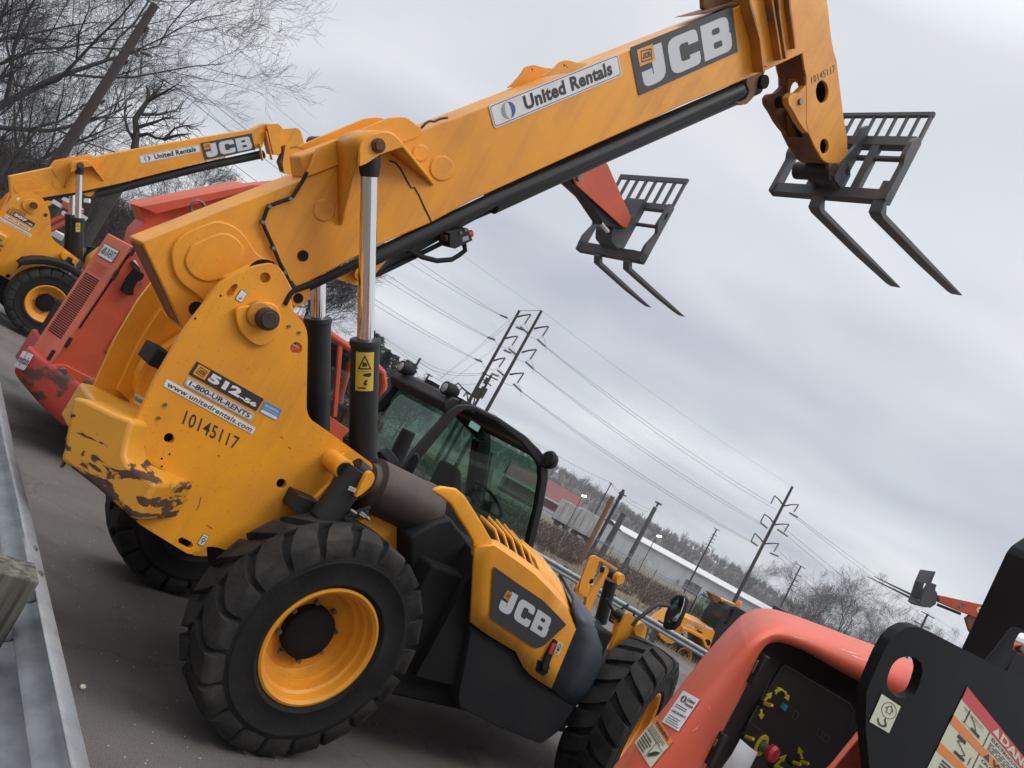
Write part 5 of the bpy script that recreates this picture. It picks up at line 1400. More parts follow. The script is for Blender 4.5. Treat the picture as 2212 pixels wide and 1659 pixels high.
for y, nf in ((-.42, 0), (.22, 1)):
    if not nf: tp, md, bt_ = [M2.py(y, p) for p in kl([(745, 118), (727, 622), (712, 990)])]
    tp, md, bt_ = [np.array((p[0], y, p[2])) for p in (tp, md, bt_)]
    d = (tp - bt_) / np.linalg.norm(tp - bt_)
    m = MB().mat('black_paint').cyl(bt_, md, .105, n=22); m.cyl(md - d * .03, md + d * .02, .115, n=22); rm = m.build('lift_ram', None, T2, bevel=.004)
    MB().mat('chrome').cyl(md, tp - d * .1, .052, n=20).build('ram_rod', None, rm)
    m = MB().mat('black_paint').cyl(tp - d * .16, tp, .06, .075, n=16); m.mat('rust').cyl((tp[0], y - .1, tp[2]), (tp[0], y + .1, tp[2]), .05, n=16); m.build('ram_eye', None, rm)
    if not nf:
        a_, b_, c_ = [M2.py(y - .118, p) for p in kl([(706, 742), (748, 742), (708, 657)])]
        dd2 = Decal(a_, b_, c_, (-.3, -1, 0), lift=.0); dd2.rect(0, 0, 1, 1, 'decal_yellow').up(); dd2.shape([(.12, .56), (.88, .56), (.5, .94)], 'ink', [[(.28, .62), (.72, .62), (.5, .84)]]); dd2.shape([(.3, .2), (.8, .3), (.6, .45)], 'ink'); dd2.build('warning_sticker', rm)
for pos, fl in (((0, -1.08 + .17, .6), 0), ((0, .91, .6), 1), ((3.0, -.91, .55), 0), ((3.0, .91, .55), 1)):
    wheel(T2, pos, .60, .38, .31, .17, .145, flip=bool(fl), spin=.3)
arc = kl([(175, 1050), (230, 1010), (330, 998), (430, 1000), (560, 1025), (660, 1065), (770, 1135)])
m = MB().mat('black_plastic'); rows = []
for y in (-1.12, -1.10, -.70): rows.append([(lambda q: (q[0], y, q[2] + (0 if y < -1.11 else .01)))(M2.py(-1.1, p)) for p in arc])
lo_ = [(q[0], -1.12, q[2] - .09) for q in rows[0]]
m.grid([lo_] + rows); m.build('mudguard', None, T2, thick=.02, smooth=60)
m = MB().mat('yellow').prism(rounded(M2.pl(-1.0, kl([(860, 1000), (1000, 900), (1300, 1000), (1500, 1200), (1400, 1500), (1000, 1500), (800, 1250)])), .06), -1.05, -.4); m.build('engine_cover', None, T2, bevel=.04)
m = MB().mat('yellow'); q = M2.py(P2 - .1, kl([(612, 970)])[0]); m.cyl((q[0], P2 - .14, q[2]), (q[0], P2, q[2]), .07, n=14); m.prism(rounded(M2.pl(P2 - .1, kl([(580, 1000), (600, 940), (650, 950), (640, 990), (600, 1020)])), .02), P2 - .12, P2 - .09); m.prism(rounded(M2.pl(P2 - .2, kl([(670, 1030), (680, 985), (720, 990), (735, 1015), (700, 1050)])), .02), P2 - .22, P2 - .18)
m.mat('black_paint').prism(M2.pl(P2 - .15, kl([(610, 1010), (640, 970), (690, 1000), (690, 1060), (620, 1070)])), P2 - .18, P2 - .05); m.build('ram_bracket', None, f2, bevel=.004)
m = MB().mat('black_plastic').tube([M2.py(.2, p) for p in kl([(780, 1020), (830, 960), (850, 920), (855, 880)])], .08, n=12); m.build('intake_pipe', None, T2)
d = decal_on(M2, P2, *kl([(60, 560), (303, 700), (90, 523)]), lift=.004); d.rect(0, 0, 1, 1, 'ink').up(); d.badge(.03, .15, .2, .88); d.text('507', .24, .22, .72, .82, 'decal_white', .05); d.text('-42', .73, .2, .96, .5, 'decal_white', .05); d.build('model_sign', f2, 'black strip reading 507-42')
d = decal_on(M2, P2, *kl([(40, 602), (272, 735), (52, 578)]), lift=.004); d.rect(0, 0, 1, 1, 'decal_white', .2).up(); d.text('1-800-UR-RENTS', .05, .2, .95, .82, 'ink', .02, .1); d.build('phone_sign', f2, 'white strip reading 1-800-UR-RENTS')
d = decal_on(M2, P2, *kl([(-42, 612), (286, 792), (-30, 588)]), lift=.004); d.rect(0, 0, 1, 1, 'decal_white', .1).up(); d.text('www.unitedrentals.com', .03, .16, .97, .86, 'ink', .01, .15, 1.08); d.build('web_sign', f2, 'white strip reading www.unitedrentals.com')
d = decal_on(M2, P2, *kl([(105, 540), (232, 602), (117, 510)]), lift=.003); d.text('10392019', 0, 0, 1, 1, 'ink'); d.build('stencil_number', f2)
d = decal_on(M2, P2, *kl([(150, 440), (170, 452), (168, 415)]), lift=.004); d.rect(0, 0, 1, 1, 'decal_white'); d.build('hook_sticker', f2)
d = decal_on(M2, P2, *kl([(112, 1160), (130, 1172), (132, 1140)]), lift=.004); d.rect(0, 0, 1, 1, 'decal_white'); d.build('tie_down_sticker', f2)
d = decal_on(M2, B2n, *kA([(910, 1062), (1300, 986), (898, 1010)]), lift=.006); rental_sign(d); d.build('rental_sign', bm2, 'white sign with blue border reading United Rentals')
d = decal_on(M2, B2n, *kA([(1325, 1037), (1655, 970), (1297, 927)]), lift=.006); d.rect(0, 0, 1, 1, 'ink_grey').up(); d.jcb(.06, .10, .95, .86, 'decal_letter').up(); d.badge(.05, .58, .18, .92); d.build('logo_sign', bm2)
d = decal_on(M2, B2n + .03, *kA([(1880, 968), (1940, 955), (1878, 952)]), lift=.003); d.text('10392019', 0, 0, 1, 1, 'ink'); d.build('stencil_number', nk)

# ================================================================== fork carriages shared by the red machines
def make_carriage(T_, F_, CX, y0, y1, zb, zm, zt, gt, nb, forks, sgn=1, mat='fork_steel', fl=1.2, w_=1.0):
    ca = MB().mat(mat)
    ca.poly3([(CX - .06, y0, zb - .07), (CX - .06, y1, zb - .07), (CX + .05, y1, zb - .07), (CX + .05, y0, zb - .07)], [(CX - .10, y0, zb + .07), (CX - .10, y1, zb + .07), (CX + .05, y1, zb + .07), (CX + .05, y0, zb + .07)])
    ca.box(CX - .04, CX + .06, y0 + .02, y1 - .02, zt - .06, zt + .04)
    ca.cyl((CX, y0 + .02, zm), (CX, y1 - .02, zm), .03, n=12)
    for yy in (y0, y1 - .06):
        ca.prism(rounded([(CX - .08, zb - .07), (CX + .05, zb - .07), (CX + .05, zt + .03), (CX - .06, zt + .05), (CX - .10, zm), (CX - .02, zm - .12), (CX - .10, zb + .18)], .02), yy, yy + .06,
                 [circ((CX - .03, (zt + zm) / 2), .03, 12, .07)])
    hh_ = gt - zt
    for i in range(nb + 1):
        yy = y0 + .03 + (y1 - y0 - .06) * i / nb
        ca.bar((CX + .02, yy, zt), (CX + .02, yy, gt), .05, .03)
    ca.bar((CX + .02, y0, gt), (CX + .02, y1, gt), .04, .08)
    yc = (y0 + y1) / 2
    ca.prism(rounded([(CX - .3, zb + .06), (CX, zb + .02), (CX, zt), (CX - .14, zt + .05), (CX - .12, zm + .05), (CX - .35, zm - .05), (CX - .4, zb + .2)], .04), yc - .22, yc + .15)
    o = ca.build('fork_carriage', None, T_, bevel=.004)
    for (ry, pb, pt_) in forks:
        fk = MB().mat(mat)
        B = np.array([CX - .01, pb[1]]); d = np.array([pt_[0] - pb[0], pt_[1] - pb[1]]); ln = np.linalg.norm(d); d /= ln; nn = np.array([-d[1], d[0]]); nn = nn if nn[1] > 0 else -nn
        prof = [(CX - .05, zb + .1), (CX - .05, B[1] + .09), tuple(B + d * .03), tuple(B + d * (ln * .6)), tuple(B + d * (ln - .15) + nn * .02), tuple(B + d * ln + nn * .035), tuple(B + d * ln + nn * .045), tuple(B + d * .08 + nn * .06), (CX + .015, B[1] + .12), (CX + .015, zb + .1)]
        fk.prism(prof, ry - .065 * w_, ry + .065 * w_)
        fk.build('fork', None, T_, bevel=.005)
    return o
# ================================================================== the red telehandler between the two
kg = conv(2150, 650, 2.633)
MR = Frame(M.world((0, 4.35, 0)), 50)
T3 = MR.empty('telehandler', 'red telehandler parked between the two yellow ones with dented rear bumper', 'telehandler', 'red telehandlers')
YR = -1.05
ct, cbm = MR.py(YR, (277, 537)), MR.py(YR, (108, 795))
Rr = lambda p, y=YR: MR.py(y, p)
m = MB().mat('red_paint')
sideR = [(ct[0], ct[2]), (ct[0] + .25, ct[2] + .02), (ct[0] + 2.3, ct[2] - .05), (ct[0] + 2.3, .75), (cbm[0], cbm[2])]
m.prism(rounded(sideR, [.06, .1, .1, .05, .02]), YR, YR + .9)
hood = m.build('engine_hood', None, T3, bevel=.02, segs=3)
# louvred rear corner panel
lv = MB().mat('red_faded')
w_r = .42
LC = lambda t, s, o=0.: (ct[0] + (cbm[0] - ct[0]) * s - .02 - o, YR + .03 + t * w_r * 1.0, ct[2] + (cbm[2] - ct[2]) * s)
ofs = np.array([-.16, 0, 0])
def RC(t, s, o=0.0):
    p = np.array([ct[0] + (cbm[0] - ct[0]) * s, YR, ct[2] + (cbm[2] - ct[2]) * s])
    return p + np.array([-.14 * t - .0, .36 * t, 0]) + np.array([-.93, -.37, 0]) * o
lv.poly3([RC(0, -.03), RC(1, -.03), RC(1, 1), RC(0, 1)], [RC(0, -.03, -.3), RC(1, -.03, -.3), RC(1, 1, -.3), RC(0, 1, -.3)])
lvo = lv.build('louvre_panel', None, hood, bevel=.012)
sl = MB().mat('dark_gap')
for i in range(30):
    s_ = .30 + .5 * i / 30
    sl.poly3([RC(.25, s_, .004), RC(.86, s_, .004), RC(.86, s_ + .008, .004), RC(.25, s_ + .008, .004)], [RC(.25, s_, -.01), RC(.86, s_, -.01), RC(.86, s_ + .008, -.01), RC(.25, s_ + .008, -.01)])
split_build(sl, 'louvre_slot', lvo)
d = Decal(RC(.85, .15), RC(.2, .15), RC(.85, .045), (-.93, -.37, 0), lift=.006); d.rect(0, 0, 1, 1, 'ink').up(); d.rect(.03, .05, .97, .95, 'decal_white').up(); d.text('1-800-UR-RENTS', .06, .2, .94, .8, 'ink', .02); d.build('phone_sticker', lvo)
d = Decal(RC(.8, .27), RC(.2, .27), RC(.8, .18), (-.93, -.37, 0), lift=.006); d.lines(0, 0, 1, 1, 4, 'red_paint', 3, .5); d.build('small_print', lvo)
sm = MB().mat('dark_gap')
sm.bar(Rr(kl([(1215, 935)])[0], YR - .004), Rr(kl([(740, 1640)])[0], YR - .004), .006, .016)
sm.build('door_seam', None, hood)
hg = MB().mat('black_paint')
for p in kl([(1075, 1140), (1240, 920)]) + k4([(440, 560), (330, 640)]):
    q = Rr(p, YR - .01); hg.cyl((q[0], YR - .02, q[2] - .05), (q[0], YR - .02, q[2] + .05), .018, n=8)
split_build(hg, 'hinge', hood)
lt = MB().mat('dark_gap')
lt.prism(rounded(MR.pl(YR - .04, kl([(1120, 1290), (1200, 1150), (1260, 1090), (1340, 1130), (1320, 1180), (1270, 1200), (1230, 1280), (1240, 1330), (1180, 1325)])), .02), YR - .09, YR - .0)
lt.mat('ink').prism(rounded(MR.pl(YR - .02, kl([(1215, 1025), (1240, 1010), (1310, 1090), (1300, 1120), (1235, 1070)])), .01), YR - .04, YR); lt.mat('decal_white').prism(MR.pl(YR - .04, kl([(1240, 1012), (1262, 1005), (1300, 1070)])), YR - .05, YR - .03)
lt.mat('bolt').tube([Rr(p, YR - .05) for p in kl([(1300, 1190), (1320, 1200), (1322, 1250), (1300, 1268), (1285, 1255)])], .008, n=6)
lt.build('hood_latch', None, hood, bevel=.01)
gp = MB().mat('red_paint')
gp.prism(rounded(MR.pl(YR - .015, k4([(680, 620), (860, 330), (1000, 380), (1000, 560), (800, 695)])), .02), YR - .02, YR)
gpo = gp.build('grille_door', None, hood, bevel=.006)
gm_ = MB().mat('dark_gap')
for px_ in (k4([(750, 600), (800, 500), (830, 488), (868, 540), (815, 640)]), k4([(850, 430), (890, 375), (910, 370), (960, 400), (960, 440), (885, 515)])):
    gm_.prism(rounded(MR.pl(YR - .022, px_), .01), YR - .024, YR - .015)
split_build(gm_, 'mesh_opening', gpo)
gw = MB().mat('red_paint')
for a_, b_ in (((760, 600), (860, 530)), ((775, 560), (850, 510)), ((800, 520), (830, 500)), ((770, 620), (820, 585)), ((870, 420), (930, 375)), ((860, 460), (955, 400)), ((875, 490), (950, 440)), ((790, 505), (850, 590)), ((765, 560), (825, 630)), ((865, 440), (900, 500)), ((890, 385), (935, 460))):
    a2, b3 = [Rr(p, YR - .026) for p in k4([a_, b_])]; gw.bar(a2, b3, .005, .006)
split_build(gw, 'mesh_wire', gpo)
# rear bumper counterweight, rounded and scraped
worn('red_scraped', (0.42, 0.045, 0.03), (0.09, 0.045, 0.035), 3.2, 1.0, 0.6, bump=.1, lo=.56, hi=.60)
bpz_t, bpz_b = cbm[2] + .02, None
blow = MR.pl(YR, k4([(380, 1075)]))[0]
pln = [(1.0, 0), (.6, -.02), (.3, -.04), (.05, -.05), (-.12, -.04), (-.22, 0), (-.27, .06), (-.27, .16), (-.20, .34), (-.08, .62), (.0, 1.1), (.0, 1.8), (.1, 2.1), (.35, 2.2)]
rows = []
for s_, k_ in ((0, .90), (.08, .97), (.3, 1.0), (.85, 1.0), (.96, .985), (1.0, .95)):
    row = []
    for x, y in pln:
        xx = -.80 + x * k_; zb_ = .34 + max(0, -.59 - xx) * .52; zt_ = .74 + max(0, -.6 - xx) * .24
        row.append((xx, YR - .02 + y + (1 - k_) * .3, zb_ + (zt_ - zb_) * s_))
    rows.append(row)
mb_ = MB().mat('red_scraped').grid(rows)
mb_.add(rows[-1], [tuple(range(len(pln)))]); mb_.add(rows[0], [tuple(range(len(pln)))])
bmp = mb_.build('rear_bumper', None, T3, smooth=40)
d = Decal((-1.085, YR + .10, .64), (-1.02, YR - .03, .66), (-1.085, YR + .10, .80), (-.8, -.6, 0), lift=.012); d.rect(0, 0, 1, 1, 'decal_white', .1).up(); d.text('rentals', -.0, .3, .95, .75, 'ink', .02); d.build('torn_sticker', bmp)
m = MB().mat('red_paint'); m.prism(rounded(MR.pl(YR, k4([(330, 700), (420, 700), (600, 790), (780, 860), (760, 900), (540, 860), (330, 760)])), .01), YR - .03, YR + .1)
for p in k4([(405, 745), (575, 820)]):
    q = Rr(p, YR - .04); m.mat('bolt').cyl((q[0], YR - .06, q[2]), (q[0], YR - .03, q[2]), .035, n=10)
m.build('hood_sill', None, T3, bevel=.006)
m = MB().mat('dark_gap').box(ct[0] + .1, 3.4, -.8, .9, .5, 1.2)
for xx in (.4, 3.2): m.cyl((xx, -.9, .65), (xx, .9, .65), .12, n=12)
m.build('chassis_core', None, T3, bevel=.02)
for pos, fl in (((.35, -1.0, .62), 0), ((.35, 1.0, .62), 1), ((3.3, -1.0, .6), 0), ((3.3, 1.0, .6), 1)):
    wheel(T3, pos, .62, .38, .32, .17, .145, flip=bool(fl), spin=.5)
# cab
m = MB().mat('red_paint')
hoop = [(640, 930), (650, 790), (655, 720), (668, 700), (690, 706), (760, 755), (812, 790), (826, 806), (829, 832), (812, 890), (790, 985)]
for y in (-.95, .0):
    m.tube([(lambda q: (q[0], y, q[2]))(MR.py(-.95, p)) for p in hoop], .045, n=10)
for p in ((668, 700), (760, 755), (826, 806)):
    q = MR.py(-.95, p); m.bar((q[0], -.95, q[2]), (q[0], .0, q[2]), .06, .06)
a_ = MR.py(-.95, (662, 900)); b_ = MR.py(-.95, (700, 960)); 
m.prism(MR.pl(-.95, [(640, 900), (700, 890), (800, 960), (790, 1040), (640, 1000)]), -.96, .0)
m.bar(MR.py(-.95, (735, 740)), MR.py(-.95, (722, 900)), .05, .05)
cR = m.build('cab', None, T3, bevel=.006)
g_ = MR.pl(-.95, [(645, 900), (655, 720), (668, 702), (760, 757), (822, 806), (826, 832), (800, 950)])
m = MB().mat('cab_glass')
for y in (-.95, .0): m.add([(p[0], y, p[1]) for p in g_], [tuple(range(len(g_)))])
split_build(m, 'cab_window', cR, smooth=0)
m = MB().mat('black_plastic'); q = MR.py(-.5, (715, 880)); m.box(q[0] - .3, q[0] + .1, -.75, -.2, q[2] - .2, q[2] + .1); m.box(q[0] - .35, q[0] - .22, -.75, -.2, q[2], q[2] + .7); m.build('seat', None, cR, bevel=.04)
# boom
m = MB().mat('red_paint')
yb0, yb1 = -.28, .12
r0_, t0_, e0_, e1_ = [MR.py(yb0, p) for p in kA([(908, 1345), (1640, 1200)]) + [(1330, 345), (1290, 400)]]
bR = [MR.py(yb0, p) for p in kA([(905, 1340), (1012, 1380), (1020, 1455), (925, 1440)])]
m.prism(MR.pl(yb0, kA([(905, 1345), (935, 1440), (880, 1500), (850, 1600), (1000, 1700)]) + [(640, 530), (1100, 402), (1250, 362), (1330, 330), (1160, 345)] + kA([(1645, 1200)])), yb0, yb1)
m.prism(MR.pl(yb0 - .12, kA([(905, 1340), (1012, 1385), (1640, 1232), (1650, 1197), (1640, 1195)])), yb0 - .14, yb1 + .14)
bmR = m.build('boom', None, T3, bevel=.006)
m = MB().mat('bolt'); q = MR.py(yb0 - .16, kA([(1285, 1345)])[0]); m.lathe([(.07, 0), (.09, -.03), (.07, -.05), (.05, -.03), (.05, 0)], c=(q[0], yb0 - .10, q[2]), n=20); m.build('boom_roller', None, bmR)
gcx = MR.py(-.08, kg([(900, 520)])[0])
m = MB().mat('red_paint')
gR = rounded(MR.pl(yb0 + .03, kg([(250, 60), (540, -40), (630, -20), (700, 140), (880, 545), (835, 648), (790, 640), (310, 205), (285, 150)])), .03)
m.prism(gR, yb0 + .02, yb0 + .05)
m.prism(gR, yb1 - .05, yb1 - .02)
nR = m.build('boom_head', None, T3, bevel=.005)
m = MB().mat('black_paint'); m.prism(MR.pl(0, kg([(150, 150), (300, 40), (560, 350), (760, 620), (700, 660), (520, 610), (310, 300)])), yb0 + .08, yb1 - .06)
q = MR.py(yb0, kg([(345, 130)])[0]); m.mat('bolt').cyl((q[0], yb0 - .02, q[2]), (q[0], yb0 + .06, q[2]), .05, n=14)
a_, b_ = [MR.py(-.2, p) for p in kg([(570, 600), (640, 690)])]; m.mat('chrome').cyl(a_, b_, .035, n=12)
m.build('tilt_ram', None, nR, bevel=.005)
CXR = gcx[0] + .12
cpR = lambda p: MR.on(0, CXR, *p)
bL, bR_, tR, gR_ = [cpR(p) for p in kg([(345, 870), (1030, 960), (1390, 460), (1485, 165)])]
mR = cpR(kg([(1290, 660)])[0])
fkR = []
for rt_, bn, tip in (((550, 950), (510, 1010), (1050, 1490)), ((860, 1000), (800, 1060), (1385, 1575))):
    ry = cpR(kg([rt_])[0])[1]; pb, pt_ = [MR.py(ry, p) for p in kg([bn, tip])]; fkR.append((ry, (pb[0], pb[2]), (pt_[0], pt_[2])))
make_carriage(T3, MR, CXR, bR_[1], bL[1], (bL[2] + bR_[2]) / 2, mR[2], tR[2], gR_[2], 7, fkR)
# ================================================================== small yellow loader in the distance
kr = conv(2500, 2150, 2.765)
kz = conv(2688, 2016, 1.6458)
_c = at_depth(1478, 1416, 31.0)
F85 = Frame((0, 0, 0), 84)
_o = np.array(_c) + 0.95 * F85.A[1]; gz = ground_z(_o[0], _o[1]); _o[2] = gz
M4 = Frame(_o, 84)
T4 = M4.empty('loader', 'small yellow loader with black cab parked out by the far guardrail', 'loader')
zc = _c[2] - gz
Y4 = -.9
m = MB().mat('yellow')
m.prism(rounded(M4.pl(Y4, kr([(228, 880), (300, 900), (470, 780), (520, 762), (600, 800), (845, 905), (872, 935), (830, 1060), (800, 1150), (740, 1200), (735, 1000), (600, 930), (520, 905), (505, 960), (490, 1030), (420, 1065), (350, 1060), (280, 1000)])), .04), Y4, .8)
hd = m.build('hood', None, T4, bevel=.03)
m = MB().mat('yellow')
for seq in ([(510, 890), (600, 925), (735, 1000), (790, 1135), (765, 1215), (705, 1290)],):
    pts = M4.pl(Y4 - .1, kr(seq))
    for (x0, z0), (x1, z1) in zip(pts, pts[1:]): m.bar((x0, Y4 - .05, z0), (x1, Y4 - .05, z1), .25, .10)
m.build('mudguard', None, T4, bevel=.01)
m = MB().mat('black_paint')
m.prism(M4.pl(Y4 + .1, kr([(870, 930), (900, 830), (1000, 690), (1050, 655), (1100, 660), (1310, 775), (1330, 820), (1180, 900), (1200, 1000), (830, 1180), (835, 1050)])), Y4 + .1, .75, [M4.pl(Y4 + .1, kr([(960, 850), (1045, 690), (1085, 695), (1000, 860)])), M4.pl(Y4 + .1, kr([(1050, 900), (1130, 730), (1290, 800), (1170, 890), (1140, 960)]))])
a_, b_, c_, e_ = M4.pl(Y4 + .1, kr([(740, 830), (830, 640), (870, 620), (980, 680)]))
for yy in (Y4 + .1, .72):
    m.bar((a_[0], yy, a_[1]), (b_[0], yy, b_[1]), .05, .05); m.bar((c_[0], yy, c_[1]), (e_[0], yy, e_[1]), .05, .05)
cb4 = m.build('cab', None, T4, bevel=.015)
m = MB().mat('cab_glass'); 
for yy in (Y4 + .14, .7):
    g_ = M4.pl(Y4 + .12, kr([(745, 830), (900, 610), (985, 690), (1300, 790), (1170, 900), (1140, 980), (870, 890)])); m.add([(p[0], yy, p[1]) for p in g_], [tuple(range(len(g_)))])
split_build(m, 'cab_window', cb4, smooth=0)
m = MB().mat('yellow').prism(M4.pl(.1, kr([(920, 560), (1110, 640), (1060, 655), (990, 690), (940, 620)])), .0, .5); m.mat('underside').prism(M4.pl(.1, kr([(812, 505), (925, 555), (915, 600), (870, 630), (840, 580)])), .0, .5); m.build('boom', None, T4, bevel=.01)
m = MB().mat('amber'); q = M4.py(0, kr([(1130, 640)])[0]); m.lathe([(0.12, -.1), (.12, .05), (.09, .15), (0, .18)], c=q, axis='z', n=14); m.build('beacon', None, cb4)
m = MB().mat('black_paint'); m.prism(M4.pl(-.2, kr([(1560, 760), (1600, 690), (1780, 765), (1750, 830), (1640, 800)])), -.6, .5); m.bar(M4.py(0, kr([(1570, 770)])[0]), M4.py(0, kr([(1330, 900)])[0]), .12, .1); m.build('attachment', None, T4, bevel=.01)
for pos, fl in (((0, -.95 + .17, zc), 0), ((0, .78, zc), 1), ((2.4, -.78, zc), 0), ((2.4, .78, zc), 1)):
    wheel(T4, pos, .64, .40, .30, .16, .19, flip=bool(fl), spin=.2)
m = MB().mat('dark_gap').box(-.5, 2.9, -.6, .6, zc - .15, zc + .4); m.build('chassis_core', None, T4, bevel=.02)
m = MB().mat('black_plastic'); q = M4.py(Y4 - .02, kr([(705, 932)])[0]); m.box(q[0] - .12, q[0] + .12, Y4 - .02, Y4, q[2] - .03, q[2] + .03)
q = M4.py(Y4 - .02, kr([(790, 1055)])[0]); m.mat('dark_gap').cyl((q[0], Y4 - .01, q[2]), (q[0], Y4, q[2]), .14, n=16); m.build('side_vent', None, hd)
d = decal_on(M4, Y4, *kr([(555, 868), (645, 908), (562, 838)]), lift=.01); d.jcb(0, 0, 1, 1, 'decal_letter'); d.build('logo_letters', hd)
d = decal_on(M4, Y4, *kr([(640, 888), (712, 915), (648, 868)]), lift=.01); d.text('10145577', 0, 0, 1, 1, 'ink'); d.build('stencil_number', hd)
d = decal_on(M4, Y4, *kr([(575, 812), (845, 920), (580, 790)]), lift=.01); d.rect(0, 0, 1, 1, 'decal_white').up(); d.lines(.03, .2, .97, .8, 1, 'yellow_dirty', 2, .8); d.build('side_strip', hd)
# ================================================================== far red telehandler whose forks point left
_c = at_depth(2090, 1330, 23.0)
F6 = Frame((0, 0, 0), -78)
_o = np.array(_c) - 3.2 * F6.A[0]; gz6 = ground_z(_o[0], _o[1]); _o[2] = gz6
M5 = Frame(_o, -78)
T5 = M5.empty('telehandler', 'distant red telehandler at the right with forks held out to the left', 'telehandler', 'red telehandlers')
Y5 = .15
m = MB().mat('red_paint'); bp5 = M5.pl(Y5, kz([(1655, 540), (1690, 545), (1940, 600), (2150, 670), (2400, 760), (2400, 900), (2140, 790), (1905, 685), (1790, 640), (1665, 585)]))
m.prism(bp5, -.15, .15); b5 = m.build('boom', None, T5, bevel=.01)
d = Decal(M5.py(Y5, kz([(1905, 655)])[0]), M5.py(Y5, kz([(1940, 660)])[0]), M5.py(Y5, kz([(1905, 612)])[0]), (0, 1, 0), lift=.01); d.shape(circ((.5, .5), .5), 'decal_white', [circ((.5, .5), .2)]); d.build('round_sticker', b5)
m = MB().mat('bolt')
for p in kz([(1793, 612), (1822, 598)]):
    q = M5.py(Y5, p); m.cyl((q[0], .14, q[2]), (q[0], .17, q[2]), .05, n=10)
m.mat('underside'); m.prism(M5.pl(0, kz([(1830, 690), (1890, 640), (1905, 700), (1880, 800), (1855, 770)])), -.1, .1); m.mat('black_paint'); m.bar(M5.py(0, kz([(1650, 600)])[0]), M5.py(0, kz([(1800, 660)])[0]), .08, .08)
m.build('boom_head', None, b5, bevel=.005)
m = MB().mat('fork_steel')
CX5 = M5.py(0, kz([(1600, 520)])[0])[0]
# carriage seen nearly edge-on from behind
def c5(p): return M5.on(0, CX5, *p)
fr5 = MB().mat('fork_steel')
pr = M5.pl(.45, kz([(1530, 600), (1545, 570), (1580, 460), (1600, 455), (1640, 470), (1620, 560), (1575, 620)]))
for yy in (-.5, .45): fr5.prism(rounded(pr, .02), yy, yy + .06)
pr2 = M5.pl(.5, kz([(1620, 385), (1640, 386), (1605, 470), (1585, 465)]))
fr5.prism(pr2, -.52, .52)
pr3 = M5.pl(.5, kz([(1535, 598), (1548, 585), (1570, 600), (1560, 618)])); fr5.prism(pr3, -.52, .52)
pr4 = M5.pl(.3, kz([(1570, 590), (1590, 520), (1620, 470), (1660, 530), (1650, 600), (1610, 625)])); fr5.prism(rounded(pr4, .02), -.2, .2)
ca5 = fr5.build('fork_carriage', None, T5, bevel=.005)
for yy, tip, root in ((.3, (1195, 418), (1545, 590)), (-.3, (1240, 418), (1560, 575))):
    a_, b_ = [M5.py(yy, p) for p in kz([tip, root])]
    f5 = MB().mat('fork_steel'); f5.poly3([(b_[0], yy - .07, b_[2] - .03), (b_[0], yy + .07, b_[2] - .03), (b_[0], yy + .07, b_[2] + .04), (b_[0], yy - .07, b_[2] + .04)], [(a_[0], yy - .05, a_[2] - .005), (a_[0], yy + .05, a_[2] - .005), (a_[0], yy + .05, a_[2] + .01), (a_[0], yy - .05, a_[2] + .01)])
    f5.build('fork', None, T5, bevel=.003)
rear5 = -4.2
m = MB().mat('red_paint').prism(rounded([(-3.3, .8), (1.2, .8), (1.2, 1.3), (-1.0, 1.5), (-2.6, 2.2), (-3.3, 2.2)], .1), -.9, .9)
zz5 = (bp5[4][1] + bp5[5][1]) / 2; xx5 = bp5[4][0]
m.bar((xx5 - .2, 0, zz5), (-2.6, 0, 1.9), .3, .5) if xx5 > -2.6 else None
m.build('body', None, T5, bevel=.05)
for pos, fl in (((1.0, .85, .62), 1), ((1.0, -.85, .62), 0), ((-2.2, .85, .62), 1), ((-2.2, -.85, .62), 0)):
    wheel(T5, pos, .62, .38, .30, .16, .15, flip=bool(fl))
# ================================================================== the boom lift close by at the lower right
from mathutils.bvhtree import BVHTree
_p = at_depth(1950, 1500, 1.8)
MJ = Frame((_p[0], _p[1], 0), 50)
T6 = MJ.empty('boom_lift', 'orange red boom lift close by with black control panel and lifting plate', 'boom lift')
O_ = [(1250, 1760), (1300, 1708), (1345, 1659), (1410, 1572), (1480, 1484), (1540, 1414), (1590, 1362), (1607, 1349), (1632, 1336), (1660, 1331), (1690, 1332), (1728, 1341), (1790, 1362), (1900, 1403), (2000, 1440), (2120, 1490), (2300, 1560), (2500, 1640)]
I_ = [(1440, 1820), (1490, 1720), (1525, 1646), (1545, 1605), (1565, 1565), (1595, 1510), (1622, 1455), (1630, 1436), (1638, 1418), (1648, 1401), (1665, 1388), (1692, 1388), (1745, 1408), (1800, 1440), (1868, 1476), (1960, 1530), (2100, 1610), (2300, 1720)]
lev = [(.0, .75), (.0, .45), (.07, .36), (.2, .30), (.40, .255), (.65, .235), (.88, .235), (1.0, .25), (1.03, .30)]
rows = []
for t, y in lev:
    row = []
    for o2, i2 in zip(O_, I_):
        p = (o2[0] + (i2[0] - o2[0]) * t, o2[1] + (i2[1] - o2[1]) * t)
        q = MJ.py(y if y < .44 else .45, p)
        if y > .5: q = (q[0] + .9, q[1] + .5, q[2])
        row.append(q)
    rows.append(row)
m = MB().mat('red_hood')
worn('red_hood', (0.63, 0.090, 0.042), (0.50, 0.12, 0.075), 3.0, .7, .46, bump=.02, fine=220, speck=(.60, .14, .09))
def catmull(P, k):
    P = [np.array(p, float) for p in P]; r = []
    for i in range(len(P) - 1):
        a, b, c, d_ = P[max(i - 1, 0)], P[i], P[i + 1], P[min(i + 2, len(P) - 1)]
        for j in range(k):
            t = j / k; r.append(.5 * ((2 * b) + (c - a) * t + (2 * a - 5 * b + 4 * c - d_) * t * t + (3 * b - a - 3 * c + d_) * t ** 3))
    r.append(P[-1]); return r
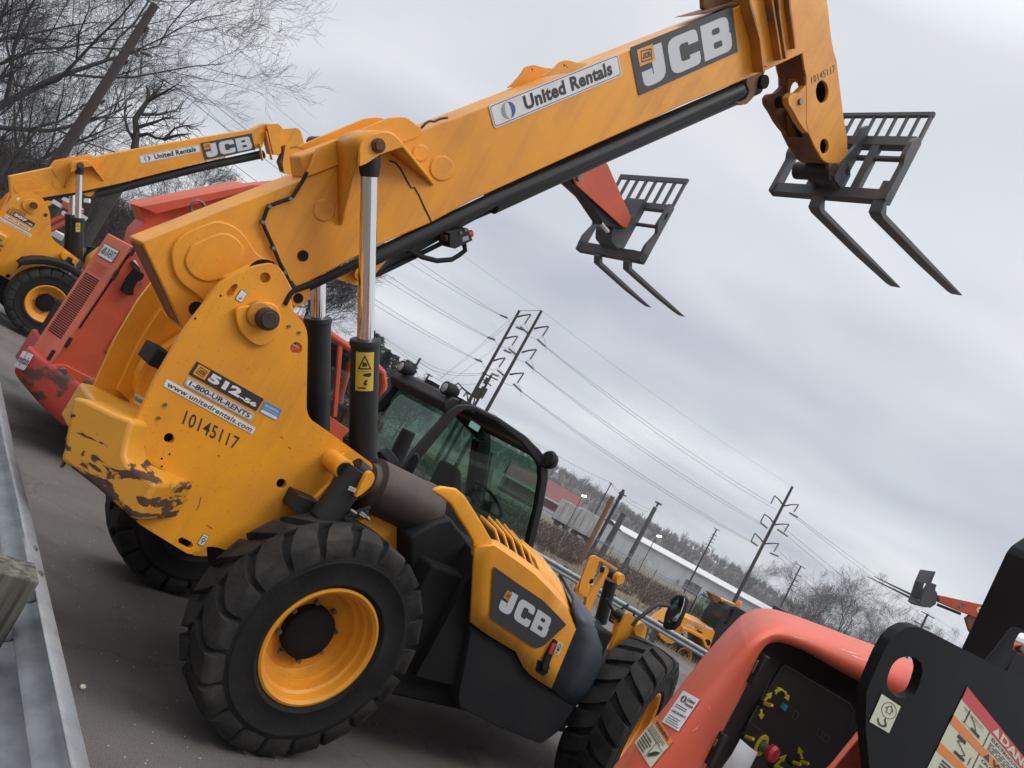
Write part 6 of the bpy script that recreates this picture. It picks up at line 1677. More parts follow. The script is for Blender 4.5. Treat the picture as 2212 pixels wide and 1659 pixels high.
rows = [catmull(r_, 5) for r_ in rows]
cols = [catmull([rows[i][j] for i in range(1, len(rows))], 5) for j in range(len(rows[0]))]
m.grid([rows[0]] + [[c[i] for c in cols] for i in range(len(cols[0]))])
hoodo = m.build('hood', None, T6, smooth=180)
bvh = BVHTree.FromPolygons([Vector(v) for v in m.v], [list(f) for f in m.f])
camL = Vector(MJ.loc(CAMP))
def hit(p):
    d = ray(*p); dl_ = Vector((float(d @ MJ.A[0]), float(d @ MJ.A[1]), float(d @ MJ.A[2]))).normalized()
    h = bvh.ray_cast(camL, dl_)
    return (np.array(h[0]), np.array(h[1])) if h[0] is not None else (np.array(MJ.py(.25, p)), np.array((0, -1, 0)))
# control panel, black, set into the hood
YPn = .30
pan = MB().mat('panel_black')
worn('panel_black', (0.021, 0.017, 0.017), (0.034, 0.029, 0.028), 3.0, .6, .5, bump=.02, fine=200, spec=.4)
ppx = [(1440, 1840), (1490, 1715), (1525, 1640), (1565, 1560), (1622, 1450), (1652, 1390), (1668, 1376), (1690, 1374), (1740, 1400), (1868, 1472), (1960, 1526), (2300, 1716), (2300, 1900)]
pan.prism(MJ.pl(YPn, ppx), YPn, YPn + .03)
pano = pan.build('control_panel', None, T6, bevel=.004)
kj = kz
ins = MB().mat('panel_black')
ins.prism(rounded(MJ.pl(YPn - .008, kj([(430, 1360), (660, 985), (1090, 1240), (1110, 1290), (1080, 1420), (1000, 1560), (960, 1750), (300, 1700)])), .012), YPn - .009, YPn)
ins.build('panel_face', None, pano, bevel=.003)
tl_ = MB().mat('line_grey')
def pline(seq, w=.0016, y=YPn - .0105):
    pts = [MJ.py(y, p) for p in kj(seq)]
    for a_, b_ in zip(pts, pts[1:]): tl_.bar(a_, b_, w, .001, up=(0, 1, 0))
pline([(665, 990), (800, 1075), (1085, 1245), (1108, 1290), (1100, 1360), (1075, 1420)], .0009)
pline([(570, 1080), (500, 1230), (432, 1360), (500, 1410), (545, 1460), (560, 1510)], .0009)
for (cx, cy) in ((731, 1318), (888, 1432), (931, 1465)):
    pline([(cx - 22, cy + 12), (cx - 6, cy - 30), (cx + 22, cy - 12), (cx + 6, cy + 30), (cx - 22, cy + 12)], .0012)
split_build(tl_, 'panel_marking', pano)
ar = MB().mat('arrow_yellow')
def arrow(tail, head, w=13):
    (x0, y0), (x1, y1) = tail, head; dx_, dy2 = x1 - x0, y1 - y0; l_ = math.hypot(dx_, dy2); dx_, dy2 = dx_ / l_, dy2 / l_; nx, ny = -dy2, dx_
    pt = lambda t, s: (x0 + dx_ * t + nx * s, y0 + dy2 * t + ny * s)
    ar.prism(MJ.pl(YPn - .011, kj([pt(0, -w * .55), pt(l_ * .5, -w * .55), pt(l_ * .5, -w * 1.5), pt(l_, 0), pt(l_ * .5, w * 1.5), pt(l_ * .5, w * .55), pt(0, w * .55)])), YPn - .0115, YPn - .0095)
arrow((530, 1225), (580, 1170)); arrow((510, 1280), (510, 1345)); arrow((600, 1165), (640, 1140)); arrow((665, 1165), (685, 1225)); arrow((610, 1640), (672, 1575)); arrow((775, 1600), (752, 1520))
ar.tube([MJ.py(YPn - .011, p) for p in kj([(600, 1180), (615, 1155), (640, 1150), (670, 1175)])], .003, n=6)
split_build(ar, 'panel_arrow', pano)
for p in kj([(500, 1230), (380, 1445), (570, 1635), (740, 1605), (690, 1610)]):
    q = np.array(MJ.py(YPn - .01, p)); o_ = MB().mat('black_plastic').cyl(q, q + np.array((0, -.012, 0)), .009, n=12).build('toggle_switch', None, pano)
    MB().mat('arrow_yellow').tube([q, q + np.array((-.006, -.03, .008)), q + np.array((-.010, -.036, .011))], [.004, .005, .004], n=8).build('lever', None, pano)
q = np.array(MJ.py(YPn - .01, kj([(652, 1258)])[0])); MB().mat('decal_teal').obox(q, (1, 0, -.1), (0, 1, 0), (.1, 0, 1), .012, .006, .008).build('blue_button', None, pano)
es = MB().mat('arrow_yellow'); q = np.array(MJ.py(YPn - .01, kj([(505, 1510)])[0])); es.lathe([(.018, 0), (.030, 0), (.030, -.004), (.018, -.004)], c=q, n=32, close=True)
es.mat('bolt').cyl(q, q + np.array((0, -.028, 0)), .013, n=20)
es.mat('red_plastic').lathe([(.012, -.025), (.021, -.028), (.023, -.038), (.019, -.047), (0, -.050)], c=q + np.array((-.0, 0, 0)), n=28)
es.build('emergency_stop', None, pano)
pg = MB().mat('paper')
pg.grid([[np.array(MJ.py(YPn - .05 - .01 * i, p)) for i, p in enumerate(r_)] for r_ in (kj([(375, 1470), (430, 1520), (485, 1560)]), kj([(320, 1570), (380, 1640), (420, 1690)]), kj([(240, 1680), (330, 1780), (380, 1850)]))])
pg.build('paper_tag', None, pano, thick=.001)
hs_ = MB().mat('black_paint')
for a_, b_ in (((520, 915), (420, 1105)), ((250, 1420), (150, 1625))):
    p0_, p1_ = [MJ.py(.245, p) for p in kj([a_, b_])]; hs_.bar(p0_, p1_, .035, .02)
hs_.mat('bolt').bar(MJ.py(.23, kj([(490, 960)])[0]), MJ.py(.23, kj([(450, 1040)])[0]), .004, .006); hs_.bar(MJ.py(.23, kj([(225, 1470)])[0]), MJ.py(.23, kj([(200, 1520)])[0]), .004, .006)
split_build(hs_, 'hinge', T6, bevel=.003)
# thick black lifting plate with its hole
LP = MB().mat('plate_black')
worn('plate_black', (0.0065, 0.007, 0.0075), (0.013, 0.013, 0.013), 2.2, .6, .65, bump=.04, fine=260, spec=.12)
pln_ = rounded(MJ.pl(0, kj([(1190, 1165), (1290, 930), (1345, 830), (1400, 775), (1460, 745), (1520, 745), (1600, 775), (1850, 905), (2212, 1085), (2800, 1400), (2800, 2600), (1260, 2200), (1212, 1659), (1186, 1410)])), .006)
hl_ = MJ.pl(0, kj([(1362, 985), (1400, 950), (1450, 935), (1510, 945), (1548, 985), (1556, 1040), (1530, 1130), (1500, 1190), (1440, 1212), (1380, 1195), (1330, 1145), (1322, 1095), (1340, 1030)]))
LP.prism(pln_, 0, .022, [rounded(hl_, .01)])
lpo = LP.build('lifting_plate', None, T6, bevel=.004, segs=3)
m = MB().mat('plate_black')
pp_ = MJ.pl(.66, kj([(1700, 1100), (1815, 870), (2078, 305), (2098, 262), (2130, 220), (2212, 165), (2330, 130), (2700, 300), (2700, 1700), (1800, 1700)]))
m.prism(rounded(pp_, .01), .45, .66)
m.cyl(MJ.py(.15, kj([(2180, 790)])[0]), MJ.py(.15, kj([(1990, 1030)])[0]), .030, n=20)
m.build('boom_mast', None, T6, bevel=.02, segs=3)
m = MB().mat('chrome'); q = np.array(MJ.py(.05, kj([(2218, 860)])[0])); m.lathe([(0, -.02), (.03, -.02), (.035, 0), (.03, .02)], c=q, n=20); m.build('pin_head', None, T6)
m = MB().mat('red_hood').prism(MJ.pl(.12, kj([(1186, 1412), (1222, 1659), (1240, 2100), (500, 2100), (985, 1659)])), .12, .135); m.build('side_gusset', None, T6, bevel=.003)
m = MB().mat('bolt'); q = np.array(MJ.py(YPn - .03, kj([(1161, 1372)])[0])); m.lathe([(0, -.006), (.012, -.005), (.014, 0), (.012, .01)], c=q, n=16); m.mat('ink').obox(q + np.array((0, -.007, 0)), (1, 0, .4), (0, 1, 0), (-.4, 0, 1), .011, .001, .002); m.build('panel_screw', None, pano)
m = MB().mat('dark_gap'); m.box(.35, 2.6, .5, .85, .4, 1.15); m.build('turntable', None, T6, bevel=.03)
for pos, fl in (((1.0, .35, .40), 0), ((2.9, .35, .40), 0), ((1.6, 1.1, .40), 1), ((3.3, 1.1, .40), 1)):
    wheel(T6, pos, .40, .28, .20, .12, .1, flip=bool(fl), lugs=16)
# stickers on the lift
def hdecal(bl, br, tl, lift=.004):
    bl, br, tl = [np.array(p, float) for p in (bl, br, tl)]
    def wr(u, v, h):
        P, n_ = hit(bl + (br - bl) * u + (tl - bl) * v)
        if n_ @ (np.array(camL) - P) < 0: n_ = -n_
        return P + n_ * h
    P = [hit(p)[0] for p in (bl, br, tl)]
    return Decal(P[0], P[1], P[2], (0, -1, 0), lift=lift, wrap=wr)
d = hdecal((1432, 1561), (1467, 1581), (1478, 1493), .003); d.rect(0, 0, 1, 1, 'decal_white').up()
d.shape(circ((.30, .80), .15, 20, .10), 'ink', [circ((.30, .80), .05, 12, .085)]); d.text('United', .48, .80, .92, .90, 'ink', .02); d.text('Rentals', .48, .68, .95, .77, 'ink', .02); d.lines(.12, .52, .9, .64, 2, 'ink', 5, .4); d.text('1-800-UR-RENTS', .1, .36, .95, .43, 'ink', .02); d.lines(.12, .05, .9, .3, 4, 'ink', 9, .35)
d.build('rental_sticker', hoodo, 'white sticker reading United Rentals')
d = hdecal((1372, 1606), (1407, 1660), (1420, 1547), .003); d.rect(0, 0, 1, 1, 'decal_cream').up(); d.rect(0, .80, 1, 1, 'decal_orange').up(); d.text('WARNING', .14, .845, .88, .955, 'ink', .03); d.lines(.08, .58, .9, .78, 4, 'ink', 4, .4); d.rect(.02, .55, .98, .565, 'ink'); d.rect(.62, .04, .635, .55, 'ink'); d.lines(.08, .06, .58, .5, 5, 'ink', 6, .55); d.shape([(.68, .1), (.9, .35), (.95, .5), (.8, .4), (.66, .2)], 'ink'); d.build('warning_sticker', hoodo, 'cream sticker with orange band reading WARNING')
d = decal_on(MJ, 0, *kj([(1205, 1355), (1332, 1430), (1285, 1175)]), lift=.002); d.rect(0, 0, 1, 1, 'decal_cream').up()
d.shape(circ((.58, .66), .36, 30, .27), 'ink', [circ((.58, .66), .34, 30, .25)]); d.shape([(.46, .56), (.70, .56), (.70, .68), (.80, .68), (.58, .86), (.36, .68), (.46, .68)], 'ink', [[(.49, .58), (.67, .58), (.67, .70), (.72, .70), (.58, .82), (.44, .70), (.49, .70)]])
hk = [(.56, .38), (.60, .38), (.62, .30), (.72, .24), (.76, .14), (.62, .06), (.42, .06), (.28, .15), (.24, .26), (.29, .26), (.34, .18), (.46, .12), (.58, .12), (.66, .18), (.62, .24), (.54, .29)]
d.shape(hk, 'ink'); d.build('hook_sticker', lpo, 'cream sticker with up arrow and lifting hook')
W_ = kj([(1840, 1130), (2588, 1512), (1320, 2188)])
d = decal_on(MJ, 0, W_[2], (W_[1][0] + W_[2][0] - W_[0][0], W_[1][1] + W_[2][1] - W_[0][1]), W_[0], lift=.002)
d.rect(0, 0, 1, 1, 'decal_cream').up()
d.rect(0, .925, 1, 1, 'decal_red'); d.rect(0, .775, 1, .825, 'decal_orange'); d.rect(0, .605, 1, .655, 'decal_orange'); d.rect(0, .44, 1, .49, 'decal_orange').up()
d.text('DANGER', .32, .935, .78, .99, 'decal_cream', .04); d.shape([(.25, .938), (.31, .938), (.28, .988)], 'decal_cream')
d.text('WARNING', .34, .782, .80, .82, 'ink', .04); d.shape([(.27, .782), (.32, .782), (.295, .82)], 'ink'); d.text('WARNING', .34, .612, .80, .65, 'ink', .04); d.shape([(.27, .612), (.32, .612), (.295, .65)], 'ink')
d.rect(.235, .655, .24, .775, 'ink'); d.rect(.235, .825, .24, .925, 'ink')
d.text('ELECTROCUTION HAZARD', .27, .895, .78, .915, 'ink', .02); d.lines(.27, .835, .8, .888, 4, 'ink', 11, .4); d.text('CRUSHING HAZARD', .27, .748, .62, .766, 'ink', .02); d.lines(.27, .665, .7, .738, 4, 'ink', 12, .4); d.lines(.05, .5, .8, .6, 5, 'ink', 13, .45)
def stick(seq, w=.006):
    w *= .55
    for (a_, b_), (c_, e_) in zip(seq, seq[1:]):
        l_ = math.hypot(c_ - a_, e_ - b_); nx, ny = -(e_ - b_) / l_ * w, (c_ - a_) / l_ * w * .7
        d.shape([(a_ + nx, b_ + ny), (c_ + nx, e_ + ny), (c_ - nx, e_ - ny), (a_ - nx, b_ - ny)], 'ink')
stick([(.05, .84), (.20, .84)], .003); stick([(.07, .84), (.07, .92)], .005); stick([(.03, .905), (.19, .905)], .004); stick([(.04, .895), (.2, .89)], .002)
stick([(.16, .85), (.13, .88), (.09, .90)], .006); d.rect(.12, .842, .19, .856, 'ink')
stick([(.12, .67), (.16, .70), (.08, .735), (.11, .75)], .006); d.rect(.09, .665, .17, .682, 'ink'); d.rect(.07, .748, .13, .768, 'ink'); stick([(.2, .667), (.2, .72)], .004)
d.build('danger_sign', lpo, 'large cream sign with bands reading DANGER and WARNING')

worn('scuff', (0.72, 0.42, 0.34), (0.62, 0.2, 0.14), 30, .8, .7, bump=0)
rgj = random.Random(3)
sf = MB().mat('scuff')
def scuff(seq, w):
    P = []
    for p in kz(seq):
        a_, n_ = hit(p)
        if n_ @ (np.array(camL) - a_) < 0: n_ = -n_
        P.append((a_ + n_ * .0006, n_))
    L0, L1 = [], []
    for i, (a_, n_) in enumerate(P):
        d_ = P[min(i + 1, len(P) - 1)][0] - P[max(i - 1, 0)][0]; sd_ = np.cross(d_, n_); sd_ /= np.linalg.norm(sd_) + 1e-9
        ww = w * (.3 + .9 * rgj.random()) * (0.2 if i in (0, len(P) - 1) else 1); L0.append(a_ - sd_ * ww); L1.append(a_ + sd_ * ww)
    sf.grid([L0, L1])
for seq, w_ in (([(1010, 885), (1040, 892), (1070, 905), (1100, 912), (1140, 925)], .0022), ([(1060, 905), (1090, 925), (1120, 940), (1160, 955), (1220, 968)], .0026), ([(1090, 872), (1110, 880), (1130, 884)], .001), ([(1170, 992), (1190, 996), (1212, 1000)], .0016), ([(1150, 930), (1190, 950), (1225, 965)], .0012),
                ([(300, 900), (305, 930), (300, 960)], .0008), ([(150, 1230), (170, 1260), (180, 1300)], .0008), ([(700, 800), (740, 812), (790, 830)], .0008), ([(60, 1420), (90, 1400), (110, 1370)], .001)):
    scuff(seq, w_)
split_build(sf, 'scuff_mark', hoodo)
# ================================================================== everything beyond the yard
worn('pole_wood', (0.036, 0.026, 0.024), (0.065, 0.050, 0.045), 2.0, .6, .9, bump=.1, fine=30, stretch=(1, 1, .1))
worn('pole_rusty', (0.23, 0.115, 0.06), (0.12, 0.07, 0.045), 1.5, .8, .9, stretch=(1, 1, .3))
worn('pole_grey', (0.10, 0.095, 0.09), (0.06, 0.055, 0.05), 2.0, .6, .9)
principled('insulator', (0.12, 0.12, 0.125), .5)
principled('wire', (0.10, 0.10, 0.105), .6)
worn('bark', (0.030, 0.025, 0.023), (0.060, 0.050, 0.044), 3.0, .7, .95, bump=.2, fine=20)
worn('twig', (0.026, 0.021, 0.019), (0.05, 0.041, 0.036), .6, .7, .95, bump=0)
worn('far_twig', (0.145, 0.130, 0.126), (0.19, 0.17, 0.165), .05, .8, .95, bump=0)  # paler than the near twigs; distance haze put into the colour
worn('needle', (0.020, 0.034, 0.022), (0.045, 0.058, 0.038), 1.5, .8, .9, bump=0)
worn('white_siding', (0.50, 0.53, 0.55), (0.36, 0.37, 0.37), .3, .8, .7, bump=0, stretch=(1, 1, .3))
worn('white_roof', (0.56, 0.55, 0.54), (0.40, 0.38, 0.36), .2, .8, .6, bump=0, stretch=(.2, 2, 1))
worn('red_wall', (0.16, 0.035, 0.035), (0.09, 0.03, 0.03), .3, .7, .7, bump=0)
worn('trailer_white', (0.55, 0.55, 0.54), (0.20, 0.17, 0.15), .9, .9, .7, bump=0, stretch=(2.5, 2.5, .25))
worn('hill_soil', (0.095, 0.085, 0.08), (0.07, 0.063, 0.058), .02, .8, 1.0, bump=0)
def H(d): return float(ground_z(d[0], d[1]))
def pole(name, top, dep, r, label, group, mat='pole_wood', taper=.6, lean=None, cat='utility pole'):
    tp = at_depth(*top, dep)
    b = np.array([tp[0], tp[1], ground_z(tp[0], tp[1]) - .3])
    if lean is not None:
        q = at_depth(*lean, dep); dirv = q - tp; t = (b[2] - tp[2]) / dirv[2]; b = tp + dirv * t
    rt = empty(name, tuple(b), label, cat, group)
    MB().mat(mat).tube([(0, 0, 0), tp - b], [r, r * taper], n=10).build('shaft', None, rt)
    return rt, tp, b
def rel(rt, p): return np.array(p) - np.array(rt.location)
def insul(m, a, b, r, n=7):
    a, b = np.array(a, float), np.array(b, float)
    pts, rs = [], []
    for i in range(n * 2 + 1):
        pts.append(a + (b - a) * i / (n * 2)); rs.append(r if i % 2 else r * .35)
    m.mat('insulator').tube(pts, rs, n=6)
_wires = []
def wire(p0, p1, sag, label, r=.018, group='overhead wires'):
    p0, p1 = np.array(p0, float), np.array(p1, float)
    pts = []
    for i in range(25):
        t = i / 24; q = p0 * (1 - t) + p1 * t; q = q.copy(); q[2] -= 4 * sag * t * (1 - t); pts.append(q - p0)
    o = MB().mat('wire').tube(pts, r, n=5).build('power_line', None, None); o.location = tuple(p0)
    tag(o, label, 'power line', group)
    return o
D1, D2, D3 = 36.0, 84.0, 104.0
# tall pole at the left among the trees
pL, tL, bL_ = pole('transmission_pole', (335, 10), D1, .30, 'tall dark transmission pole leaning across the bare trees at upper left', 'transmission poles')
m = MB().mat('pole_wood')
arms_px = [((288, 76), (322, 60)), ((292, 110), (299, 118)), ((240, 148), (276, 133)), ((200, 195), (215, 205))]
for a_, b_ in arms_px[:1] + arms_px[2:3]: m.bar(rel(pL, at_depth(*a_, D1)), rel(pL, at_depth(*b_, D1)), .12, .12)
split_build(m, 'cross_arm', pL)
mi = MB()
for a_, b_ in (((322, 60), (305, 90)), ((288, 108), (299, 122)), ((303, 112), (328, 120)), ((240, 148), (252, 160)), ((200, 205), (214, 220)), ((216, 225), (228, 215))):
    insul(mi, rel(pL, at_depth(*a_, D1)), rel(pL, at_depth(*b_, D1)), .11)
mi.mat('pole_wood').bar(rel(pL, at_depth(322, 2, D1)), rel(pL, at_depth(345, 18, D1)), .05, .05)
split_build(mi, 'insulator_string', pL)
# pair of poles behind the cab and single pole at the right
pA, tA, bA = pole('transmission_pole', (1122, 671), D2, .24, 'left one of the two transmission poles standing side by side behind the cab', 'transmission poles')
pB, tB, bB = pole('transmission_pole', (1170, 671), D2 - 3, .24, 'right one of the two transmission poles standing side by side behind the cab', 'transmission poles')
pC, tC, bC = pole('transmission_pole', (1712, 1051), D3, .27, 'lone tall transmission pole with drooping arms right of the cab', 'transmission poles')
def armset(rt, dep, sets, dead=()):
    m = MB().mat('pole_wood'); mi = MB()
    for root, mid, tip, low in sets:
        R_, Mi, T_, L_ = [rel(rt, at_depth(*p, dep)) for p in (root, mid, tip, low)]
        m.tube([R_, Mi, T_], [.11, .09, .07], n=6)
        insul(mi, T_, L_, .13)
    for a_, b_ in dead:
        insul(mi, rel(rt, at_depth(*a_, dep)), rel(rt, at_depth(*b_, dep)), .16)
    split_build(m, 'cross_arm', rt); split_build(mi, 'insulator_string', rt)
k5b = lambda pts: [(737 + x / 3, 553 + y / 3) for x, y in pts]
armset(pA, D2, [k5b([(1140, 395), (1180, 385), (1230, 378), (1190, 438)]), k5b([(1062, 535), (1100, 525), (1145, 519), (1107, 580)]), k5b([(985, 680), (1020, 668), (1064, 660), (1022, 720)])],
       [k5b([(1030, 382), (1078, 402)]), k5b([(948, 525), (998, 545)]), k5b([(865, 666), (915, 686)]), k5b([(1160, 458), (1215, 505)]), k5b([(1085, 598), (1140, 645)]), k5b([(1010, 738), (1060, 778)])])
armset(pB, D2 - 3, [k5b([(1250, 472), (1290, 462), (1346, 456), (1305, 520)]), k5b([(1170, 625), (1215, 612), (1266, 606), (1225, 668)]), k5b([(1090, 768), (1130, 762), (1184, 758), (1142, 822)])],
       [k5b([(1132, 460), (1180, 480)]), k5b([(1052, 608), (1102, 630)]), k5b([(972, 760), (1020, 780)]), k5b([(1270, 538), (1322, 586)]), k5b([(1195, 685), (1245, 732)]), k5b([(1115, 828), (1168, 878)])])
MB().mat('wire').tube([rel(pA, tA), rel(pA, tB)], .03, n=5).build('tie_wire', None, pA)
MB().mat('wire').tube([(0, 0, 0)] + [rel(pB, at_depth(*p, D2 - 3)) for p in k5b([(1240, 505), (1275, 540)])][1:], .01, n=4) if False else None
k6b = lambda pts: [(1475 + x / 3, 553 + y / 3) for x, y in pts]
k7b = lambda pts: [(1475 + x / 3, 1106 + y / 3) for x, y in pts]
armset(pC, D3, [k6b([(650, 1615), (625, 1580), (596, 1553), (570, 1606)]), k6b([(655, 1620), (700, 1612), (750, 1612), (720, 1659)]),
                k7b([(590, 75), (565, 40), (530, 14), (503, 65)]), k7b([(595, 82), (640, 78), (688, 80), (655, 132)]), k7b([(520, 195), (495, 165), (468, 137), (443, 188)]), k7b([(525, 207), (570, 202), (622, 205), (590, 258)])],
       [k7b([(503, 68), (548, 105)]), k7b([(612, 112), (680, 158)]), k7b([(443, 190), (485, 220)]), k7b([(565, 265), (620, 288)]), k7b([(690, 5), (745, 35)])])
# conductors: left pole -> pair -> right pole -> on
Lp = [(300, 90), (293, 120), (252, 160), (240, 168), (214, 220), (205, 228)]
A1 = k5b([(1030, 380), (1030, 384), (948, 523), (948, 527), (865, 664), (865, 668)])
dsc = ['uppermost pair of wires from the left pole behind the booms', 'middle pair of wires from the left pole behind the booms', 'lowest pair of wires from the left pole behind the booms']
for i in range(6):
    a_ = at_depth(*Lp[i], D1); b_ = at_depth(*A1[i], D2)
    wire(a_, b_, .6 + .25 * (i % 2), dsc[i // 2], .017)
B1 = k5b([(1322, 584), (1322, 588), (1245, 730), (1245, 734), (1168, 876), (1168, 880)])
C1 = k6b([(565, 1600), (605, 1645)]) + k7b([(503, 68), (548, 105), (443, 190), (487, 220)])
dsc = ['uppermost pair of wires between the pole pair and the right pole', 'middle pair of wires between the pole pair and the right pole', 'lowest pair of wires between the pole pair and the right pole']
for i in range(6):
    wire(at_depth(*B1[i], D2 - 3), at_depth(*C1[i], D3), .5 + .25 * (i % 2), dsc[i // 2], .020)
wire(tL, tB, .5, 'thin top wire from the left pole to the pole pair', .008); wire(tB, tC, .5, 'thin top wire from the pole pair to the right pole', .010)
for i, (a_, b_) in enumerate([(k7b([(690, 5)])[0], (2320, 1560)), (k7b([(745, 35)])[0], (2320, 1530)), (k7b([(640, 90)])[0], (2300, 1610)), (k7b([(680, 158)])[0], (2260, 1600)), (k7b([(575, 210)])[0], (2200, 1640)), (k7b([(620, 288)])[0], (2200, 1655))]):
    wire(at_depth(*a_, D3), at_depth(*b_, 190), .8, 'wires running on from the right pole towards the right edge', .024)
# loops of jumper wire at the pole pair
for k, (x, y) in enumerate(k5b([(1190, 440), (1107, 582), (1022, 722), (1305, 522), (1225, 670), (1142, 824)])):
    dep = D2 if k < 3 else D2 - 3
    rt = pA if k < 3 else pB
    pts = [rel(rt, at_depth(x + dx_, y + dy2, dep)) for dx_, dy2 in ((-42, -20), (-32, -2), (-12, 6), (0, 0), (6, 10), (8, 22), (6, 30))]
    MB().mat('wire').tube(pts, .018, n=4).build('jumper_wire', None, rt)
# ---- smaller poles
def small_pole(top, dep, r, label, arms=(), mat='pole_wood', lean=None, bits=()):
    rt, tp, b = pole('utility_pole', top, dep, r, label, 'small utility poles', mat, .75, lean)
    if arms or bits:
        m = MB().mat(mat)
        for a_, b_ in arms: m.bar(rel(rt, at_depth(*a_, dep)), rel(rt, at_depth(*b_, dep)), r * .7, r * .7)
        for p, s in bits: m.cyl(rel(rt, at_depth(*p, dep)) - np.array((0, 0, s)), rel(rt, at_depth(*p, dep)) + np.array((0, 0, s)), s * .6, n=8)
        split_build(m, 'cross_arm', rt)
    return rt
ks1 = lambda p: ks([p])[0]
def ladder(top, dirx, n, step, w_, cv):
    """short arms stepped down a pole, in picture space of the crop cv"""
    r = []
    for i in range(n):
        c = (top[0] + dirx[0] * (i + .3) * step, top[1] + dirx[1] * (i + .3) * step)
        r.append((cv((c[0] - w_ * .88, c[1] - w_ * .45)), cv((c[0] + w_ * .88, c[1] + w_ * .45))))
    return r
small_pole(ks1((852, 0)), 150, .14, 'thin pole rising in front of the dark red building', ladder((852, 0), (-.45, .88), 1, 60, 25, ks1))
small_pole(ks1((985, 78)), 75, .19, 'dark pole behind the rusty leaning pole', [(ks1((930, 110)), ks1((1010, 150)))], bits=[(ks1((955, 140)), .35)])
small_pole(ks1((868, 150)), 50, .20, 'rusty brown pole beyond the fence near the cab', mat='pole_rusty', lean=ks1((560, 760)))
small_pole(ks1((990, 335)), 55, .27, 'short thick grey pole right of the rusty pole', mat='pole_grey', lean=ks1((765, 740)))
small_pole(ks1((1330, 268)), 58, .20, 'grey pole with a small top bracket in front of the warehouse', [(ks1((1340, 265)), ks1((1362, 222))), (ks1((1330, 208)), ks1((1395, 243)))], mat='pole_grey')
small_pole(ks1((1998, 505)), 170, .2, 'thin pole with many short arms before the wooded hill', [(ks1((1960, 490)), ks1((2032, 530)))] + ladder((1975, 560), (-.45, .88), 5, 42, 32, ks1))
k7p = lambda p: k7b([p])[0]
small_pole(k7p((766, 350)), 160, .2, 'pole with many short arms right of the tall lone pole', [(k7p((735, 335)), k7p((795, 368)))] + ladder((750, 400), (-.45, .88), 4, 36, 26, k7p))
small_pole(k7p((1588, 660)), 90, .16, 'pole with two crossarms beside the far red forks', [(k7p((1548, 645)), k7p((1630, 690))), (k7p((1495, 705)), k7p((1605, 760)))])
k5p = lambda p: k5b([p])[0]
small_pole(k5p((975, 770)), 70, .15, 'distribution pole with crossarms between the transmission pair', [(k5p((912, 755)), k5p((1015, 805))), (k5p((920, 800)), k5p((972, 842)))], bits=[(k5p((915, 885)), .5), (k5p((885, 890)), .5), (k5p((940, 810)), .3)])
small_pole(k5p((513, 662)), 80, .16, 'leaning pole beside the evergreens', [(k5p((500, 672)), k5p((520, 668)))])
small_pole(k5p((572, 765)), 90, .14, 'small pole with one crossarm above the cab roof', [(k5p((548, 760)), k5p((592, 785)))])
for a_, da, b_, db2, s_ in [((485, 672), 80, (940, 765), 70, .8), ((515, 668), 80, (920, 760), 70, .6), ((570, 765), 90, (1010, 800), 70, .9)]:
    wire(at_depth(*k5p(a_), da), at_depth(*k5p(b_), db2), s_, 'thin wires sagging above the cab roof', .014)
for a_, b_ in [((200, 470), (500, 660)), ((230, 500), (830, 890)), ((260, 540), (740, 870)), ((1115, 395), (620, 810)), ((1090, 440), (640, 800)), ((1000, 590), (680, 830))]:
    wire(at_depth(*k5p(a_), 70), at_depth(*k5p(b_), 78), .1, 'faint thin wires criss-crossing behind the lift ram', .011)
for a_, b_ in [((970, 1010), (1740, 1465)), ((1740, 1465), (2060, 1659)), ((1740, 1470), (1990, 1659))]:
    wire(at_depth(*k5p(a_), 72), at_depth(*k5p(b_), 80), .4, 'thin wires sloping down past the cab to the small poles', .014)
# ---- street lamps, lit
principled('lamp_lit', (1, 1, .95), .5)
MATS['lamp_lit'].node_tree.nodes['Principled BSDF'].inputs['Emission Color'].default_value = (1, 1, .92, 1)
MATS['lamp_lit'].node_tree.nodes['Principled BSDF'].inputs['Emission Strength'].default_value = 1.6
for px_, lb in ((ks1((552, 148)), 'lit street lamp near the dark red building'), (ks1((1370, 586)), 'lit street lamp above the white warehouse roof')):
    p = at_depth(*px_, 120); g = ground_z(p[0], p[1])
    rt = empty('street_lamp', (p[0], p[1] + 1.5, g), lb, 'street lamp', 'lit street lamps')
    m = MB().mat('pole_grey').tube([(0, 0, 0), (0, 0, p[2] - g - .1), (0, -.8, p[2] - g + .2), (0, -1.4, p[2] - g + .12)], [.09, .06, .05, .05], n=7); m.build('pole', None, rt)
    m = MB().mat('lamp_lit').obox((0, -1.5, p[2] - g), (.9, 0, .3), (0, 1, 0), (-.3, 0, .9), .38, .22, .16); m.build('lamp_head', None, rt, bevel=.1, segs=3)
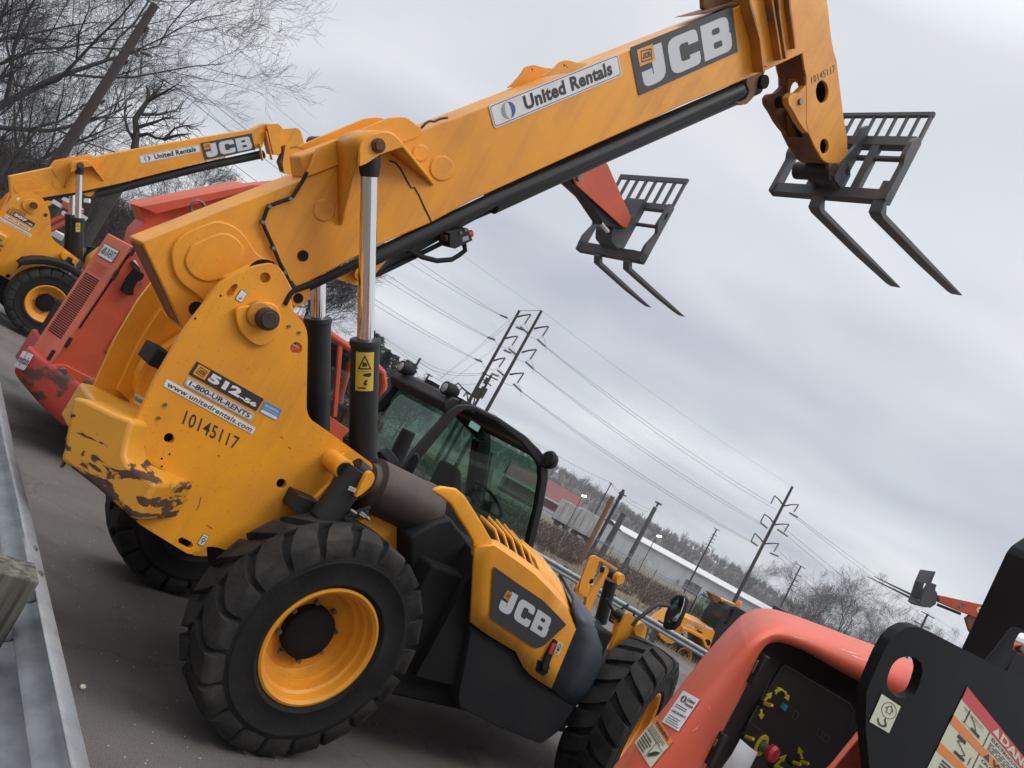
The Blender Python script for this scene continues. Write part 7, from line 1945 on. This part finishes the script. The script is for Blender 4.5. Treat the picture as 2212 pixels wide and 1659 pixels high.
# ---- far guardrail and chain link fence
A_, B_2 = at_z(840, 1000, -.25), at_z(1400, 1340, -.68)
gy = 29.0
wbeam('guardrail', (-30, 30.2), (24, 28.6), 'galvanised guardrail across the far end of the yard', 'guardrails', -1, joint=7.6, post_s=2.0, wood=True, top=.75)
fa, fb = (-32.0, 54.0), (44.0, 47.0)
def fence(name, a, b, label, hgt=1.9, step=3.0, group=None):
    a, b = np.array(a, float), np.array(b, float); ln = np.linalg.norm(b - a); d = (b - a) / ln
    rt = empty(name, (a[0], a[1], ground_z(*a)), label, 'fence', group); o0 = np.array(rt.location)
    n = int(ln / step); P = []
    for i in range(n + 1):
        p = a + d * ln * i / n; P.append(np.array([p[0], p[1], ground_z(*p)]) - o0)
    for p in P:
        MB().mat('galvanised').tube([p, p + (0, 0, hgt), p + (0, -.12, hgt + .22)], [.035, .035, .02], n=6).build('post', None, rt)
    MB().mat('galvanised').tube([p + np.array((0, 0, hgt)) for p in P], .028, n=6).build('rail', None, rt)
    m = MB().mat('wire_grey')
    pitch = .30
    for k in range(int(ln / pitch)):
        for sg in (1, -1):
            t0 = k * pitch; t1 = t0 + sg * hgt
            if 0 <= t1 <= ln:
                q0, q1 = a + d * t0, a + d * t1
                m.tube([np.array([q0[0], q0[1], ground_z(*q0)]) - o0, np.array([q1[0], q1[1], ground_z(*q1) + hgt]) - o0], .0035, n=3, cap=False)
    m.build('chain_link', None, rt)
    for h_ in (hgt + .1, hgt + .2): 
        MB().mat('wire_grey').tube([p + np.array((0, -.06 - (h_ - hgt) * .3, h_)) for p in P], .008, n=4).build('barbed_wire', None, rt)
    return rt
principled('wire_grey', (.30, .30, .31), .6, .3)
fence('chain_link_fence', fa, fb, 'chain link fence behind the far guardrail')
fence('chain_link_fence', (-60, 26), (-14.5, 32.0), 'chain link fence behind the smaller yellow telehandler at the left', hgt=1.8)
# ---- buildings
def P_(p, dep): return at_depth(*p, dep)
def gable(name, label, x0, x1, y0, y1, zb, ze, zr, wall, roof, doors=(), slope_all=False):
    rt = empty(name, ((x0 + x1) / 2, y0, zb), label, 'building'); o = np.array(rt.location)
    m = MB().mat(wall); hx = (x1 - x0) / 2; dep = y1 - y0
    m.prism([(-hx, 0), (hx, 0), (hx, ze - zb), (-hx, ze - zb)], 0, dep); m.build('wall', None, rt)
    m = MB().mat(roof)
    m.poly3([(-hx - .5, -.6, ze - zb + .05), (hx + .5, -.6, ze - zb + .05), (hx + .5, dep / 2, zr - zb), (-hx - .5, dep / 2, zr - zb)], [(-hx - .5, -.6, ze - zb + .3), (hx + .5, -.6, ze - zb + .3), (hx + .5, dep / 2, zr - zb + .25), (-hx - .5, dep / 2, zr - zb + .25)])
    m.poly3([(-hx - .5, dep + .6, ze - zb + .05), (hx + .5, dep + .6, ze - zb + .05), (hx + .5, dep / 2 + .01, zr - zb), (-hx - .5, dep / 2 + .01, zr - zb)], [(-hx - .5, dep + .6, ze - zb + .3), (hx + .5, dep + .6, ze - zb + .3), (hx + .5, dep / 2 + .01, zr - zb + .25), (-hx - .5, dep / 2 + .01, zr - zb + .25)])
    m.build('roof', None, rt)
    for (u, w2, h2, mt) in doors:
        MB().mat(mt).box(u - w2 / 2, u + w2 / 2, -.12, .1, .1, h2).build('door', None, rt)
    return rt
wA, wB = at_depth(1322, 1188, 225), at_depth(1700, 1396, 250)
zb_w = min(wA[2], wB[2])
rtw = gable('warehouse', 'long white metal warehouse behind the fence right of the cab', wA[0], wB[0] + 70, 224, 268, -7.0, at_depth(1345, 1150, 224)[2], at_depth(1430, 1184, 246)[2], 'white_siding', 'white_roof', [(-60, 6, 3.5, 'trailer_white'), (-45, 5, 4, 'pole_grey'), (-20, 7, 4, 'trailer_white'), (10, 5, 4, 'pole_grey')])
rtr = gable('brick_building', 'dark red low building with white trim behind the cab', at_depth(1105, 1010, 190)[0], at_depth(1262, 1082, 190)[0], 190, 206, -6.0, at_depth(1225, 1100, 190)[2], at_depth(1225, 1060, 198)[2], 'red_wall', 'red_wall', [(3, 3, 2.5, 'white_siding')])
q = at_depth(1225, 1098, 189)
MB().mat('white_siding').box(-10, 10, -.9, -.5, q[2] + 6.0 - .35, q[2] + 6.0 + .1).build('trim', None, rtr)
for i, (p0, p1) in enumerate((((330, 160), (525, 330)), ((530, 250), (745, 480)))):
    a_, b_ = ks([p0, p1]); qa, qb = at_depth(*a_, 135), at_depth(*b_, 135)
    g = ground_z(qa[0], qa[1]); x0, x1 = min(qa[0], qb[0]), max(qa[0], qb[0])
    rt = empty('trailer', ((x0 + x1) / 2, 135, g), ['grimy white box trailer nearest the dark red building', 'grimy white box trailer nearest the white warehouse'][i], 'trailer', 'box trailers'); hx = (x1 - x0) / 2 - .15
    zt_ = max(qa[2], qb[2]) - .3 - g
    m = MB().mat('trailer_white').box(-hx, hx, 0, 2.6, 1.0, max(zt_, 3.2)); 
    for k in range(14): m.box(-hx + (k + .5) * hx / 7 - .05, -hx + (k + .5) * hx / 7 + .05, -.06, 0, 1.1, max(zt_, 3.2) - .1)
    m.build('body', None, rt); m = MB().mat('dark_gap').box(-hx + .5, hx - .5, .4, 2.2, .5, 1.0)
    m.build('underframe', None, rt)
    for xx in (-hx + 1, hx - 1):
        MB().mat('rubber').cyl((xx, .2, .5), (xx, 2.4, .5), .5, n=14).build('axle_wheel', None, rt)
_s = at_depth(*kl([(500, 840)])[0], 38); _s2 = at_depth(*kl([(625, 905)])[0], 38)
gable('shed', 'pale low shed behind the smaller yellow telehandler', _s[0], _s2[0] + 2, 38, 41, ground_z(-14, 38), at_depth(*kl([(560, 820)])[0], 38)[2], at_depth(*kl([(560, 800)])[0], 38)[2], 'white_siding', 'white_roof', [(0, 1.2, 2, 'pole_grey'), (2, 1.2, 2, 'pole_grey')])
# ---- wooded hill
hp = [(-450, 6), (-150, 7), (-60, 10), (20, 13), (120, 12.5), (220, 10), (330, 9), (500, 9), (800, 7)]
rows = []
for t, f_ in ((0, 0), (.25, .35), (.5, .72), (.75, .95), (1, 1.0), (1.5, .9)):
    rows.append([(x, 330 + 170 * t, -6.3 + (interp(x, hp) + 2) * f_ + 2.0 * math.sin(x * .05 + t * 7) * f_) for x in range(-460, 820, 20)])
tag(MB().mat('hill_soil').grid(rows).build('hill', None, None, smooth=80), kind='structure')
def hill_z(x, y):
    t = (y - 330) / 170; f_ = interp(t, [(0, 0), (.25, .35), (.5, .72), (.75, .95), (1, 1.0), (1.5, .9)])
    return -6.3 + (interp(x, hp) + 2) * f_ + 2.0 * math.sin(x * .05 + t * 7) * f_
rg = random.Random(11)
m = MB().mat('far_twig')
def far_tree(m, x, y, z, h, rg, n=26, wd=.10):
    m.add([(x - .10, y, z), (x + .10, y, z), (x + .04, y, z + h * .6), (x - .04, y, z + h * .6)], [(0, 1, 2, 3)])
    cz, rr_, rz_ = z + h * .62, h * (.26 + .12 * rg.random()), h * .38
    for k in range(n):
        t = .15 + .5 * rg.random(); bz = z + h * t
        a = rg.random() * 6.283; u = rg.random() * 1.7 - .7; s_ = math.sqrt(max(1 - u * u, 0)); q_ = .75 + .25 * rg.random()
        ex_, ey, ez = x + rr_ * s_ * math.cos(a) * q_, y + rr_ * s_ * math.sin(a) * q_, cz + rz_ * u * q_
        mx2, my2, mz2 = x + (ex_ - x) * .55, y + (ey - y) * .55, bz + (ez - bz) * .35
        ww = wd * (.5 + rg.random() * .7)
        m.add([(x - ww, y, bz), (x + ww, y, bz), (mx2 + ww, my2, mz2), (mx2 - ww, my2, mz2), (ex_ + ww * .6, ey, ez), (ex_ - ww * .6, ey, ez)], [(0, 1, 2, 3), (3, 2, 4, 5)])
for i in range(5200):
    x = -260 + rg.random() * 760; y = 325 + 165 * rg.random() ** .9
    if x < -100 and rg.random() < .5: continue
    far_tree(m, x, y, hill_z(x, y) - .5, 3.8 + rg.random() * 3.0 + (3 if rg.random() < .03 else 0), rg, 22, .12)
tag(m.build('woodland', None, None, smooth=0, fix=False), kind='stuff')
m = MB().mat('far_twig')
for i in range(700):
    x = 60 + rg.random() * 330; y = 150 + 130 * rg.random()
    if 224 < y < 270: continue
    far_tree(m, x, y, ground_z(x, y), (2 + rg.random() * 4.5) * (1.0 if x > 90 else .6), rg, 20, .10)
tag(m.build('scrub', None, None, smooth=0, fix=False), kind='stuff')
# ---- dry grass and brush between guardrail and fence and beyond
worn('straw', (0.25, 0.195, 0.11), (0.13, 0.10, 0.06), .5, .9, .95, bump=0)
worn('bramble', (0.075, 0.052, 0.040), (0.13, 0.095, 0.07), .4, .8, .95, bump=0)
m = MB().mat('straw')
for i in range(15000):
    x = -16 + rg.random() * 48; y = 30.5 + 24 * rg.random()
    if rg.random() < .25: y = 29.3 + rg.random() * 2
    z = ground_z(x, y); h = .10 + .30 * rg.random() ** 2; a = rg.random() * 6.28; l_ = rg.random() * .5
    w2 = .012
    m.add([(x - w2 * math.cos(a), y - w2 * math.sin(a), z - .02), (x + w2 * math.cos(a), y + w2 * math.sin(a), z - .02), (x + l_ * h * math.sin(a * 3), y + l_ * h * math.cos(a * 3), z + h)], [(0, 1, 2)])
tag(m.build('dry_grass', None, None, smooth=0, fix=False), kind='stuff')
def bush(m, x, y, z, h, rg, n=30, w2=.010):
    R_ = h * .75
    for k in range(n):
        a = rg.random() * 6.28; r = R_ * math.sqrt(rg.random()); bx, by = x + r * math.cos(a), y + r * math.sin(a)
        px_, py_, pz_ = bx, by, z - .05; hh = h * (.45 + .6 * rg.random()) * (1 - .5 * r / R_); dx_, dy2 = rg.gauss(0, .25), rg.gauss(0, .25)
        w = w2 * (.7 + .8 * rg.random())
        for q_ in range(3):
            nx, ny, nz = px_ + dx_ * hh / 3, py_ + dy2 * hh / 3, pz_ + hh / 3
            m.add([(px_ - w, py_, pz_), (px_ + w, py_, pz_), (nx + w * .8, ny, nz), (nx - w * .8, ny, nz)], [(0, 1, 2, 3)])
            if q_: 
                b = rg.random() * 6.28; l_ = hh * (.2 + .25 * rg.random())
                m.add([(px_ - w * .7, py_, pz_), (px_ + w * .7, py_, pz_), (px_ + l_ * math.cos(b), py_ + l_ * math.sin(b), pz_ + l_ * .6)], [(0, 1, 2)])
            px_, py_, pz_, w = nx, ny, nz, w * .8; dx_ += rg.gauss(0, .35); dy2 += rg.gauss(0, .35)
m = MB().mat('bramble')
for i in range(1900):
    x = -18 + rg.random() * 86; y = 47 + 60 * rg.random() ** 1.5
    if 85 < y < 99: continue
    bush(m, x, y, ground_z(x, y), .5 + 1.2 * rg.random() ** 1.5, rg, 26, .012 if y < 60 else .022)
for i in range(260):
    x = -14 + rg.random() * 44; y = 31.5 + 15 * rg.random()
    bush(m, x, y, ground_z(x, y), .25 + .5 * rg.random(), rg, 20, .008)
tag(m.build('brush', None, None, smooth=0, fix=False), kind='stuff')
# ---- trees
def bare_tree(h, r0, seed, spread=.9, depth=5, wig=.22, first=.22, density=1.0, dead=False):
    rg = random.Random(seed); trunk = MB().mat('bark'); crown = MB().mat('twig')
    def grow(p, d, ln, r, lv):
        n = 5 if lv < 2 else 3
        pts, rs = [p], [r]; q = p.copy(); dd = d.copy()
        for i in range(n):
            dd = dd + np.array([rg.gauss(0, wig), rg.gauss(0, wig), rg.gauss(0, wig) + (.05 if lv else .0)]); dd /= np.linalg.norm(dd)
            q = q + dd * ln / n; pts.append(q.copy()); rs.append(max(r * (1 - (.72 if lv else .93) * (i + 1) / n), .006))
        (trunk if lv < 2 else crown).tube(pts, rs, n=8 if lv == 0 else 5 if lv < 3 else 3, cap=False)
        if lv >= depth: return
        k = {0: 9, 1: 7, 2: 6, 3: 5, 4: 4}[lv]; k = max(2, int(k * density + rg.random()))
        for j in range(k):
            t = (first if lv == 0 else .22) + (1 - (first if lv == 0 else .22)) * (j + rg.random()) / k
            i = min(int(t * n), n - 1); f_ = t * n - i
            b = pts[i] * (1 - f_) + pts[i + 1] * f_
            ax_ = pts[i + 1] - pts[i]; ax_ /= np.linalg.norm(ax_)
            s = np.array([rg.gauss(0, 1), rg.gauss(0, 1), rg.gauss(0, .5)]); s -= ax_ * (s @ ax_); s /= np.linalg.norm(s)
            ang = rad(28 + 34 * rg.random()) * spread
            nd = ax_ * math.cos(ang) + s * math.sin(ang); nd[2] += .12; nd /= np.linalg.norm(nd)
            ln2 = ln * (.62 - .25 * t + .2 * rg.random()) * (1 if lv else .8)
            grow(b, nd, ln2, max(rs[i] * .55, .006), lv + 1)
    grow(np.array([0., 0, 0]), np.array([0, 0, 1.0]), h, r0, 0)
    return trunk, crown
def tree_obj(name, protos, loc, rz, sc, label, group):
    rt = empty(name, loc, label, 'tree', group, rz); rt.scale = (sc, sc, sc)
    for nm, me in protos:
        o = bpy.data.objects.new(nm, me); COL.objects.link(o); o.parent = rt
    return rt
def proto(*a, **k):
    t, c = bare_tree(*a, **k)
    r = []
    for nm, mb, mt in (('trunk', t, 'bark'), ('crown', c, 'twig')):
        o = mb.build(nm, None, None, smooth=60, fix=False); r.append((nm, o.data)); bpy.data.objects.remove(o)
    return r
pr1 = proto(16, .34, 3, first=.16, wig=.14, density=.84)
pr2 = proto(15, .30, 8, first=.14, wig=.16, density=.82)
pr4 = proto(8, .13, 51, first=.2, wig=.2, depth=4, density=.95)
pr3 = proto(8, .20, 21, first=.25, wig=.2)
def base_at(px_, dep):
    q = at_depth(*px_, dep); return (q[0], q[1], ground_z(q[0], q[1]) - .1)
for px_, dep, pr_, rz, sc, lb in [((-70, 362), 47, pr1, 3.3, .72, 'bare tree squeezed between the two largest trees at the left edge'), ((-125, 335), 44, pr1, .3, 1.1, 'large bare tree cut off by the left edge of the photo'), ((0, 405), 40, pr2, 1.1, .68, 'large bare tree right behind the smaller yellow telehandler boom'),
                                  ((40, 425), 50, pr1, 2.6, .62, 'large bare tree whose crown meets the tall leaning pole'), ((-105, 340), 56, pr2, 4.0, 1.2, 'tallest bare tree reaching the top left corner'), ((130, 470), 52, pr2, 5.2, .45, 'mid sized bare tree right of the tall leaning pole'),
                                  ((95, 450), 42, pr1, 4.4, .42, 'bare tree half hidden by the smaller telehandler boom'), ((-215, 305), 50, pr1, 1.7, 1.15, 'bare tree off the left edge whose branches reach into the corner'), ((-10, 400), 58, pr1, 5.9, .85, 'bare tree behind the other large bare trees')]:
    tree_obj('bare_tree', pr_, base_at(px_, dep), rz, sc, lb, 'bare trees')
kd = conv(0, 236, .9296)
_sb = base_at((235, 500), 34)
snag = empty('dead_tree', _sb, 'dead tree with bare broken branches above the smaller telehandler boom', 'tree', 'bare trees')
rgs = random.Random(5); tr_ = MB().mat('bark'); cr_ = MB().mat('twig')
def limb(seq, r0, r1, dz, twigs=4):
    P = []
    for i, p in enumerate(kd(seq)):
        P.append(rel(snag, at_depth(p[0], p[1], 34 + dz * i / len(seq))))
    n = len(P); tr_.tube(P, [r0 + (r1 - r0) * i / (n - 1) for i in range(n)], n=6)
    for i in range(1, n):
        for k in range(twigs):
            t = rgs.random(); b = P[i - 1] * (1 - t) + P[i] * t; d = P[i] - P[i - 1]; ln = np.linalg.norm(d) + .2; d = d / ln
            v = d + np.array([rgs.gauss(0, .7), rgs.gauss(0, .7), rgs.gauss(.1, .6)]); v /= np.linalg.norm(v)
            q1 = b + v * (.25 + .35 * rgs.random()); q2 = q1 + (v + np.array([rgs.gauss(0, .4), 0, rgs.gauss(.1, .4)])) * .35
            cr_.tube([b, q1, q2], [.022, .014, .006], n=4, cap=False)
g0 = rel(snag, at_depth(*kd([(478, 400)])[0], 34))
tr_.tube([(g0[0], g0[1], 0), g0], [.24, .19], n=8)
limb([(478, 400), (490, 340), (500, 270), (495, 215), (520, 180), (540, 150), (545, 115), (535, 95)], .19, .05, 0, 1)
for q_ in ([(520, 180), (560, 130), (590, 95)], [(540, 150), (600, 120), (650, 88)], [(520, 200), (580, 200), (620, 190), (662, 190)], [(510, 245), (560, 230), (600, 215), (630, 213)], [(500, 280), (540, 270), (570, 285), (600, 290), (640, 250), (680, 240), (705, 255)], [(600, 290), (650, 275), (700, 270)], [(495, 300), (470, 260), (455, 210), (460, 170)], [(560, 130), (585, 103)]):
    limb(q_, .085, .02, rgs.gauss(0, 1.0), 4)
tr_.build('trunk', None, snag, smooth=60); cr_.build('crown', None, snag, smooth=60, fix=False)
tree_obj('bare_tree', pr3, base_at((600, 722), 55), 1.0, 1.35, 'round crowned bare tree seen between the two lift rams', 'bare trees')
tree_obj('bare_tree', pr3, base_at((655, 752), 60), 3.0, 1.2, 'bare tree just right of the lift rams', 'bare trees')
tree_obj('bare_tree', pr3, base_at((910, 890), 85), 2.0, .7, 'small bare tree above the cab roof lamps', 'bare trees')
tree_obj('bare_tree', pr3, base_at((400, 600), 50), 2.4, 1.0, 'bare tree whose twigs show above the red boom', 'bare trees')
tops = [((1640, 1215), 250, .95), ((1885, 1265), 210, 1.0), ((1745, 1255), 235, .8), ((1770, 1262), 230, .7), ((1788, 1270), 225, .75), ((1815, 1300), 220, .8), ((1842, 1312), 215, .75), ((1870, 1345), 190, .6), ((1905, 1360), 180, .65), ((1935, 1350), 170, .9), ((1955, 1330), 150, .95), ((1975, 1365), 150, .6), ((2040, 1380), 160, .7)]
for i, (tp, dep, f_) in enumerate(tops):
    q = at_depth(*tp, dep); g = ground_z(q[0], q[1]) if dep < 240 else -3
    tree_obj('bare_tree', pr4, (q[0], q[1], g), i * 1.7, max((q[2] - g) / 9.5, .3), 'small bare tree on the skyline beyond the yard at right', 'skyline trees')
# brushy bank below the big trees
worn('leaf_litter', (0.075, 0.060, 0.048), (0.040, 0.032, 0.027), .6, .9, 1.0, bump=.4, fine=6)
def bank_z(x, y):
    k = min(1, max(0, (-x / y - .30) / .22)); k = k * k * (3 - 2 * k)
    return ground_z(x, y) - .3 + k * interp(y, [(44, 0), (56, 3.2), (66, 6.5), (80, 7.5), (110, 8)])
tag(MB().mat('leaf_litter').grid([[(-y * t, y, bank_z(-y * t, y)) for t in [.28 + .04 * j for j in range(24)]] for y in (44, 48, 52, 56, 60, 64, 68, 74, 80, 95, 110)]).build('bank', None, None, smooth=80), kind='structure')
m = MB().mat('bramble')
for i in range(2300):
    y = 34 + 30 * rg.random(); x = -y * (.27 + .63 * rg.random())
    bush(m, x, y, bank_z(x, y), (.8 + 2.0 * rg.random()) if y < 44 else (1.5 + 2.5 * rg.random()), rg, 36, .018)
tag(m.build('thicket', None, None, smooth=0, fix=False), kind='stuff')
# evergreens
def evergreen(h, seed):
    rg = random.Random(seed); t = MB().mat('bark').tube([(0, 0, 0), (0, 0, h * .95)], [h * .022, .02], n=7); c = MB().mat('needle')
    for k in range(2600):
        z = h * (.12 + .86 * rg.random() ** .85); rmax = h * .36 * (1 - z / h) ** .6 * (1.0 + .3 * math.sin(z * 3 + seed)) + .12
        a = rg.random() * 6.283; r = rmax * (.35 + .65 * rg.random()); x, y = r * math.cos(a), r * math.sin(a); s = .16 + .22 * rg.random()
        for q in range(3):
            b = a + rg.gauss(0, .7); dz = rg.gauss(-.05, .2)
            m1 = (x + s * math.cos(b), y + s * math.sin(b), z + s * dz)
            c.add([(x, y, z), m1, (x + s * .6 * math.cos(b + .5), y + s * .6 * math.sin(b + .5), z + s * (dz + .35))], [(0, 1, 2)])
    r = []
    for nm, mb in (('trunk', t), ('crown', c)):
        o = mb.build(nm, None, None, smooth=0, fix=False); r.append((nm, o.data)); bpy.data.objects.remove(o)
    return r
ev = evergreen(10, 4)
for i, (tp, dep, lb) in enumerate([(k5p((235, 515)), 62, 'tallest dark evergreen just right of the near lift ram'), (k5p((340, 645)), 60, 'middle dark evergreen behind the cab roof'), (k5p((280, 600)), 64, 'dark evergreen between the two others behind the ram'), (k5p((455, 695)), 75, 'small evergreen beside the leaning pole')]):
    q = at_depth(*tp, dep); g = ground_z(q[0], q[1]); tree_obj('evergreen_tree', ev, (q[0], q[1], g), i * 1.3, (q[2] - g) / 9.7, lb, 'evergreens')
# striped barrier arms behind the left machine
principled('barrier_white', (.6, .6, .6), .5)
bq = at_depth(*kl([(640, 560)])[0], 24)
rt = empty('barrier', (bq[0], bq[1], ground_z(bq[0], bq[1])), 'red and white barrier arms behind the smaller telehandler rams', 'barrier')
for nm, mt, segs_ in (('red_arm', 'red_paint', [((590, 465), (770, 560)), ((472, 655), (640, 570)), ((472, 725), (640, 635)), ((600, 500), (740, 570))]), ('white_arm', 'barrier_white', [((495, 455), (575, 505)), ((590, 430), (640, 455)), ((690, 490), (765, 540)), ((585, 560), (630, 590)), ((690, 550), (805, 620)), ((790, 450), (838, 452))])):
    for s_ in segs_:
        a_, b_ = [at_depth(*p, 24) for p in kl(list(s_))]; m = MB().mat(mt).bar(rel(rt, a_), rel(rt, b_), .09, .12); m.build(nm, None, rt)
m = MB().mat('pole_grey')
for p in kl([(600, 470), (760, 560), (480, 660)]):
    a_ = at_depth(*p, 24.1); m.bar(rel(rt, a_), (rel(rt, a_)[0], rel(rt, a_)[1], 0), .06, .06)
m.build('frame', None, rt)
# pebble on the asphalt
q = at_z(179, 1484, .012); o = MB().mat('decal_cream').lathe([(0, -.012), (.014, -.006), (.016, .004), (.008, .012), (0, .013)], axis='z', n=9).build('pebble', None, None); o.location = (q[0], q[1], .012); tag(o, 'small pale pebble lying on the asphalt by the guardrail', 'stone')
# ---- damp winter air
hzm = bpy.data.materials.new('haze'); hzm.use_nodes = True; t_ = hzm.node_tree; t_.nodes.clear()
ho = t_.nodes.new('ShaderNodeOutputMaterial'); hv = t_.nodes.new('ShaderNodeVolumePrincipled')
hv.inputs['Color'].default_value = (.86, .88, .92, 1); hv.inputs['Density'].default_value = .00040; hv.inputs['Anisotropy'].default_value = .2
t_.links.new(hv.outputs[0], ho.inputs['Volume']); MATS['haze'] = hzm
tag(MB().mat('haze').box(-900, 1000, -260, 1560, -20, 60).build('haze', None, None, smooth=0), kind='stuff')
